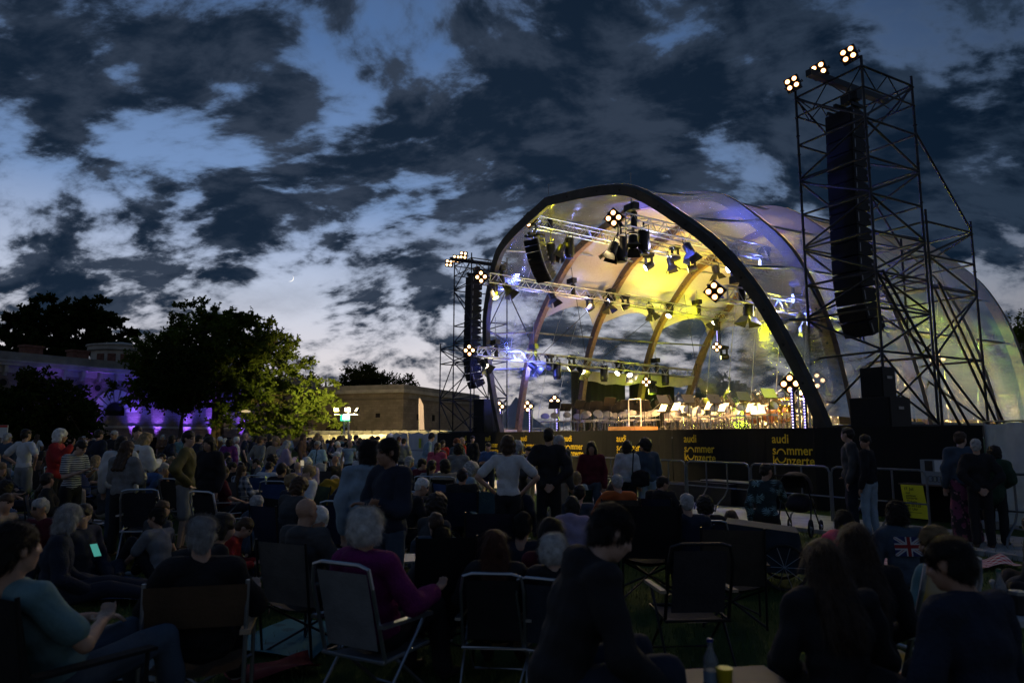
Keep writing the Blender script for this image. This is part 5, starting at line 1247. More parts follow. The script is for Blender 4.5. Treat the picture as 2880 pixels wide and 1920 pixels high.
# violet uplights at the foot of the wing
for px, e in ((255, 900), (372, 1500), (440, 1100), (522, 1500), (592, 1500), (677, 1300), (120, 700)):
    u = w_u(px); p0 = wpt(u, .7, .12); t0 = wpt(u, .0, 2.5)
    o = thing('uplight', 'small violet floor uplight at the foot of the fortress wing', 'uplight', (p0[0], p0[1], 0), ang, 'violet uplights'); m = MB(); m.lathe([(.12, 0), (.14, .1), (.14, .2)], 10); m.build('housing', M_BLACKM, o); m = MB(); m.lathe([(.12, .202), (.01, .204)], 10); m.build('lens', emis('violet_lens', (.4, .15, 1), 6), o)
    lamp('violet_up', 'SPOT', p0+V(0, 0, .25), wpt(u, .0, 4.2), e*4.5, (.26, .10, 1.0), .1, 27, 1.0)
    lamp('blue_up', 'SPOT', p0+V(*wn, 0)*1.6+V(0, 0, .2), wpt(u, .0, 6.8), e*.9, (.10, .09, 1.0), .1, 58, .9)
# moon: thin crescent
d = raydir(816, 782); mp = CAM+d*9000; o = thing('crescent_moon', 'thin bright crescent moon in the clear patch of sky', 'moon', mp)
x, y, _ = frame(d); Rm = 42.; m = MB(); N = 16; pts = []
for k in range(N+1):
    a = -1.45+2.9*k/N; pts.append((Rm*math.cos(a), Rm*math.sin(a), Rm*math.cos(a)*.80))
right = np.cross(d, V(0, 0, 1)); right /= np.linalg.norm(right); upm = np.cross(right, d); cr, sr = math.cos(R(-32)), math.sin(R(-32))
def mo(a, b): a, b = a*cr-b*sr, a*sr+b*cr; return right*a+upm*b
for (xo, yo, xi) in pts: m.v += [tuple(mo(xo, yo)), tuple(mo(xi, yo)), tuple(mo((xo+xi)/2, yo)+d*3)]
for k in range(N): m.f += [[3*k, 3*k+3, 3*k+4, 3*k+1], [3*k, 3*k+2, 3*k+5, 3*k+3], [3*k+1, 3*k+4, 3*k+5, 3*k+2]]; m.m += [0, 0, 0]
m.build('crescent', emis('moonlight', (1, .95, .86), 1.3), o)

# ------------------------------------------------------------------ crowd-control barriers
M_BARR = mat('zinc_barrier', (.15, .17, .19), .45, .75, vary=.2, vscale=6)
def barrier(s0, s1, b, label, group, bars=3):
    L = abs(s1-s0); o = thing('crowd_barrier', label, 'barrier', SP(max(s0, s1), b, 0), SRZ, group); r_ = .12
    fr = [(0, 0, .05), (0, 0, 1.1-r_), (r_*.3, 0, 1.1-r_*.3), (r_, 0, 1.1), (L-r_, 0, 1.1), (L-r_*.3, 0, 1.1-r_*.3), (L, 0, 1.1-r_), (L, 0, .05)]
    m = MB(); m.pipe(fr, .021, 7); m.build('frame', M_BARR, o); m = MB(); m.tube((0, 0, .52), (L, 0, .52), .016, 6); m.build('rail', M_BARR, o)
    for k in range(bars-1):
        x = L*(k+1)/bars; m = MB(); m.pipe([(x, 0, 1.1), (x, 0, .5), (x+.02, -.12, .36), (x+.04, -.42, .14), (x+.04, -.46, .02)], .018, 6); m.build('upright', M_BARR, o)
    return o
bl = ((at_depth(1985, 1230, 20)-CAM))
BB = -2.25
ends = [on_z(px, py, 1.1) for px, py in ((1322, 1271), (1560, 1281), (1792, 1289), (1928, 1295), (2107, 1305), (2330, 1312))]
sv = []
def s_on_b(px, b):                                     # s where photo column px meets the line b at eye level
    return on_b(px, 1230, b)[0]
cols = [1322, 1442, 1572, 1682, 1790, 1927, 2106, 2330, 2600]
names = ['barrier at the far end of the stage banner', 'barrier behind the white T-shirt with hands on hips', 'barrier in front of the third logo', 'barrier in front of the fourth logo', 'barrier between the fourth and fifth logo', 'barrier below the fifth logo', 'barrier behind the pushchair', 'barrier the couple in dark jackets leans on']
for i in range(len(cols)-1):
    a, b = s_on_b(cols[i]+2, BB), s_on_b(cols[i+1]-3, BB); barrier(a, b, BB, 'grey tubular crowd '+names[i], 'crowd barriers', 3)
a = s_on_b(2700, BB); barrier(a, a-2.3, BB, 'grey tubular crowd barrier before the white tarpaulin at the near end', 'crowd barriers', 3)
a = on_z(1148, 1338, .0)
for k, (x0, x1, dd) in enumerate([(1150, 1205, 33)]):
    A, B = at_depth(x0, 1230, dd), at_depth(x1, 1230, dd-1.2); L = np.linalg.norm(A-B); o = thing('crowd_barrier', 'grey tubular crowd barrier in front of the white tarpaulin fence', 'barrier', (A[0], A[1], 0), math.atan2(B[1]-A[1], B[0]-A[0]), 'crowd barriers')
    m = MB(); m.pipe([(0, 0, .05), (0, 0, 1.02), (.1, 0, 1.1), (L-.1, 0, 1.1), (L, 0, 1.02), (L, 0, .05)], .021, 6); m.build('frame', M_BARR, o); m = MB(); m.tube((0, 0, .5), (L, 0, .5), .016, 6); m.build('rail', M_BARR, o)
# white tarpaulin at the near end of the stage
A, B = on_b(2772, 1230, -.15), on_b(3060, 1230, -1.2)
fence_panel(SP(A[0], A[1], 0)[:2], SP(B[0], B[1], 0)[:2], 1.97, 'white tarpaulin fence panel at the near end of the stage banner', None, mat('pale_green_tarpaulin', (.50, .54, .52), .6, vary=.15, bump=.6, bscale=2), .16)
# black equipment boxes behind the barriers
for px, b, w, h in [(2005, -1.2, 1.6, .5), (2080, -1.0, 2.2, .55), (1900, -1.1, 1.2, .42), (1690, -1.1, 1.5, .45), (1620, -1.1, 1.0, .5)]:
    s, _, _ = on_b(px, 1300, b); o = thing('flight_case', {2005: 'low black flight case below the fifth logo', 2080: 'long silver-edged flight case between the fifth and sixth logo', 1900: 'small low black flight case left of the fifth logo', 1690: 'low black flight case below the third logo', 1620: 'short black flight case by the maroon sweater'}[px], 'case', SP(s, b, .02), SRZ, 'flight cases under the banner'); m = MB(); m.box((0, 0, h/2), (w, .5, h)); m.build('body', M_CAB, o); m = MB(); m.box((0, 0, h+.012), (w+.02, .52, .02)); m.build('lid_edge', M_ALU if px == 2080 else M_BLACKM, o)
# folding table with ballot box and yellow poster
tp = on_z(2632, 1470, 0); tb = thing('folding_table', 'narrow dark folding table beside the barrier near the tarpaulin', 'table', (tp[0], tp[1], 0), SRZ)
m = MB(); m.box((0, 0, .74), (1.15, .45, .03)); m.build('table_top', mat('brown_board', (.13, .08, .055), .6), tb)
for sx in (-.5, .0, .5):
    for sy in (-.18, .18): m = MB(); m.tube((sx, sy, 0), (sx, sy, .725), .02, 6); m.build('leg', M_DARKST, tb)
bx = thing('ballot_box', 'grey box with leaflets on the folding table', 'box', (tp[0], tp[1], .757), SRZ); bx.location = [float(v) for v in (tp+V(.10, -.16, .757))]
m = MB(); m.box((0, 0, .24), (.62, .36, .48)); m.build('body', mat('grey_cardboard', (.24, .26, .28), .7), bx)
m = MB(); m.box((.06, -.187, .36), (.16, .008, .22)); m.build('white_leaflet', mat('paper_white', (.6, .62, .65), .7), bx); m = MB(); m.box((-.14, -.187, .36), (.15, .008, .20), 0); m.build('dark_leaflet', M_BLACK, bx)
m = MB()
for cx in (-.12, -.04, .04, .12): m.pipe([(cx+.055*math.cos(a), -.184, .11+.055*math.sin(a)) for a in np.linspace(0, 2*math.pi, 13)[:-1]], .007, 4, True)
tag(m.build('ring_emblem', mat('dark_grey_print', (.10, .11, .12), .6), bx), kind='stuff')
ps_ = thing('yellow_poster', 'yellow concert poster hanging from the folding table edge', 'poster', [float(v) for v in (tp+rotz(V(-.50, -.27, .73), SRZ))], SRZ)
m = MB(); N = 8
for j in range(N+1):
    f = j/N
    for x in (0, .46): m.v.append((x+.10*f, -.05*f*f-.01*math.sin(f*6), -.64*f))
for j in range(N): m.f.append([2*j, 2*j+1, 2*j+3, 2*j+2]); m.m.append(0)
m.build('sheet', mat('poster_yellow', (.80, .72, .02), .7), ps_)
ink = mat('poster_ink', (.03, .03, .02), .8); tl = MB()
for body, x, z, sz in (('17. Juli', .07, -.10, .075), ('audi', .10, -.17, .055), ('sommer', .10, -.225, .062), ('konzerte', .10, -.275, .062), ('Tickets', .10, -.35, .072), ('ab 20.3.25', .10, -.42, .068), ('11 Uhr', .11, -.49, .068)):
    vs, fs = text_mesh(body, sz); f = -z/.64; tl.add([(x+v[0]+.05*f, -.05*f*f-.018-.01*math.sin(f*6), z+v[1]) for v in vs], fs)
tl.box((.26, -.055, -.53), (.34, .004, .006)); tl.box((.16, -.058, -.59), (.08, .004, .025)); tag(tl.build('lettering', ink, ps_), kind='stuff')
# red and white sign board at the far left of the crowd
q = at_depth(2, 1230, 24); o = thing('sign_board', 'white sign board with a red top stripe over the crowd', 'sign', (q[0], q[1], 0)); z1 = hz(1196, 24); m = MB(); m.box((0, 0, z1-.2), (.42, .04, .42)); m.build('board', mat('paper_white', (.6, .62, .65), .7), o); m = MB(); m.box((0, -.024, z1-.03), (.42, .012, .07)); m.build('red_stripe', M_RED, o); m = MB(); m.tube((0, .05, 0), (0, .05, z1), .025, 6); m.build('post', M_STEEL, o)
# ------------------------------------------------------------------ people
def m_obj(name, rough, vary, vscale, bump, bscale, spec=.3, sheen=0.0):
    return mat(name, rough=rough, objcol=True, vary=vary, vscale=vscale, bump=bump, bscale=bscale, spec=spec)
M_CLO = m_obj('woven_cloth', .85, .22, 6, .35, 16); M_KNIT = m_obj('knitted_cloth', .95, .25, 9, .6, 60); M_HAIR = m_obj('hair', .55, .35, 25, .5, 70, .35); M_SKN = m_obj('skin', .55, .10, 12, .15, 60, .4)
M_DARK = mat('eye_dark', (.02, .015, .012), .3); M_SHOE = m_obj('shoe_leather', .6, .15, 8, .2, 20)
def m_pattern(name, kind, c1, c2, sc=1.0, c3=None):
    m, t, o = nodemat(name); b = t.new('ShaderNodeBsdfPrincipled'); b.inputs['Roughness'].default_value = .85; t.l.new(b.outputs[0], o.inputs[0])
    oc = t.new('ShaderNodeTexCoord').outputs['Object']; x, y, z = t.sep(oc)
    wob = t.noise(oc, 6, 3, .6)[0]
    if kind == 'stripe':
        f = t.math('GREATER_THAN', t.math('SINE', t.math('MULTIPLY', t.math('ADD', z, t.math('MULTIPLY', wob, .03)), 190*sc)), .05); c = t.mix(f, c1, c2)
    elif kind == 'plaid':
        f = t.math('MULTIPLY', t.math('ADD', t.math('GREATER_THAN', t.math('SINE', t.math('MULTIPLY', z, 55*sc)), .2), t.math('GREATER_THAN', t.math('SINE', t.math('MULTIPLY', x, 55*sc)), .2)), .5); c = t.mix(f, c1, c2)
    elif kind == 'check':
        f = t.math('MULTIPLY', t.math('ADD', t.math('GREATER_THAN', t.math('SINE', t.math('MULTIPLY', y, 75*sc)), 0), t.math('GREATER_THAN', t.math('SINE', t.math('MULTIPLY', x, 75*sc)), 0)), .5); c = t.mix(f, c1, c2)
    elif kind == 'blotch':
        v = t.new('ShaderNodeTexVoronoi'); v.inputs['Scale'].default_value = 9*sc; t.l.new(oc, v.inputs[0]); n = t.noise(oc, 16*sc, 3, .6)[0]
        f = t.mapr(t.math('ADD', v.outputs[0], t.math('MULTIPLY', n, .25)), .34, .42); c = t.mix(f, c1, c2)
        if c3: c = t.mix(t.mapr(t.noise(oc, 5*sc, 2, .5)[0], .52, .58), c, c3)
    else:   # palm: radiating fronds in cells
        v = t.new('ShaderNodeTexVoronoi'); v.inputs['Scale'].default_value = 7.5*sc; t.l.new(oc, v.inputs[0])
        d = t.vmath('SUBTRACT', t.vmath('SCALE', oc, scale=7.5*sc), t.vmath('SCALE', v.outputs['Position'], scale=7.5*sc)); dx, dy, dz = t.sep(d)
        a = t.math('ARCTAN2', dz, t.math('ADD', dx, dy)); f = t.math('MULTIPLY', t.math('GREATER_THAN', t.math('SINE', t.math('MULTIPLY', a, 13)), .1), t.mapr(v.outputs[0], .30, .55, 1, 0)); c = t.mix(f, c1, c2)
    t.l.new(c, b.inputs['Base Color']); return m
P_STRIPE = m_pattern('striped_cloth', 'stripe', (.03, .04, .06), (.55, .56, .58)); P_PLAID = m_pattern('plaid_cloth', 'plaid', (.05, .07, .11), (.5, .52, .55)); P_PALM = m_pattern('palm_print_cloth', 'palm', (.012, .03, .035), (.30, .50, .55)); P_FLOR = m_pattern('pink_floral_cloth', 'blotch', (.34, .16, .19), (.03, .02, .03), 1.4, (.20, .05, .11)); P_TURQ = m_pattern('turquoise_print_cloth', 'blotch', (.10, .35, .45), (.45, .65, .70), 1.6); P_CAMO = m_pattern('grey_print_cloth', 'blotch', (.10, .12, .09), (.25, .25, .22), 1.2); P_CHECK = m_pattern('red_check_cloth', 'check', (.42, .03, .05), (.65, .62, .62)); P_REDF = m_pattern('red_floral_cloth', 'blotch', (.45, .02, .03), (.35, .20, .25), 1.0); P_ORAN = m_pattern('orange_flower_cloth', 'blotch', (.50, .10, .02), (.50, .42, .28), .55, (.45, .30, .04))

def vox(mb, size, smooth=2, wr=0.0, wscale=9.0, mats=None, name='m', clip=None):
    me = bpy.data.meshes.new('tmp'); me.from_pydata(mb.v, [], mb.f); ob = bpy.data.objects.new('tmp', me)
    md = ob.modifiers.new('r', 'REMESH'); md.mode = 'VOXEL'; md.voxel_size = size; md.use_smooth_shade = True
    if smooth: sm = ob.modifiers.new('s', 'SMOOTH'); sm.factor = .5; sm.iterations = smooth
    out = evaluate(ob); bpy.data.meshes.remove(me); out.name = name
    if wr:
        n = len(out.vertices); co = np.empty(n*3); out.vertices.foreach_get('co', co); co = co.reshape(-1, 3); no = np.empty(n*3); out.vertices.foreach_get('normal', no); no = no.reshape(-1, 3)
        q = co*wscale; d = .45*np.sin(q[:, 0]*1.9+2.2*np.sin(q[:, 2]*1.1)+q[:, 1])+.4*np.sin(q[:, 2]*3.3+1.7*np.sin(q[:, 0]*1.6)+.8*q[:, 1])+.3*np.sin(q[:, 1]*3.1+q[:, 2]*2.3+1.3*np.sin(q[:, 0]*2.9))
        out.vertices.foreach_set('co', (co+no*(d*wr)[:, None]).ravel()); out.update()
    for m in (mats or []): out.materials.append(m)
    out.polygons.foreach_set('use_smooth', [True]*len(out.polygons)); return out
def cap(mb, a, b, ra, rb, n=8):
    mb.tube(a, b, ra, n, rb); mb.ell(a, (ra,)*3, n, 5); mb.ell(b, (rb,)*3, n, 5)
ARMS = {'down': ((.07, -.03, -.29), (.06, .06, -.54)), 'hips': ((.23, -.09, -.21), (.0, .07, -.43)), 'cross': ((.07, .06, -.28), (-.20, .22, -.23)), 'phone': ((.06, .07, -.27), (-.07, .30, -.16)), 'lap': ((.09, .05, -.27), (-.03, .28, -.40)),
        'knees': ((.06, .20, -.20), (.0, .43, -.28)), 'behind': ((.12, -.12, -.26), (-.09, -.15, -.46)), 'prop': ((.12, -.17, -.26), (.17, -.28, -.47)), 'raise': ((.12, .12, -.20), (.0, .24, .02)), 'rail': ((.16, .02, -.23), (.42, .06, -.40)), 'fwd': ((.05, .20, -.20), (.02, .46, -.22)), 'rest': ((.13, .02, -.27), (.10, .28, -.30)), 'knee1': ((.08, .14, -.24), (.02, .40, -.33)), 'clutch': ((.10, .03, -.27), (-.10, .22, -.34)), 'droop': ((.03, .24, -.16), (-.02, .40, -.36))}
BASE = {'stand': (.93, [(.01, .02, -.43), (.02, -.02, -.845)]), 'stride': (.91, [(.01, .10, -.42), (.02, .16, -.82)], [(.01, -.02, -.43), (.02, -.22, -.80)]), 'chair': (.50, [(.03, .43, .02), (.04, .46, -.41)]), 'low': (.42, [(.05, .42, .10), (.06, .52, -.33)]), 'stool': (.68, [(.07, .44, .08), (.07, .50, -.38)]),
        'cross': (.12, [(.31, .27, .10), (-.06, .40, -.05)]), 'kneesup': (.12, [(.06, .36, .38), (.07, .60, -.04)]), 'out': (.12, [(.06, .44, .07), (.08, .86, -.05)]), 'kneel': (.42, [(.06, .16, -.34), (.05, -.24, -.34)]), 'bend': (.93, [(.01, .02, -.43), (.02, -.02, -.845)])}
def skel(base, lean=0, twist=0, head=(0, 0), la='down', ra='down', side=0):
    b = BASE[base]; z0 = b[0]; P0 = V(0, 0, z0)
    M = np.array((Matrix.Rotation(R(-twist), 3, 'Z')@Matrix.Rotation(R(-lean), 3, 'X')@Matrix.Rotation(R(side), 3, 'Y')))
    r_, f_, u_ = M[:, 0], M[:, 1], M[:, 2]
    J = {'P': P0, 'M': M, 'waist': P0+u_*.17, 'chest': P0+u_*.33, 'neck': P0+u_*.50-f_*.005}
    for s, nm, pr in ((-1, 'l', la), (1, 'r', ra)):
        sh = P0+u_*.455+r_*s*.172; J['sh'+nm] = sh; e, w = ARMS[pr]
        J['el'+nm] = sh+r_*s*e[0]+f_*e[1]+u_*e[2]; J['wr'+nm] = sh+r_*s*w[0]+f_*w[1]+u_*w[2]
        hp = P0+V(s*.09, 0, -.02); J['hp'+nm] = hp; L = b[2] if (len(b) > 2 and s < 0) else b[1]
        J['kn'+nm] = hp+V(s*L[0][0], L[0][1], L[0][2]); J['an'+nm] = hp+V(s*L[1][0], L[1][1], L[1][2]); J['an'+nm][2] = max(J['an'+nm][2], .07)
    H = M@np.array(Matrix.Rotation(R(-head[0]), 3, 'Z')@Matrix.Rotation(R(-head[1]+lean*.75), 3, 'X')); J['H'] = H
    J['head'] = J['neck']+H[:, 2]*.155+H[:, 1]*.03; return J
def head_prims(m, J):
    H, c = J['H'], J['head']; L = lambda x, y, z: c+H@V(x, y, z)
    m.ell(L(0, -.012, .028), (.074, .092, .088), 12, 8, H); m.ell(L(0, .022, -.045), (.058, .068, .072), 10, 7, H); m.ell(L(0, .052, -.088), (.030, .028, .024), 8, 5, H)
    m.ell(L(0, .088, -.018), (.012, .018, .026), 6, 5, H); m.ell(L(0, .100, -.030), (.014, .012, .011), 6, 5, H); m.ell(L(0, .076, .022), (.048, .014, .012), 8, 5, H); m.ell(L(0, .080, -.062), (.022, .010, .009), 8, 5, H)
    for s in (-1, 1): m.ell(L(s*.076, -.004, -.012), (.010, .018, .030), 6, 5, H); m.ell(L(s*.036, .062, -.026), (.022, .018, .018), 6, 5, H)
    cap(m, J['neck']-H[:, 2]*.03, c+H@V(0, -.015, -.04), .056, .052)
def hand_prims(m, J, s, nm, fine):
    w, e = J['wr'+nm], J['el'+nm]; d = w-e; d /= np.linalg.norm(d); inn = J['M'][:, 0]*-s; n = np.cross(d, inn); n /= np.linalg.norm(n)+1e-6; sd = np.cross(n, d)
    fr = .0095 if fine else .011
    B = np.stack([sd, d, n], 1); m.ell(w+d*.05, (.042, .055, .018), 8, 5, B)
    for k, ln in enumerate((.062, .072, .068, .052)):
        o = w+d*.088+sd*(.030-.020*k); b1 = o+d*ln*.5+n*.012; b2 = b1+d*ln*.38+n*.030
        cap(m, o-d*.02, b1, fr, fr*.95, 6); cap(m, b1, b2, fr*.95, fr*.8, 6)
    o = w+d*.03+sd*.036; b1 = o+sd*.026+d*.035; cap(m, o, b1, fr*1.15, fr, 6); cap(m, b1, b1+d*.034+n*.008, fr, fr*.85, 6)
def body_mesh(J, v, fine):
    m = MB(); M = J['M']
    m.ell(J['P'], (.145, .10, .12), 12, 8, M); m.ell(J['waist'], (.125, .088, .14), 12, 8, M); m.ell(J['chest'], (.145, .10, .16), 12, 8, M); cap(m, J['shl'], J['shr'], .05, .05); cap(m, J['chest'], J['neck'], .08, .052)
    for s, nm in ((-1, 'l'), (1, 'r')):
        cap(m, J['sh'+nm], J['el'+nm], .045, .038); cap(m, J['el'+nm], J['wr'+nm], .038, .026); cap(m, J['hp'+nm], J['kn'+nm], .078, .052); cap(m, J['kn'+nm], J['an'+nm], .052, .034); hand_prims(m, J, s, nm, fine)
    head_prims(m, J)
    me = vox(m, v, 1, mats=[M_SKN, M_DARK], name='body')
    H, c = J['H'], J['head']; n = len(me.polygons); ce = np.empty(n*3); me.polygons.foreach_get('center', ce); q = (ce.reshape(-1, 3)-c)@H
    eye = (np.abs(np.abs(q[:, 0])-.032) < .014) & (np.abs(q[:, 2]-.004) < .007) & (q[:, 1] > .05); br = (np.abs(np.abs(q[:, 0])-.033) < .022) & (np.abs(q[:, 2]-.026) < .006) & (q[:, 1] > .055)
    me.polygons.foreach_set('material_index', (eye | br).astype(int)); return me
def top_mesh(J, v, style, m_):
    """style: (inflate, sleeve 0..2, hem drop, hood, wrinkle)"""
    inf, sl, hem, hood, wr = style; m = MB(); M = J['M']; u = M[:, 2]
    m.ell(J['chest']-u*.01, (.155+inf, .108+inf, .175+inf), 14, 9, M); m.ell(J['waist'], (.138+inf, .098+inf, .16), 14, 8, M); m.ell(J['P']+u*(.06-hem*.5), (.150+inf, .108+inf, .10+hem*.5), 14, 8, M); cap(m, J['shl']+u*.004, J['shr']+u*.004, .062+inf*.7, .062+inf*.7, 10); cap(m, J['chest']+u*.1, J['neck']-u*.03, .095, .066+inf*.4)
    for nm in 'lr':
        s_, e, w = J['sh'+nm], J['el'+nm], J['wr'+nm]
        if sl == 1: cap(m, s_, lerp(s_, e, .72), .056+inf*.8, .060+inf*.8, 10)
        elif sl == 2: cap(m, s_, e, .054+inf*.8, .048+inf*.8, 10); cap(m, e, lerp(e, w, .96), .047+inf*.8, .036+inf*.7, 10)
    if hood: m.ell(J['neck']-M[:, 1]*.055+u*.0, (.115, .075, .06), 10, 6, M); m.ell(J['neck']-M[:, 1]*.08-u*.05, (.10, .05, .08), 10, 6, M); m.ell(J['neck']+M[:, 1]*.03-u*.005, (.085, .06, .045), 10, 6, M)
    return vox(m, v, 2, wr, 10, [m_], 'top')
def bottom_mesh(J, v, style, m_):
    inf, length, wide, wr = style; m = MB(); M = J['M']
    m.ell(J['P']-V(0, 0, .01), (.150+inf, .108+inf, .125), 14, 8, M)
    for nm in 'lr':
        h, k, a = J['hp'+nm], J['kn'+nm], J['an'+nm]; cap(m, h, k if length >= .5 else lerp(h, k, length*2), .086+inf, .062+inf+wide*.4, 10)
        if length > .5: cap(m, k, lerp(k, a, (length-.5)*2), .060+inf+wide*.4, .045+inf+wide, 10)
    return vox(m, v, 2, wr, 9, [m_], 'trousers')
def shoe_mesh(J, nm):
    m = MB(); k, a = J['kn'+nm], J['an'+nm]; d = V(0, 1, 0); dz = a-k
    if abs(dz[2]) < .2: d = V(0, .35, .94)
    m.ell(a+V(0, 0, -.025), (.042, .055, .045), 10, 6); cap(m, a+V(0, 0, -.035), a+d*.145+V(0, 0, -.04), .040, .034); return vox(m, .016, 1, mats=[M_SHOE], name='shoe')
def hair_mesh(J, style, v, fine):
    if style == 'bald': return None
    H, c = J['H'], J['head']; L = lambda x, y, z: c+H@V(x, y, z); m = MB(); up = V(0, 0, 1)
    t = {'short': .0, 'thin': -.004, 'bob': .012, 'long': .008, 'tail': .004, 'bun': .004, 'curly': .026, 'fluffy': .020}[style]
    m.ell(L(0, -.014, .042), (.082+t, .098+t, .082+t), 14, 9, H); m.ell(L(0, -.045, .005), (.080+t, .070+t, .085+t*.6), 12, 8, H)
    if style in ('short', 'thin'): m.ell(L(0, -.060, -.030), (.062, .045, .055), 10, 6, H)
    if style in ('bob', 'fluffy', 'curly'):
        dn = {'bob': -.075, 'fluffy': -.03, 'curly': -.06}[style]
        for s in (-1, 1): cap(m, L(s*.066, -.02, .01), L(s*.070, -.018, dn), .042+t*.4, .034+t*.5)
        m.ell(L(0, -.065, dn+.01), (.075+t, .05, .075), 10, 6, H)
    if style == 'long':
        M = J['M']; bk = J['chest']-M[:, 1]*.135+V(0, 0, .02)
        for s in (-1, 0, 1): cap(m, L(s*.058, -.045, .0), L(s*.070, -.062, -.12), .045, .046); cap(m, L(s*.070, -.062, -.12), bk+M[:, 0]*s*.070, .046, .034)
        for s in (-1, 1): cap(m, L(s*.070, .0, .01), L(s*.078, -.01, -.13), .030, .030)
    if style == 'tail': cap(m, L(0, -.10, .03), L(0, -.145, -.05), .030, .036); cap(m, L(0, -.145, -.05), L(0, -.135, -.20), .036, .016)
    if style == 'bun': m.ell(L(0, -.10, .065), (.042, .042, .042), 8, 6); m.ell(L(.02, -.115, .0), (.035, .03, .05), 8, 6)
    # carve the face clear: keep hair behind a hairline
    me = vox(m, v*.8, 1, .009 if style == 'curly' else .005, 38 if style == 'curly' else 26, [M_HAIR], 'hair')
    if fine:                                                      # fine strands lying on the hair surface
        n = len(me.vertices); co = np.empty(n*3); me.vertices.foreach_get('co', co); co = co.reshape(-1, 3); no = np.empty(n*3); me.vertices.foreach_get('normal', no); no = no.reshape(-1, 3); r = np.random.default_rng(5)
        k = 5200; idx = r.integers(0, n, k); vs = []; fs = []
        for i in idx:
            p, nn = co[i], no[i]; q = (p-c)@H
            fl = (V(0, 0, -1)-.25*H[:, 1]) if style in ('long', 'bob', 'tail') or q[2] < .03 else (-H[:, 1]*.7+H[:, 0]*q[0]*8+V(0, 0, -.3))
            if style in ('curly', 'fluffy'): fl = fl+r.normal(0, .35, 3)
            fl = fl-nn*(fl@nn); fl /= np.linalg.norm(fl)+1e-6; sd = np.cross(nn, fl); ln = (.05 if style != 'long' else .12)*(.6+.7*r.random()); lift = .006+.012*r.random()**3; b = len(vs); w = .0011
            for j in range(4):
                f = j/3; pp = p+fl*ln*f+nn*(.0005+lift*f*(1.1-f*.4))+sd*.008*math.sin(f*3+i); ww = w*(1-.75*f); vs += [pp-sd*ww, pp+sd*ww]
            fs += [(b+2*j, b+2*j+1, b+2*j+3, b+2*j+2) for j in range(3)]
        m2 = bpy.data.meshes.new('hair'); ff = [tuple(p.vertices) for p in me.polygons]; m2.from_pydata(np.concatenate([co, np.array(vs)]).tolist(), [], ff+[tuple(x+n for x in f) for f in fs]); m2.materials.append(M_HAIR); m2.polygons.foreach_set('use_smooth', [True]*len(m2.polygons)); bpy.data.meshes.remove(me); return m2
    return me
TOPS = {'tee': (.012, 1, .03, 0, .008), 'shirt': (.016, 2, .04, 0, .009), 'sweater': (.026, 2, .05, 0, .010), 'jacket': (.032, 2, .07, 0, .013), 'hoodie': (.032, 2, .05, 1, .010), 'coat': (.038, 2, .22, 0, .010), 'puffer': (.045, 2, .06, 0, .016), 'vest': (.012, 0, .03, 0, .005)}
BOTS = {'trousers': (.012, .97, .012, .006), 'jeans': (.008, .96, .004, .006), 'wide': (.020, .98, .06, .008), 'shorts': (.018, .46, .03, .006)}
PCACHE = {}
def pmesh(key, fn):
    if key not in PCACHE: PCACHE[key] = fn()
    return PCACHE[key]
POSES = {}
def pose(name, **kw): POSES[name] = kw
pose('st_back', base='stand'); pose('st_look_l', base='stand', head=(-55, 0), twist=-12); pose('st_look_r', base='stand', head=(55, 0), twist=12); pose('st_cross', base='stand', la='cross', ra='cross', head=(8, 5)); pose('st_hips', base='stand', la='hips', ra='hips', lean=-3); pose('st_phone', base='stand', la='phone', ra='phone', head=(0, 28), lean=5)
pose('st_behind', base='stand', la='behind', ra='behind', head=(12, 0)); pose('st_stride', base='stride', la='fwd', ra='down', lean=3); pose('st_talk', base='stand', la='clutch', ra='raise', head=(-20, 5), twist=-8); pose('st_rail', base='stand', la='down', ra='rail', head=(-70, 4), twist=-18); pose('st_hip1', base='stand', la='down', ra='hips', head=(25, 0), side=2); pose('st_bend', base='bend', lean=78, la='fwd', ra='fwd', head=(0, -10)); pose('st_lean', base='stand', lean=14, la='clutch', ra='clutch', head=(-30, 20))
pose('ch_back', base='chair', lean=-12, la='lap', ra='lap', head=(6, 4)); pose('ch_l', base='chair', lean=-10, la='rest', ra='rest', head=(-50, 0)); pose('ch_r', base='chair', lean=-8, la='lap', ra='rest', head=(48, 6)); pose('ch_fwd', base='chair', lean=14, la='knee1', ra='knee1', head=(10, 18)); pose('low_back', base='low', lean=-16, la='rest', ra='rest', head=(-8, 8)); pose('low_phone', base='low', lean=-8, la='phone', ra='phone', head=(0, 32))
pose('gr_cross', base='cross', lean=8, la='lap', ra='lap', head=(10, 6)); pose('gr_knees', base='kneesup', lean=12, la='knees', ra='knees', head=(-20, 4)); pose('gr_prop', base='out', lean=-22, la='prop', ra='prop', head=(12, 10)); pose('gr_look', base='cross', lean=6, la='lap', ra='prop', head=(65, 6), twist=14); pose('gr_out', base='out', lean=4, la='lap', ra='lap', head=(-35, 14)); pose('kneel_fwd', base='kneel', lean=4, la='down', ra='fwd', twist=20, head=(35, 4)); pose('stool_look', base='stool', lean=20, la='droop', ra='knee1', head=(4, 22)); pose('stool_back', base='stool', lean=6, la='lap', ra='lap', head=(-18, 14)); pose('recline', base='low', lean=-30, la='lap', ra='clutch', head=(4, 2)); pose('gr_feed', base='cross', lean=20, la='phone', ra='phone', head=(0, 30))
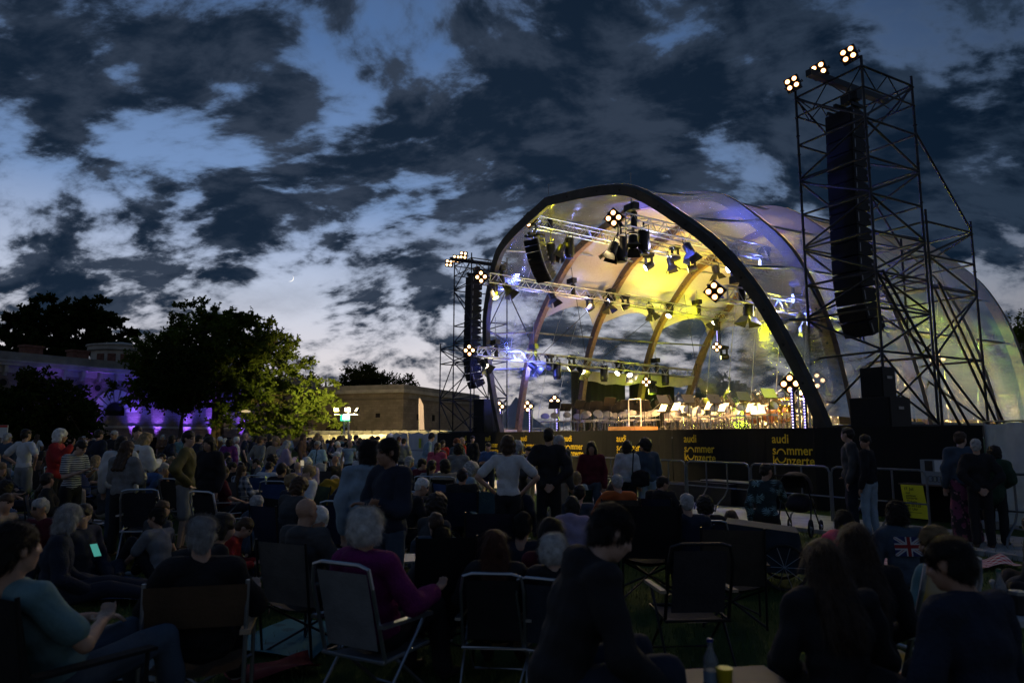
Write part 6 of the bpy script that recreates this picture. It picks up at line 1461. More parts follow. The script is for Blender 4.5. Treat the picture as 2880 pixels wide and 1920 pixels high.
COLN = {'white': (.58, .60, .62), 'grey': (.20, .21, .22), 'dark grey': (.06, .062, .066), 'black': (.017, .017, .020), 'navy': (.018, .025, .044), 'blue': (.05, .11, .26), 'light blue': (.24, .33, .42), 'denim blue': (.055, .080, .115), 'red': (.30, .02, .022), 'maroon': (.10, .012, .022), 'pink': (.55, .10, .16), 'lilac': (.40, .32, .46), 'purple': (.14, .03, .16), 'green': (.025, .055, .035), 'olive': (.09, .08, .03), 'beige': (.36, .30, .22), 'orange': (.38, .09, .02), 'teal': (.12, .22, .24), 'yellow': (.32, .27, .10), 'brown': (.12, .07, .04), 'magenta': (.15, .012, .10), 'coral pink': (.80, .12, .18)}
HAIRN = {'white': (.66, .66, .64), 'grey': (.36, .36, .36), 'dark': (.014, .010, .008), 'brown': (.055, .030, .016), 'blond': (.26, .18, .09), 'red': (.16, .045, .016), 'auburn': (.09, .03, .014), '': (.05, .05, .05)}
SKINS = [(.42, .26, .18), (.46, .29, .21), (.36, .21, .14), (.50, .33, .25)]
NPEOPLE = [0]; SEATS = []
def person(xyz, rz, pz, top, tcol, bot, bcol, hair, hcol, label, group=None, sc=1.0, fine=0, tmat=None, bmat=None, shoes=True, skin=None, knit=False):
    kw = POSES[pz]; v = (.011 if fine == 1 else .017 if fine == 0 else .023); hv = .012 if fine == 1 else .016 if fine == 0 else .02; J = PCACHE.setdefault(('J', pz), skel(**kw)); i = NPEOPLE[0]; NPEOPLE[0] += 1
    SEATS.append((xyz, rz, pz, sc, label, group, tcol, top)); o = thing('person', label, 'person', xyz, rz, group); o.scale = (sc*(1+.06*((i*37 % 11)/5-1)*.5),)*2+(sc,)
    sk = SKINS[i % 4] if skin is None else SKINS[skin]
    link('body', pmesh(('b', pz, fine), lambda: body_mesh(J, v, fine == 1)), o, color=sk)
    tm = tmat or (M_KNIT if knit or top == 'sweater' else M_CLO)
    nm = {'tee': 'tee_shirt', 'shirt': 'shirt', 'sweater': 'sweater', 'jacket': 'jacket', 'hoodie': 'hoodie', 'coat': 'coat', 'puffer': 'puffer_jacket', 'vest': 'vest_top'}[top]
    t_ = link(nm, pmesh(('t', pz, top, fine, tm.name), lambda: top_mesh(J, v*1.15, TOPS[top], tm)), o, color=COLN[tcol] if tcol in COLN else (.3, .3, .3))
    bm = bmat or M_CLO; link(bot if bot in ('shorts', 'jeans') else 'trousers', pmesh(('p', pz, bot, fine, bm.name), lambda: bottom_mesh(J, v*1.15, BOTS[bot], bm)), o, color=COLN[bcol] if bcol in COLN else (.3, .3, .3))
    if shoes:
        for n_ in 'lr': link('shoe', pmesh(('s', pz, n_), lambda n_=n_: shoe_mesh(J, n_)), o, color=[(.02, .02, .02), (.35, .35, .35), (.08, .05, .03)][i % 3])
    if hair != 'bald': link('hair', pmesh(('h', pz, hair, fine), lambda: hair_mesh(J, hair, hv, fine == 1)), o, color=HAIRN[hcol])
    return o, J
def headz(pz):
    J = PCACHE.setdefault(('J', pz), skel(**POSES[pz])); return float(J['head'][2]+.125), J['head']
def face_to(x, y, tx, ty): return math.atan2(-(tx-x), ty-y)
STG = SP(6.3, 2.0, 0)
FACE = {'stage': None, 'cam': 180, 'right': -90, 'left': 90, 'away': 0}
def place(px, py, pz, d, facing, top, tcol, bot, bcol, hair, hcol, label, **kw):
    """head top at photo pixel (px, py), horizontal distance d; facing: degrees from 'away from camera' (+ = to the left) or 'stage'"""
    z = EYE-(py-1230)/2018*d; hz_, hd = headz(pz); sc = z/hz_; lo, hi = kw.pop('lim', (.84, 1.13)); sc = min(max(sc, lo), hi)
    P = at_depth(px, 1230, d); x, y = P[0], P[1]
    rz = face_to(x, y, STG[0], STG[1])+R(kw.pop('turn', 0)) if facing == 'stage' else R(facing)
    off = rotz(V(hd[0], hd[1], 0)*sc, rz)
    return person((x-off[0], y-off[1], kw.pop('z', 0.0)), rz, pz, top, tcol, bot, bcol, hair, hcol, label, sc=sc, **kw)
# ------------------------------------------------------------------ the people one can tell apart (photo pixel of the crown of the head, distance)
PL = place
PL(22, 1216, 'st_cross', 17, -8, 'jacket', 'denim blue', 'trousers', 'grey', 'short', 'grey', 'standing person in pale denim jacket with grey hair at the left crowd edge, back turned')
PL(74, 1205, 'st_hips', 15.5, -15, 'tee', 'white', 'shorts', 'grey', 'short', 'dark', 'dark-haired person in white T-shirt, hands on hips, beside the denim jacket')
PL(170, 1205, 'st_talk', 13, -80, 'jacket', 'red', 'trousers', 'black', 'bob', 'white', 'white-haired person in dark red cardigan turned sideways, standing')
PL(231, 1236, 'st_phone', 11, -105, 'tee', '', 'trousers', 'black', 'short', 'dark', 'standing person in navy and white striped top lifting one hand', tmat=P_STRIPE)
PL(279, 1207, 'st_back', 18, -20, 'jacket', 'navy', 'trousers', 'beige', 'short', 'dark', 'standing person in navy jacket and beige trousers seen from behind')
PL(361, 1238, 'st_cross', 10.4, -10, 'sweater', 'grey', 'trousers', 'black', 'long', 'brown', 'long-haired person in fluffy grey sweater and dark trousers, back turned')
PL(344, 1226, 'st_back', 11.6, 20, 'puffer', 'white', 'jeans', 'denim blue', 'bob', 'dark', 'person in whitish quilted puffer jacket half hidden by the grey sweater')
PL(385, 1197, 'st_look_l', 14, 150, 'jacket', 'dark grey', 'trousers', 'black', 'short', 'dark', 'tall dark-haired person facing the camera behind the puffer jacket')
PL(410, 1216, 'st_phone', 12.3, -22, 'hoodie', 'white', 'trousers', 'navy', 'long', 'blond', 'long blond-haired person in off-white hoodie, back turned')
PL(468, 1298, 'st_bend', 13, -60, 'shirt', 'blue', 'jeans', 'denim blue', 'short', 'grey', 'person in bright blue shirt bending far forward')
PL(320, 1209, 'st_cross', 21, 170, 'jacket', 'black', 'trousers', 'black', 'short', 'grey', 'grey-haired person in black jacket facing the camera before the violet wall')
PL(532, 1209, 'st_hip1', 10.8, -75, 'jacket', 'olive', 'shorts', 'grey', 'short', 'dark', 'standing person in olive jacket and grey shorts, side view')
PL(588, 1226, 'st_back', 11.6, 165, 'coat', 'black', 'trousers', 'black', 'long', 'dark', 'long dark-haired person in black coat facing the camera')
PL(646, 1233, 'st_back', 22, 0, 'puffer', 'purple', 'trousers', 'black', 'bob', 'dark', 'person in purple puffer jacket with yellow-green collar seen from behind')
PL(733, 1226, 'st_behind', 20, -30, 'shirt', '', 'jeans', 'denim blue', 'short', 'brown', 'person in grey-green patterned shirt with hands behind the back', tmat=P_CAMO)
PL(692, 1216, 'st_back', 26, -70, 'tee', 'navy', 'trousers', 'black', 'bald', '', 'bald bearded person in dark T-shirt standing sideways in the crowd')
PL(777, 1228, 'st_back', 19, 175, 'jacket', 'beige', 'trousers', 'black', 'bob', 'blond', 'blond person in open light cardigan facing the camera')
PL(808, 1238, 'st_phone', 17.5, -40, 'coat', 'lilac', 'trousers', 'grey', 'long', 'grey', 'long grey-haired person wrapped in a pale lilac shawl')
PL(893, 1238, 'st_hip1', 19, 160, 'tee', '', 'trousers', 'navy', 'short', 'grey', 'person in turquoise print top with white shoulder bag, facing the camera', tmat=P_TURQ)
PL(950, 1240, 'st_phone', 24, 120, 'shirt', 'white', 'trousers', 'beige', 'short', 'white', 'white-haired person in white shirt looking down near the floodlight mast')
PL(985, 1238, 'st_look_l', 22, 175, 'vest', 'light blue', 'trousers', 'black', 'bald', '', 'bald person in light blue shirt and dark vest facing the camera')
PL(1046, 1236, 'st_look_r', 6.7, 10, 'hoodie', 'light blue', 'jeans', 'denim blue', 'bob', 'dark', 'dark-haired person in light blue hoodie, back turned, beside the navy softshell', fine=1)
PL(1089, 1230, 'st_cross', 6.0, 140, 'jacket', 'navy', 'jeans', 'denim blue', 'short', 'dark', 'person in navy softshell jacket, arms crossed, looking left', fine=1)
PL(1123, 1226, 'st_hip1', 25, 0, 'shirt', 'lilac', 'shorts', 'beige', 'short', 'auburn', 'person in lilac shirt and shorts before the white tarpaulin')
PL(1137, 1231, 'st_cross', 23, -20, 'tee', '', 'trousers', 'dark grey', 'short', 'dark', 'person in camouflage T-shirt before the white tarpaulin', tmat=P_CAMO)
PL(1215, 1216, 'st_lean', 21, -75, 'shirt', 'light blue', 'jeans', 'denim blue', 'short', 'dark', 'dark-haired person in light blue shirt in profile before the tarpaulin')
PL(1232, 1243, 'st_cross', 16.5, -15, 'sweater', 'pink', 'trousers', 'grey', 'tail', 'brown', 'person in pink sweater with pony-tail, back turned')
PL(1246, 1237, 'st_look_l', 24, 170, 'tee', 'red', 'trousers', 'black', 'long', 'dark', 'smiling person in red top facing the camera behind the pink sweater')
PL(1284, 1232, 'st_look_l', 19, 30, 'jacket', 'denim blue', 'trousers', 'black', 'bob', 'red', 'red-haired person in denim jacket before the banner end')
PL(1300, 1228, 'st_look_r', 21, -50, 'jacket', 'red', 'trousers', 'black', 'bald', '', 'bald person in red jacket before the banner end')
PL(1291, 1248, 'st_cross', 14.5, -10, 'sweater', 'grey', 'trousers', 'black', 'curly', 'dark', 'curly dark-haired person in light grey sweater, back turned')
PL(1329, 1224, 'st_look_l', 24, 130, 'jacket', 'black', 'trousers', 'black', 'short', 'dark', 'person in black suit with white shirt at the banner end')
PL(1373, 1243, 'st_cross', 18.5, 160, 'tee', 'blue', 'trousers', 'navy', 'short', 'dark', 'young person in blue T-shirt, arms crossed, leaning at the barrier')
PL(1429, 1223, 'st_hips', 9.3, -6, 'tee', 'white', 'trousers', 'black', 'bob', 'brown', 'bob-haired person in white T-shirt, hands on hips, before the second logo')
PL(1455, 1240, 'st_hip1', 11.5, -60, 'jacket', 'dark grey', 'trousers', 'black', 'curly', 'grey', 'curly grey-haired person partly hidden by the white T-shirt')
PL(1487, 1254, 'st_look_l', 15, 60, 'tee', 'lilac', 'trousers', 'beige', 'tail', 'dark', 'girl in lilac top and light trousers between the two standing adults')
PL(1544, 1201, 'st_behind', 10.8, -4, 'jacket', 'black', 'trousers', 'black', 'short', 'dark', 'tall person all in black, back turned, before the third logo', lim=(.8, 1.2))
PL(1574, 1222, 'st_look_r', 12.2, -30, 'jacket', 'dark grey', 'trousers', 'beige', 'short', 'grey', 'grey-haired person behind the tall person in black')
PL(1663, 1240, 'st_back', 13, 172, 'sweater', 'maroon', 'jeans', 'denim blue', 'long', 'dark', 'long dark-haired person in maroon sweater and jeans facing the camera')
PL(1764, 1238, 'st_back', 13.2, -35, 'sweater', 'white', 'trousers', 'black', 'bob', 'dark', 'dark bob-haired person in white sweater before the fourth logo')
PL(1813, 1233, 'st_look_l', 13.2, 5, 'jacket', 'denim blue', 'jeans', 'light blue', 'curly', 'dark', 'curly dark-haired person in denim jacket with shoulder bag before the fourth logo')
PL(2383, 1200, 'st_hip1', 12.6, 70, 'jacket', 'dark grey', 'trousers', 'navy', 'short', 'dark', 'bearded person with glasses in dark jacket leaning on the barrier', lim=(.8, 1.2))
PL(2431, 1221, 'st_rail', 12.1, 30, 'sweater', 'black', 'jeans', 'light blue', 'bun', 'dark', 'person in black top and light jeans, one arm on the barrier rail')
PL(2702, 1212, 'st_look_r', 11.8, 0, 'jacket', 'denim blue', 'wide', '', 'bun', 'brown', 'person in denim jacket and pink floral wide trousers', bmat=P_FLOR)
PL(2742, 1232, 'st_behind', 11.2, -15, 'jacket', 'black', 'trousers', 'black', 'short', 'grey', 'grey-haired person in black with hands behind the back')
PL(2792, 1255, 'st_lean', 11.6, -55, 'coat', 'green', 'trousers', 'black', 'curly', 'dark', 'person in dark green jacket stooping at the near tarpaulin')
# seated in the middle distance
PL(2151, 1300, 'kneel_fwd', 11.6, -8, 'shirt', '', 'trousers', 'black', 'short', 'dark', 'kneeling person in palm-print shirt reaching for the pushchair', tmat=P_PALM)
PL(685, 1306, 'ch_r', 14, -30, 'jacket', '', 'jeans', 'navy', 'long', 'brown', 'seated long-haired person in plaid jacket', tmat=P_PLAID)
PL(660, 1297, 'ch_r', 15.5, -40, 'sweater', 'black', 'trousers', 'black', 'bun', 'dark', 'seated person in black with hair tied back beside the plaid jacket')
PL(762, 1296, 'ch_fwd', 15, -10, 'shirt', 'white', 'jeans', 'navy', 'short', 'dark', 'seated dark-haired person in whitish striped shirt, back turned')
PL(797, 1298, 'ch_back', 12, -10, 'jacket', 'black', 'trousers', 'black', 'short', 'dark', 'broad-backed seated person in black jacket')
PL(840, 1296, 'ch_l', 15, -20, 'shirt', 'lilac', 'trousers', 'grey', 'bald', '', 'seated bald person in lilac shirt')
PL(872, 1393, 'ch_back', 5.8, -28, 'hoodie', 'dark grey', 'trousers', 'black', 'bald', '', 'bald person in dark jacket in a grey camp chair', fine=1)
PL(985, 1332, 'ch_back', 8.6, -12, 'jacket', 'black', 'trousers', 'black', 'short', 'dark', 'seated person in black padded jacket left of the light blue hoodie')
PL(1040, 1427, 'low_back', 4.75, -30, 'hoodie', 'magenta', 'trousers', 'black', 'fluffy', 'white', 'white-haired person in fluffy magenta jumper on the white folding chair', fine=1, knit=True)
PL(1246, 1471, 'low_back', 5.6, 12, 'coat', 'dark grey', 'trousers', 'black', 'short', 'dark', 'short dark-haired person in dark grey coat in a tall black camp chair', fine=1)
PL(1191, 1340, 'ch_fwd', 9.2, -70, 'tee', 'black', 'trousers', 'black', 'short', 'white', 'white-haired person in black T-shirt bending over a plate', fine=0)
PL(1232, 1362, 'gr_out', 8.6, -50, 'sweater', 'dark grey', 'trousers', 'black', 'curly', 'dark', 'dark curly-haired person in grey top sitting on the lawn')
PL(1154, 1282, 'ch_r', 16, -30, 'jacket', 'blue', 'trousers', 'black', 'bob', 'grey', 'seated grey-haired person in blue jacket')
PL(1190, 1287, 'ch_r', 15, -40, 'jacket', 'maroon', 'trousers', 'black', 'short', 'dark', 'seated dark-haired person in dark red jacket')
PL(1217, 1291, 'ch_back', 13.5, -20, 'shirt', 'grey', 'trousers', 'black', 'tail', 'dark', 'seated person with dark pony-tail in grey top')
PL(1251, 1289, 'ch_l', 13, -10, 'jacket', 'beige', 'trousers', 'black', 'bob', 'dark', 'seated person in beige quilted jacket')
PL(1302, 1313, 'ch_back', 10.6, -5, 'jacket', 'black', 'trousers', 'black', 'short', 'dark', 'seated person in dark cap and black jacket')
PL(1326, 1299, 'ch_fwd', 11.8, -60, 'hoodie', 'light blue', 'jeans', 'navy', 'curly', 'grey', 'seated curly grey-haired person in pale hoodie looking down')
PL(1351, 1335, 'gr_cross', 12, -70, 'tee', 'white', 'trousers', 'pink', 'bob', 'blond', 'small blond child sitting at the barrier side', lim=(.5, .8))
PL(1733, 1330, 'low_back', 10.2, 0, 'jacket', 'orange', 'trousers', 'black', 'short', 'grey', 'grey-haired person in orange jacket in a camp chair')
PL(1620, 1324, 'ch_back', 12.5, 5, 'tee', 'light blue', 'trousers', 'black', 'bob', 'blond', 'blond child seen from behind near the maroon sweater', lim=(.6, .9))
PL(1628, 1352, 'gr_prop', 11, 0, 'tee', 'denim blue', 'trousers', 'black', 'short', 'dark', 'dark-haired person in blue T-shirt sitting on the lawn, back turned')
PL(1861, 1335, 'ch_r', 10.4, -30, 'hoodie', 'black', 'trousers', 'black', 'short', 'dark', 'person in black with a blue hood seated at the barrier')
PL(1471, 1430, 'gr_prop', 7.0, -4, 'tee', 'navy', 'trousers', 'black', 'short', 'dark', 'dark-haired person in navy T-shirt sitting on the lawn', fine=1)
PL(1548, 1449, 'gr_cross', 6.4, 6, 'vest', 'maroon', 'trousers', 'black', 'long', 'dark', 'long dark-haired person in dark red top sitting on the lawn', fine=1)
PL(1557, 1496, 'low_back', 5.0, -25, 'jacket', 'black', 'trousers', 'black', 'fluffy', 'white', 'white-haired head behind the person in the black hooded jacket', fine=1, lim=(.75, 1.1))
PL(1392, 1481, 'low_back', 5.1, -6, 'jacket', 'black', 'trousers', 'black', 'long', 'auburn', 'long reddish-brown-haired person on an aluminium folding chair', fine=1)
PL(1926, 1382, 'low_back', 7.8, -12, 'jacket', 'navy', 'trousers', 'black', 'short', 'grey', 'grey-haired person low in a wide black chair', lim=(.75, 1.1))
PL(1975, 1392, 'low_back', 8.4, -5, 'jacket', 'black', 'trousers', 'black', 'curly', 'dark', 'dark-haired person sunk in a chair beside the grey head', lim=(.75, 1.1))
PL(2047, 1430, 'gr_cross', 9.2, 170, 'tee', 'yellow', 'trousers', 'black', 'bob', 'brown', 'small child in pale yellow top looking towards the camera', lim=(.5, .9))
PL(2360, 1429, 'gr_cross', 8.3, -6, 'puffer', 'coral pink', 'trousers', 'black', 'bob', 'dark', 'person in coral pink padded jacket sitting on the lawn', fine=1)
uj, ujJ = PL(2506, 1408, 'gr_cross', 8.2, -2, 'jacket', 'denim blue', 'trousers', 'black', 'curly', 'dark', 'person in denim jacket with a Union Jack patch on the back', fine=1)
PL(2602, 1471, 'gr_out', 5.8, 14, 'tee', 'teal', 'trousers', 'black', 'short', 'blond', 'person in light teal T-shirt sitting on the lawn in front of the flowered chair', fine=1)
PL(2876, 1442, 'gr_look', 7.6, 60, 'jacket', 'dark grey', 'trousers', 'black', 'short', 'brown', 'person cut off at the picture edge, face in profile')
# near the camera
PL(2291, 1517, 'stool_back', 3.3, -2, 'jacket', 'black', 'trousers', 'black', 'long', 'brown', 'long brown-haired person in black, back turned, beside the second long-haired one', fine=1, shoes=False)
PL(2383, 1560, 'stool_back', 3.9, -14, 'sweater', 'black', 'trousers', 'black', 'long', 'brown', 'second long-haired person in black next to the flowered chair', fine=1, shoes=False)
PL(2640, 1499, 'stool_back', 2.95, 22, 'sweater', 'navy', 'trousers', 'black', 'short', 'dark', 'dark-haired person in navy jumper looking down to the left', fine=1, shoes=False)
PL(1722, 1412, 'stool_look', 3.15, -78, 'hoodie', 'black', 'jeans', 'navy', 'short', 'dark', 'person in black hooded jacket in profile, hands on the knees', fine=1, shoes=False, lim=(.8, 1.25))
PL(75, 1454, 'recline', 3.6, -28, 'tee', 'teal', 'jeans', 'denim blue', 'short', 'dark', 'person in pale teal T-shirt leaning back in a dark chair', fine=1, shoes=False, lim=(.8, 1.25))
PL(583, 1441, 'low_back', 4.5, 14, 'sweater', 'black', 'trousers', 'black', 'short', 'grey', 'grey-haired person with glasses and black jumper in a brown director chair', fine=1, lim=(.8, 1.2))
PL(214, 1410, 'gr_out', 7.3, -60, 'sweater', 'navy', 'jeans', 'navy', 'bob', 'grey', 'grey bob-haired person in navy jumper sitting on the lawn', fine=1)
PL(250, 1410, 'gr_look', 8.0, -85, 'jacket', 'navy', 'jeans', 'navy', 'short', 'dark', 'dark-haired person in navy jacket behind the grey bob, facing right')
PL(452, 1422, 'gr_knees', 8.6, 70, 'tee', 'grey', 'trousers', 'black', 'short', 'dark', 'person in grey T-shirt hugging the knees on the lawn', fine=1)
PL(702, 1447, 'gr_feed', 8.2, -80, 'sweater', 'red', 'trousers', 'black', 'short', 'brown', 'short-haired person in dark red jumper looking down')
PL(145, 1325, 'ch_l', 10.5, -60, 'jacket', 'black', 'trousers', 'black', 'short', 'dark', 'seated dark-haired person in black behind the grey bob')
PL(1000, 1312, 'gr_look', 14, 20, 'sweater', 'purple', 'trousers', 'black', 'short', 'dark', 'seated dark-haired person in purple jumper')
PL(848, 1342, 'ch_fwd', 9.0, -35, 'jacket', 'dark grey', 'trousers', 'black', 'curly', 'brown', 'two-tone curly-haired person in grey jacket, seated')
# ------------------------------------------------------------------ the rest of the crowd, far and small
rc = random.Random(21); taken = [(o.location.x, o.location.y) for o in bpy.data.objects if o.get('category') == 'person']
def free(x, y, r):
    return all((x-a)**2+(y-b)**2 > r*r for a, b in taken)
tops = ['tee', 'sweater', 'jacket', 'hoodie']; cw = ['white', 'grey', 'dark grey', 'black', 'navy', 'blue', 'light blue', 'denim blue', 'maroon', 'lilac', 'green', 'olive', 'beige', 'teal', 'brown', 'black', 'navy', 'dark grey', 'black', 'navy', 'dark grey']
hs = [('short', 'dark'), ('short', 'grey'), ('short', 'brown'), ('bob', 'grey'), ('bob', 'dark'), ('long', 'brown'), ('long', 'blond'), ('tail', 'dark'), ('bald', ''), ('curly', 'dark'), ('bun', 'blond'), ('fluffy', 'white')]
TN = {'tee': 'T-shirt', 'shirt': 'shirt', 'sweater': 'jumper', 'jacket': 'jacket', 'hoodie': 'hoodie', 'coat': 'coat', 'puffer': 'puffer jacket'}; HN = {'short': 'short-haired', 'bob': 'bob-haired', 'long': 'long-haired', 'tail': 'pony-tailed', 'bald': 'bald', 'curly': 'curly-haired', 'bun': 'hair-bunned', 'fluffy': 'fluffy-haired'}
def where(px, d):
    if px < 330: return 'before the violet-lit wing' if d > 20 else 'on the lawn before the dark tree'
    if px < 760: return 'under the broad lit tree' if d > 24 else 'in the crowd before the broad tree'
    if px < 1110: return 'before the toilet fence' if d > 24 else 'in the crowd before the floodlight mast'
    return 'before the stage banner end'
def crowd(n, pxr, dr, poses, seat, minr):
    k = 0; tries = 0
    while k < n and tries < 4000:
        tries += 1; d = dr[0]+(dr[1]-dr[0])*rc.random()**1.1; px = rc.uniform(*pxr); x = (px-1440)/2018*d
        if not free(x, d, minr): continue
        pl = -(-U[1]*(x-S0[0])+U[0]*(d-S0[1]))
        if (np.array([x, d, 0])-S0)@NB > -4.2: continue
        taken.append((x, d)); k += 1; t = rc.choice(tops); c = rc.choice(cw); h, hc = rc.choice(hs); pz = rc.choice(poses); bc = rc.choice(['black', 'navy', 'denim blue', 'dark grey', 'beige', 'grey']); f = rc.random()
        rz = face_to(x, d, STG[0], STG[1])+rc.uniform(-.7, .7) if f < .72 else rc.uniform(0, 6.28)
        fc = '' if f < .72 else ', turned aside'
        lab = f"{HN[h]}{' '+hc+'-headed' if hc else ''} person {'seated' if seat else 'standing'} in {c} {TN[t]} {where(px, d)}"
        person((x, d, 0), rz, pz, t, c, 'trousers', bc, h, hc, lab, ('seated' if seat else 'standing')+' people '+where(px, d), sc=rc.uniform(.92, 1.08), fine=2)
STP = ['st_back', 'st_look_l', 'st_look_r', 'st_cross', 'st_hips', 'st_hip1', 'st_phone']
crowd(30, (0, 560), (19, 44), STP, False, .75); crowd(20, (560, 860), (24, 46), STP, False, .7); crowd(34, (850, 1110), (27, 47), STP, False, .6)
crowd(13, (120, 1330), (6.6, 10.5), ['gr_cross', 'gr_knees', 'gr_look', 'ch_back', 'gr_out'], True, .95); crowd(64, (420, 1330), (10.5, 24), ['ch_back', 'ch_l', 'ch_r', 'ch_fwd', 'gr_cross', 'gr_knees', 'gr_look'], True, .72); crowd(22, (0, 480), (9, 19), ['ch_back', 'ch_l', 'ch_r', 'gr_knees', 'gr_look', 'gr_out'], True, .9); crowd(8, (1330, 1900), (9.5, 13), ['gr_cross', 'ch_back', 'gr_prop'], True, .9)
# Union Jack patch sewn on the denim back
def flag_patch():
    m = MB(); w, h = .30, .19
    mats = [mat('flag_blue', (.02, .03, .12), .8), mat('flag_white', (.5, .5, .52), .8), mat('flag_red', (.25, .015, .02), .8)]
    def q(mi, pts, y): m.mi = mi; m.add([(x, y, z) for x, z in pts], [tuple(range(len(pts)))])
    q(0, [(-w/2, -h/2), (w/2, -h/2), (w/2, h/2), (-w/2, h/2)], 0)
    for sx in (-1, 1):
        for sz in (-1, 1): q(1, [(0, .0), (sx*.03, 0), (sx*w/2, sz*(h/2-.02)), (sx*w/2, sz*h/2), (sx*(w/2-.03), sz*h/2), (0, sz*.02)], -.001); q(2, [(0, 0), (sx*.012, 0), (sx*w/2, sz*(h/2-.006)), (sx*w/2, sz*h/2)], -.002)
    q(1, [(-w/2, -.032), (w/2, -.032), (w/2, .032), (-w/2, .032)], -.003); q(1, [(-.032, -h/2), (.032, -h/2), (.032, h/2), (-.032, h/2)], -.0032); q(2, [(-w/2, -.018), (w/2, -.018), (w/2, .018), (-w/2, .018)], -.004); q(2, [(-.018, -h/2), (.018, -h/2), (.018, h/2), (-.018, h/2)], -.0042)
    return m.mesh('flag_patch', mats)
jm = [c for c in uj.children if c.name.startswith('jacket')][0]
vy = np.array([v.co[:] for v in jm.data.vertices]); M_ = ujJ['M']; cz = ujJ['chest']
sel = vy[(np.abs(vy[:, 0]) < .12) & (np.abs(vy[:, 2]-cz[2]) < .08)]; yb = float(sel[:, 1].min())-.012
fo = link('flag_patch', flag_patch(), uj, (0, yb, cz[2]+.02)); fo.rotation_euler = (R(-8), 0, 0); tag(fo, kind='stuff'); fo['label'] = 'Union Jack patch on the jacket back'
print('PEOPLE', NPEOPLE[0], 'meshes', len(PCACHE))
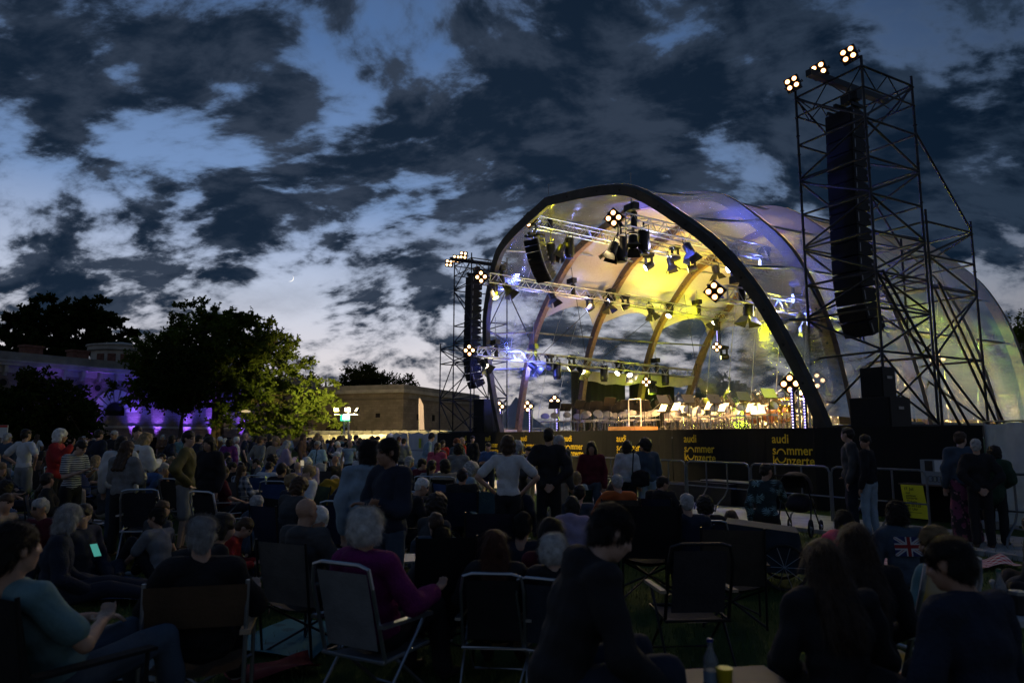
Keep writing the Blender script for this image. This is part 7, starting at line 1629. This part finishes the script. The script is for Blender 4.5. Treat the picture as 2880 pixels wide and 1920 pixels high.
# ------------------------------------------------------------------ chairs under the seated people
M_FAB = m_obj('chair_fabric', .85, .2, 5, .3, 40); M_FRD = mat('dark_chair_tube', (.03, .03, .033), .4, .7); M_FRA = mat('aluminium_chair_tube', (.40, .43, .47), .35, .9)
def sling(m, pts, w, th=.012, sag=.0, n=6):
    """fabric strip following side profile pts (y, z), width w"""
    for y, z in pts:
        for j in range(n+1): x = -w/2+w*j/n; sg = sag*(1-(2*j/n-1)**2); m.v.append((x, y, z-sg))
    N = len(pts)
    for i in range(N-1):
        for j in range(n): m.f.append([i*(n+1)+j, i*(n+1)+j+1, (i+1)*(n+1)+j+1, (i+1)*(n+1)+j]); m.m.append(0)
    return m
def chair_parts(kind, h):
    """meshes for a seat height h: list of (name, mesh, is_fabric)"""
    out = []
    def add(nm, m, mt): out.append((nm, m.mesh(nm, mt), mt is M_FAB))
    if kind == 'camp':
        add('seat', sling(MB(), [(-.24, h+.03), (-.05, h-.03), (.22, h+.05)], .50, sag=.05), M_FAB)
        add('backrest', sling(MB(), [(-.22, h+.02), (-.29, h+.25), (-.35, h+.52)], .54, sag=.0), M_FAB)
        for s in (-1, 1):
            add('leg', MB().tube((s*.27, -.24, 0), (s*.27, -.36, h+.54), .011, 6), M_FRD); add('leg', MB().tube((s*.27, .24, 0), (s*.27, .24, h+.20), .011, 6), M_FRD)
            add('armrest', MB().bar((s*.28, -.28, h+.21), (s*.28, .26, h+.20), .07, .015), M_FAB)
            add('cross_brace', MB().tube((s*.27, .24, .02), (-s*.27, -.24, h), .010, 6), M_FRD); add('cross_brace', MB().tube((s*.27, -.24, .02), (-s*.27, .24, h), .010, 6), M_FRD)
    elif kind == 'tall':
        add('seat', sling(MB(), [(-.24, h+.03), (-.05, h-.02), (.22, h+.05)], .52, sag=.04), M_FAB); add('backrest', sling(MB(), [(-.22, h+.02), (-.32, h+.35), (-.42, h+.80)], .50), M_FAB)
        for s in (-1, 1):
            add('leg', MB().tube((s*.26, -.22, 0), (s*.26, -.43, h+.82), .012, 6), M_FRD); add('leg', MB().tube((s*.26, .24, 0), (s*.26, .26, h+.2), .012, 6), M_FRD); add('armrest', MB().bar((s*.28, -.28, h+.21), (s*.28, .28, h+.20), .07, .015), M_FAB); add('cross_brace', MB().tube((s*.26, .24, .02), (-s*.26, -.24, h), .010, 6), M_FRD)
    elif kind in ('folding', 'mesh'):
        fm = M_FRA if kind == 'folding' else M_FRD
        add('seat', sling(MB(), [(-.20, h), (.0, h-.02), (.22, h+.02)], .42, sag=.02), M_FAB); add('backrest', sling(MB(), [(-.22, h+.06), (-.28, h+.30), (-.34, h+.52)], .40), M_FAB)
        r_ = .06; P = [(-.24, -.20, h), (-.24, -.33, h+.50-r_), (-.22, -.345, h+.55), (-.24+r_+.03, -.35, h+.57)]; back = P+[(-x, y, z) for x, y, z in P[::-1]]
        add('back_frame', MB().pipe(back, .013, 7), fm); add('seat_frame', MB().pipe([(-.24, -.22, h), (-.24, .22, h+.02), (.24, .22, h+.02), (.24, -.22, h)], .013, 7, True), fm)
        for s in (-1, 1):
            add('armrest', MB().bar((s*.27, -.28, h+.22), (s*.27, .20, h+.21), .045, .022), fm if kind == 'folding' else mat('pale_wood_arm', (.40, .30, .20), .6))
        add('leg_frame', MB().pipe([(-.25, .17, h+.2), (-.25, -.02, h), (-.25, -.28, .015), (.25, -.28, .015), (.25, -.02, h), (.25, .17, h+.2)], .012, 7), fm); add('leg_frame', MB().pipe([(-.23, -.10, h), (-.23, .27, .015), (.23, .27, .015), (.23, -.10, h)], .012, 7), fm)
    elif kind == 'stool':
        add('seat', sling(MB(), [(-.2, h), (0, h-.03), (.2, h)], .40, sag=.02), M_FAB)
        for s in (-1, 1): add('leg', MB().pipe([(s*.19, -.2, h), (s*.19, .2, 0)], .012, 6), M_FRD); add('leg', MB().pipe([(s*.17, .2, h), (s*.17, -.2, 0)], .012, 6), M_FRD)
    elif kind == 'director':
        add('seat', sling(MB(), [(-.22, h), (0, h-.01), (.22, h)], .50, sag=.04), M_FAB); add('backrest', sling(MB(), [(-.24, h+.24), (-.26, h+.36), (-.27, h+.48)], .56), M_FAB)
        for s in (-1, 1):
            add('leg', MB().tube((s*.28, -.25, 0), (s*.28, -.25, h+.5), .013, 7), M_FRA); add('leg', MB().tube((s*.28, .24, 0), (s*.28, .24, h+.2), .013, 7), M_FRA); add('armrest', MB().bar((s*.28, -.28, h+.21), (s*.28, .28, h+.21), .06, .025), mat('pale_wood_arm', (.40, .30, .20), .6)); add('cross_brace', MB().tube((s*.28, -.25, .08), (-s*.28, .24, h-.05), .010, 6), M_FRA)
        add('side_tray', MB().lathe([(.01, h+.16), (.20, h+.16), (.20, h+.175), (.01, h+.176)], 16, (-.48, .1, 0)), mat('tray_grey', (.12, .11, .10), .6))
    return out
CHC = {}
def make_chair(kind, h, xyz, rz, sc, col, label, group=None):
    key = (kind, round(h, 2))
    if key not in CHC: CHC[key] = chair_parts(kind, h)
    o = thing('folding_chair' if kind in ('folding', 'mesh') else 'director_chair' if kind == 'director' else 'camp_stool' if kind == 'stool' else 'camp_chair', label, 'chair', xyz, rz, group); o.scale = (sc,)*3
    for nm, me, fab in CHC[key]: link(nm, me, o, color=col if fab else None)
    return o
CHCOL = [('black', (.012, .012, .013)), ('navy', (.015, .022, .05)), ('dark grey', (.045, .046, .05)), ('dark green', (.02, .05, .03)), ('grey', (.12, .12, .125)), ('blue', (.03, .07, .20))]
SPECIAL = {'fluffy magenta': ('folding', (.20, .21, .22), 'white-framed folding chair with grey cloth back and coloured top edge'), 'glasses and black jumper': ('director', (.09, .055, .03), 'brown director chair with side tray under the grey-haired person'), 'tall black camp': ('tall', (.010, .011, .011), 'tall-backed black camp chair under the dark grey coat'),
           'aluminium folding': ('folding', (.02, .02, .022), 'aluminium folding chair with dark cloth under the reddish-brown hair'), 'white-haired head behind': ('folding', (.03, .04, .06), 'pale tubular folding chair under the white-haired head'), 'leaning back in a dark': ('camp', (.008, .009, .011), 'dark camp chair under the pale teal T-shirt'), 'grey camp chair': ('camp', (.11, .105, .10), 'grey camp chair under the bald person in dark jacket'), 'orange jacket': ('camp', (.06, .05, .045), 'brown-grey camp chair under the orange jacket')}
rk = random.Random(5)
for i, (xyz, rz, pz, sc, label, group, tcol, top) in enumerate(SEATS):
    base = POSES[pz]['base']
    if base not in ('chair', 'low', 'stool'): continue
    h = {'chair': .40, 'low': .31, 'stool': .56}[base]; sp_ = next((v for k, v in SPECIAL.items() if k in label), None)
    if sp_: kind, col, lab = sp_
    else:
        cn, col = CHCOL[rk.randrange(len(CHCOL))] if base != 'stool' else CHCOL[0]; kind = rk.choice(['camp', 'camp', 'folding']) if base != 'stool' else 'stool'
        lab = f"{cn} {'folding chair' if kind == 'folding' else 'camp stool' if kind == 'stool' else 'camp chair'} under the "+' '.join(label.replace('seated ', '').split(',')[0].split()[:9])
    make_chair(kind, h, xyz, rz, sc, col, lab, group and group.replace('people', 'chairs'))
# empty chairs
def empty_chair(px, py, d, kind, h, rz, col, label, sc=1.0):
    P = at_depth(px, 1230, d); make_chair(kind, h, (P[0], P[1], 0), rz, sc, col, label)
empty_chair(1921, 1560, 5.7, 'mesh', .33, R(4), (.05, .045, .05), 'empty dark-framed folding chair with brown mesh back on open lawn')
empty_chair(2040, 1560, 6.8, 'camp', .34, R(-12), (.06, .05, .04), 'empty brown camp chair beside the mesh folding chair')
empty_chair(1380, 1480, 7.4, 'camp', .42, R(6), (.025, .022, .04), 'empty dark violet camp chair in front of the hands-on-hips person')
empty_chair(1815, 1460, 7.9, 'camp', .36, R(-4), (.012, .012, .014), 'wide empty black chair beside the grey head', 1.1)
empty_chair(640, 1450, 9.5, 'folding', .42, R(-30), (.012, .014, .018), 'empty black folding chair with clothes behind the grey T-shirt')
empty_chair(420, 1440, 10.2, 'folding', .40, R(15), (.02, .022, .03), 'empty folding chair with rounded back behind the grey sweater')
empty_chair(60, 1430, 8.6, 'folding', .40, R(-60), (.03, .05, .09), 'pale-framed folding chair at the left crowd edge')
empty_chair(40, 1390, 10.5, 'camp', .40, R(-20), (.35, .28, .03), 'yellow-striped camp chair at the left crowd edge')
empty_chair(1160, 1390, 9.8, 'folding', .40, R(-10), (.02, .022, .03), 'black folding chair with white tube beside the white-haired plate eater')
empty_chair(1390, 1380, 10.2, 'camp', .42, R(10), (.05, .12, .16), 'teal camp chair beside the hands-on-hips person')
# flowered deck chair near the camera
P = at_depth(2475, 1230, 4.3); fc = thing('folding_chair', 'white-framed deck chair with big orange flowers next to the long-haired pair', 'chair', (P[0], P[1], 0), R(28)); fc.scale = (1.1,)*3
for nm, me, fab in chair_parts('folding', .36):
    if fab: me.materials.clear(); me.materials.append(P_ORAN)
    link(nm, me, fc)
# ------------------------------------------------------------------ blankets and things on the lawn
def blanket(name, label, px, py, w, h, rz, material, color=None, bump=.02, seed=0):
    P = on_z(px, py, 0); r = np.random.default_rng(seed); N = 14; m = MB(); ph = r.random(6)*6
    for j in range(N+1):
        for i in range(N+1):
            x, y = (i/N-.5)*w, (j/N-.5)*h; z = .035+bump*(math.sin(x*7+ph[0]+2*math.sin(y*5+ph[1]))+.7*math.sin(y*9+ph[2]+x*3))*.6
            x += .03*math.sin(y*6+ph[3]); y += .03*math.sin(x*5+ph[4]); m.v.append((x, y, max(.03, z)))
    for j in range(N):
        for i in range(N): m.f.append([j*(N+1)+i, j*(N+1)+i+1, (j+1)*(N+1)+i+1, (j+1)*(N+1)+i]); m.m.append(0)
    me = m.mesh(name, material, True); o = link(name, me, None, (P[0], P[1], 0), rz, color); return tag(o, label, 'blanket')
P_TBL = m_pattern('turquoise_swirl_cloth', 'blotch', (.015, .10, .14), (.03, .17, .22), .5)
blanket('blanket', 'turquoise swirl-patterned blanket on the grass beside the white folding chair', 835, 1800, .80, 1.0, R(-12), P_TBL, bump=.01, seed=1)
blanket('blanket', 'dark blue blanket beside the grey T-shirt person', 380, 1662, 1.7, 1.1, R(-6), M_CLO, (.02, .06, .14), seed=2)
blanket('picnic_blanket', 'red and white checked picnic blanket under the Union Jack jacket', 2480, 1576, 1.9, .9, R(6), P_CHECK, bump=.008, seed=3)
blanket('picnic_blanket', 'crumpled red checked cloth on the grass near the navy jumper', 2770, 1590, .75, .5, R(20), P_CHECK, bump=.09, seed=4)
blanket('blanket', 'crumpled white cloth heap beside the violet camp chair', 1316, 1492, .75, .5, R(10), M_CLO, (.40, .44, .50), bump=.10, seed=5)
blanket('blanket', 'light blanket by the bare feet in the crowd middle', 1420, 1520, .8, .4, R(-10), M_CLO, (.22, .25, .33), bump=.03, seed=6)
blanket('blanket', 'striped pale blanket behind the grey bob person', 300, 1475, 2.2, .7, R(-4), P_STRIPE, bump=.05, seed=7)
blanket('blanket', 'dusky pink crumpled blanket between the chairs', 290, 1452, .9, .5, R(8), M_CLO, (.14, .08, .09), bump=.12, seed=8)
blanket('blanket', 'red cloth at the foot of the brown director chair', 770, 1890, .6, .4, R(30), M_CLO, (.16, .012, .016), bump=.06, seed=9)
blanket('blanket', 'blue-grey blanket corner under the near dark chair', 215, 1900, 1.3, .7, R(12), M_CLO, (.05, .10, .14), bump=.05, seed=10)
def bag(px, py, sx, sy, sz, col, label, seed, cat='bag'):
    P = on_z(px, py, 0); m = MB(); m.ell((0, 0, sz*.48), (sx/2, sy/2, sz*.5), 12, 8); m.box((0, 0, sz*.3), (sx*.8, sy*.8, sz*.5))
    o = thing('bag', label, cat, (P[0], P[1], 0), seed*1.3); link('body', vox(m, .02, 2, .02, 11, [M_CLO], 'body'), o, color=col)
    m = MB(); m.pipe([(-sx*.25, 0, sz*.9), (-sx*.15, .02, sz*1.15), (sx*.15, .02, sz*1.15), (sx*.25, 0, sz*.9)], .012, 6); m.build('handle', M_CABLE, o)
bag(690, 1452, .5, .35, .30, (.22, .012, .02), 'red cool bag under the empty black folding chair', 1); bag(240, 1630, .7, .45, .35, (.014, .016, .024), 'dark backpack in front of the grey bob person', 2); bag(385, 1600, .3, .2, .30, (.28, .18, .02), 'yellow and red snack bag on the dark blue blanket', 3); bag(1370, 1700, .35, .3, .40, (.12, .13, .13), 'clear plastic bag beside the white folding chair', 4); bag(1660, 1500, .6, .4, .3, (.02, .03, .05), 'dark bundle of jackets on the lawn', 5); bag(820, 1705, .4, .3, .25, (.04, .04, .045), 'grey bag under the bald person chair', 6); bag(1560, 1470, .5, .4, .25, (.03, .05, .10), 'blue rucksack lying beside the maroon sweater feet', 7); bag(740, 1390, .7, .4, .3, (.30, .30, .16), 'pale yellow jacket heap over the empty black folding chair', 8, 'jacket'); bag(1010, 1395, .6, .5, .35, (.02, .12, .10), 'dark green rolled rug between the seats', 9, 'rug')
# jacket hung over a chair near the floodlight side
P = at_depth(940, 1230, 13.5); o = thing('draped_jacket', 'mustard yellow jacket draped over a chair back', 'jacket', (P[0], P[1], 0), R(20)); m = MB(); m.ell((0, 0, .78), (.26, .10, .14), 10, 7); m.ell((0, -.05, .58), (.27, .09, .30), 10, 7); m.ell((.16, -.06, .5), (.10, .08, .30), 8, 6); link('cloth', vox(m, .022, 2, .02, 12, [M_CLO], 'cloth'), o, color=(.42, .25, .02)); m = MB(); m.pipe([(-.2, .1, 0), (-.2, .0, .8), (.2, .0, .8), (.2, .1, 0)], .012, 6); m.build('chair_frame', M_FRD, o)
# round side table
P = at_depth(1146, 1230, 6.4); o = thing('side_table', 'small round pale camping table beside the magenta jumper', 'table', (P[0], P[1], 0)); m = MB(); m.lathe([(.01, .62), (.21, .62), (.215, .635), (.01, .64)], 20); m.build('table_top', mat('pale_table', (.42, .44, .46), .5), o)
for k in range(3): a = k*2.094+.4; m = MB(); m.tube((.05*math.cos(a), .05*math.sin(a), .61), (.20*math.cos(a), .20*math.sin(a), 0), .010, 6); m.build('leg', M_FRA, o)
# low table near the camera with bottle and cup
P = at_depth(2000, 1230, 3.3); z_t = .60; o = thing('camping_table', 'low grey-pink camping table carrying the bottle and yellow cup', 'table', (P[0], P[1], 0), R(8)); m = MB(); m.box((0, 0, z_t-.015), (.62, .42, .03)); m.build('table_top', mat('grey_pink_board', (.085, .07, .075), .6, vary=.2), o)
for sx in (-.27, .27):
    for sy in (-.17, .17): m = MB(); m.tube((sx, sy, 0), (sx, sy, z_t-.032), .012, 6); m.build('leg', M_FRA, o)
def m_glass():
    m, t, o = nodemat('clear_plastic'); g = t.new('ShaderNodeBsdfGlossy'); g.inputs['Roughness'].default_value = .08; tr = t.new('ShaderNodeBsdfTransparent'); tr.inputs[0].default_value = (.82, .86, .90, 1); d = t.new('ShaderNodeBsdfDiffuse'); d.inputs[0].default_value = (.5, .53, .58, 1)
    fr = t.new('ShaderNodeFresnel'); fr.inputs[0].default_value = 1.4; a = t.new('ShaderNodeMixShader'); a.inputs[0].default_value = .28; t.l.new(tr.outputs[0], a.inputs[1]); t.l.new(d.outputs[0], a.inputs[2]); b = t.new('ShaderNodeMixShader'); t.l.new(fr.outputs[0], b.inputs[0]); t.l.new(a.outputs[0], b.inputs[1]); t.l.new(g.outputs[0], b.inputs[2]); t.l.new(b.outputs[0], o.inputs[0]); return m
M_PET = m_glass()
def bottle(loc, label, h, r_, capcol, body=None, lab=True):
    o = thing('bottle', label, 'bottle', loc); m = MB(); m.lathe([(r_*.8, 0), (r_, .01), (r_, h*.58), (r_*.92, h*.64), (r_*.45, h*.78), (r_*.36, h*.92), (r_*.36, h*.94)], 16); m.build('body', body or M_PET, o, True); m = MB(); m.lathe([(r_*.42, h*.94), (r_*.42, h), (.002, h+.001)], 12); m.build('cap', capcol, o)
    if lab: m = MB(); m.lathe([(r_*1.01, h*.20), (r_*1.01, h*.40)], 16); m.build('paper_band', mat('bottle_band', (.20, .28, .36), .6), o)
Pb = at_depth(1976, 1230, 3.2); bottle((Pb[0], Pb[1], z_t), 'clear plastic bottle with blue cap on the camping table', .215, .032, mat('blue_cap', (.02, .04, .22), .5))
Pc = at_depth(2012, 1230, 3.16); o = thing('cup', 'yellow plastic cup beside the clear bottle', 'cup', (Pc[0], Pc[1], z_t)); m = MB(); m.lathe([(.026, 0), (.034, .105), (.035, .107), (.032, .105), (.024, .004)], 18); m.build('body', mat('yellow_plastic', (.60, .48, .02), .4), o, True); m = MB(); m.lathe([(.0345, .100), (.0365, .106), (.0345, .109)], 18); m.build('rim', mat('yellow_plastic', (.60, .48, .02), .4), o)
P2 = at_depth(2775, 1230, 3.9); o = thing('camping_table', 'pale camping table behind the navy jumper', 'table', (P2[0]+.1, P2[1]+.05, 0)); m = MB(); m.box((0, 0, .735), (.6, .4, .03)); m.build('table_top', mat('pale_table', (.42, .44, .46), .5), o)
for sx in (-.26, .26):
    for sy in (-.16, .16): m = MB(); m.tube((sx, sy, 0), (sx, sy, .718), .012, 6); m.build('leg', M_FRA, o)
bottle((P2[0], P2[1], .75), 'pale glass bottle on the camping table behind the navy jumper', .23, .03, mat('green_cap', (.02, .12, .08), .5), lab=False)
Pd = at_depth(2822, 1230, 3.9); o = thing('jar', 'dark jar beside the pale glass bottle', 'jar', (Pd[0], Pd[1], .75)); m = MB(); m.lathe([(.04, 0), (.045, .01), (.045, .09), (.04, .10)], 14); m.build('body', M_BLACK, o); m = MB(); m.lathe([(.043, .101), (.043, .118), (.002, .119)], 14); m.build('lid', M_FRA, o)
# telephones whose screens glow
for px, py, d, rz, col, label in [(268, 1547, 6.9, 60, (.15, .75, .65), 'glowing green-white phone held by the grey bob person'), (1237, 1334, 13.2, 10, (1, .85, .6), 'bright phone screen among the seated row'), (850, 1302, 14.2, 20, (.7, .8, 1), 'pale phone screen beside the lilac shirt')]:
    P = at_depth(px, py, d); o = thing('phone', label, 'phone', P, R(rz)); m = MB(); m.box((0, 0, 0), (.075, .010, .15)); b = m.build('case', M_BLACK, o); m = MB(); m.box((0, -.0065, 0), (.066, .003, .135)); m.build('screen', emis('screen_'+label.split()[1], col, .35), b); o.rotation_euler = (R(-40), 0, R(rz)-math.pi*0)
# pushchair by the palm-print shirt
P = on_z(2248, 1500, 0); o = thing('pushchair', 'dark pushchair with rounded hood before the barrier', 'pushchair', (P[0], P[1], 0), R(-35)); M_PC = mat('pushchair_cloth', (.022, .020, .030), .85, vary=.2)
m = MB()
for j in range(9):
    a = math.pi*.05+math.pi*.62*j/8
    for i in range(9): b = -math.pi/2+math.pi*i/8; m.v.append((.26*math.sin(b), -.08+.32*math.cos(a)*math.cos(b)**.4, .72+.36*math.sin(a)*math.cos(b)**.5))
for j in range(8):
    for i in range(8): m.f.append([j*9+i, j*9+i+1, (j+1)*9+i+1, (j+1)*9+i]); m.m.append(0)
m.build('hood', M_PC, o, True); m = MB(); m.ell((0, .12, .52), (.25, .38, .17), 12, 8); m.build('carrycot', M_PC, o, True)
for s in (-1, 1):
    m = MB(); m.pipe([(s*.24, .45, .14), (s*.25, .1, .42), (s*.25, -.35, .85), (s*.24, -.5, 1.02)], .014, 6); m.build('frame', M_FRD, o)
    for y, r_ in ((-.32, .14), (.46, .10)):
        w = MB(); w.pipe([(s*.27, y+r_*math.cos(a), r_+r_*.0+r_*math.sin(a)) for a in np.linspace(0, 2*math.pi, 17)[:-1]], .018, 6, True); ww = w.build('wheel', M_RUBBER, o); q = MB(); q.lathe([(.03, -.02), (.03, .02)], 8, (s*.27, y, r_), [[0, 0, 1], [0, 1, 0], [-1, 0, 0]]); q.build('hub', M_FRA, ww)
    m = MB(); m.tube((s*.25, -.1, .6), (s*.27, -.32, .14), .012, 6); m.build('rear_strut', M_FRD, o)
m = MB(); m.tube((-.24, -.5, 1.02), (.24, -.5, 1.02), .016, 6); m.build('handle', M_RUBBER, o)
# cycle trailer
P = on_z(2140, 1640, 0); o = thing('cycle_trailer', 'dark cloth cycle trailer with spoked wheel on the lawn', 'trailer', (P[0], P[1], 0), R(-18)); m = MB(); m.prism([V(-.5, 0, .18), V(.5, 0, .18), V(.42, 0, .62), V(-.35, 0, .70), V(-.52, 0, .45)], (0, -.3, 0), (0, .3, 0)); m.build('cabin', mat('trailer_cloth', (.02, .03, .045), .8, vary=.3, bump=.3, bscale=8), o)
for s in (-1, 1):
    m = MB(); m.pipe([(.25+.24*math.cos(a), s*.36, .25+.24*math.sin(a)) for a in np.linspace(0, 2*math.pi, 21)[:-1]], .018, 6, True); w = m.build('wheel', M_RUBBER, o); m = MB()
    for k in range(10): a = k*math.pi/5; m.tube((.25, s*.36, .25), (.25+.225*math.cos(a), s*.36, .25+.225*math.sin(a)), .0035, 4)
    tag(m.build('spoke', M_FRA, w), kind='stuff')
m = MB(); m.pipe([(-.5, 0, .25), (-.9, 0, .3), (-1.1, 0, .45)], .014, 6); m.build('drawbar', M_FRD, o)
# shoulder bags
for px, py, d, col, label, sx in [(905, 1300, 18.8, (.55, .52, .48), 'white shoulder bag on the turquoise print top', .34), (1797, 1320, 13.05, (.012, .012, .014), 'black shoulder bag beside the denim jacket', .36)]:
    P = at_depth(px, py, d); o = thing('shoulder_bag', label, 'bag', (P[0], P[1]-.14, P[2]-.15)); m = MB(); m.ell((0, 0, 0), (sx/2, .07, .16), 10, 7); m.box((0, 0, 0), (sx*.85, .1, .24)); link('body', vox(m, .02, 2, .008, 12, [M_CLO], 'body'), o, color=col); m = MB(); m.pipe([(-sx*.4, 0, .1), (-sx*.3, .03, .5), (0, .08, .62)], .012, 5); m.build('strap', M_CABLE, o)

bpy.data.scenes.remove(SCR)
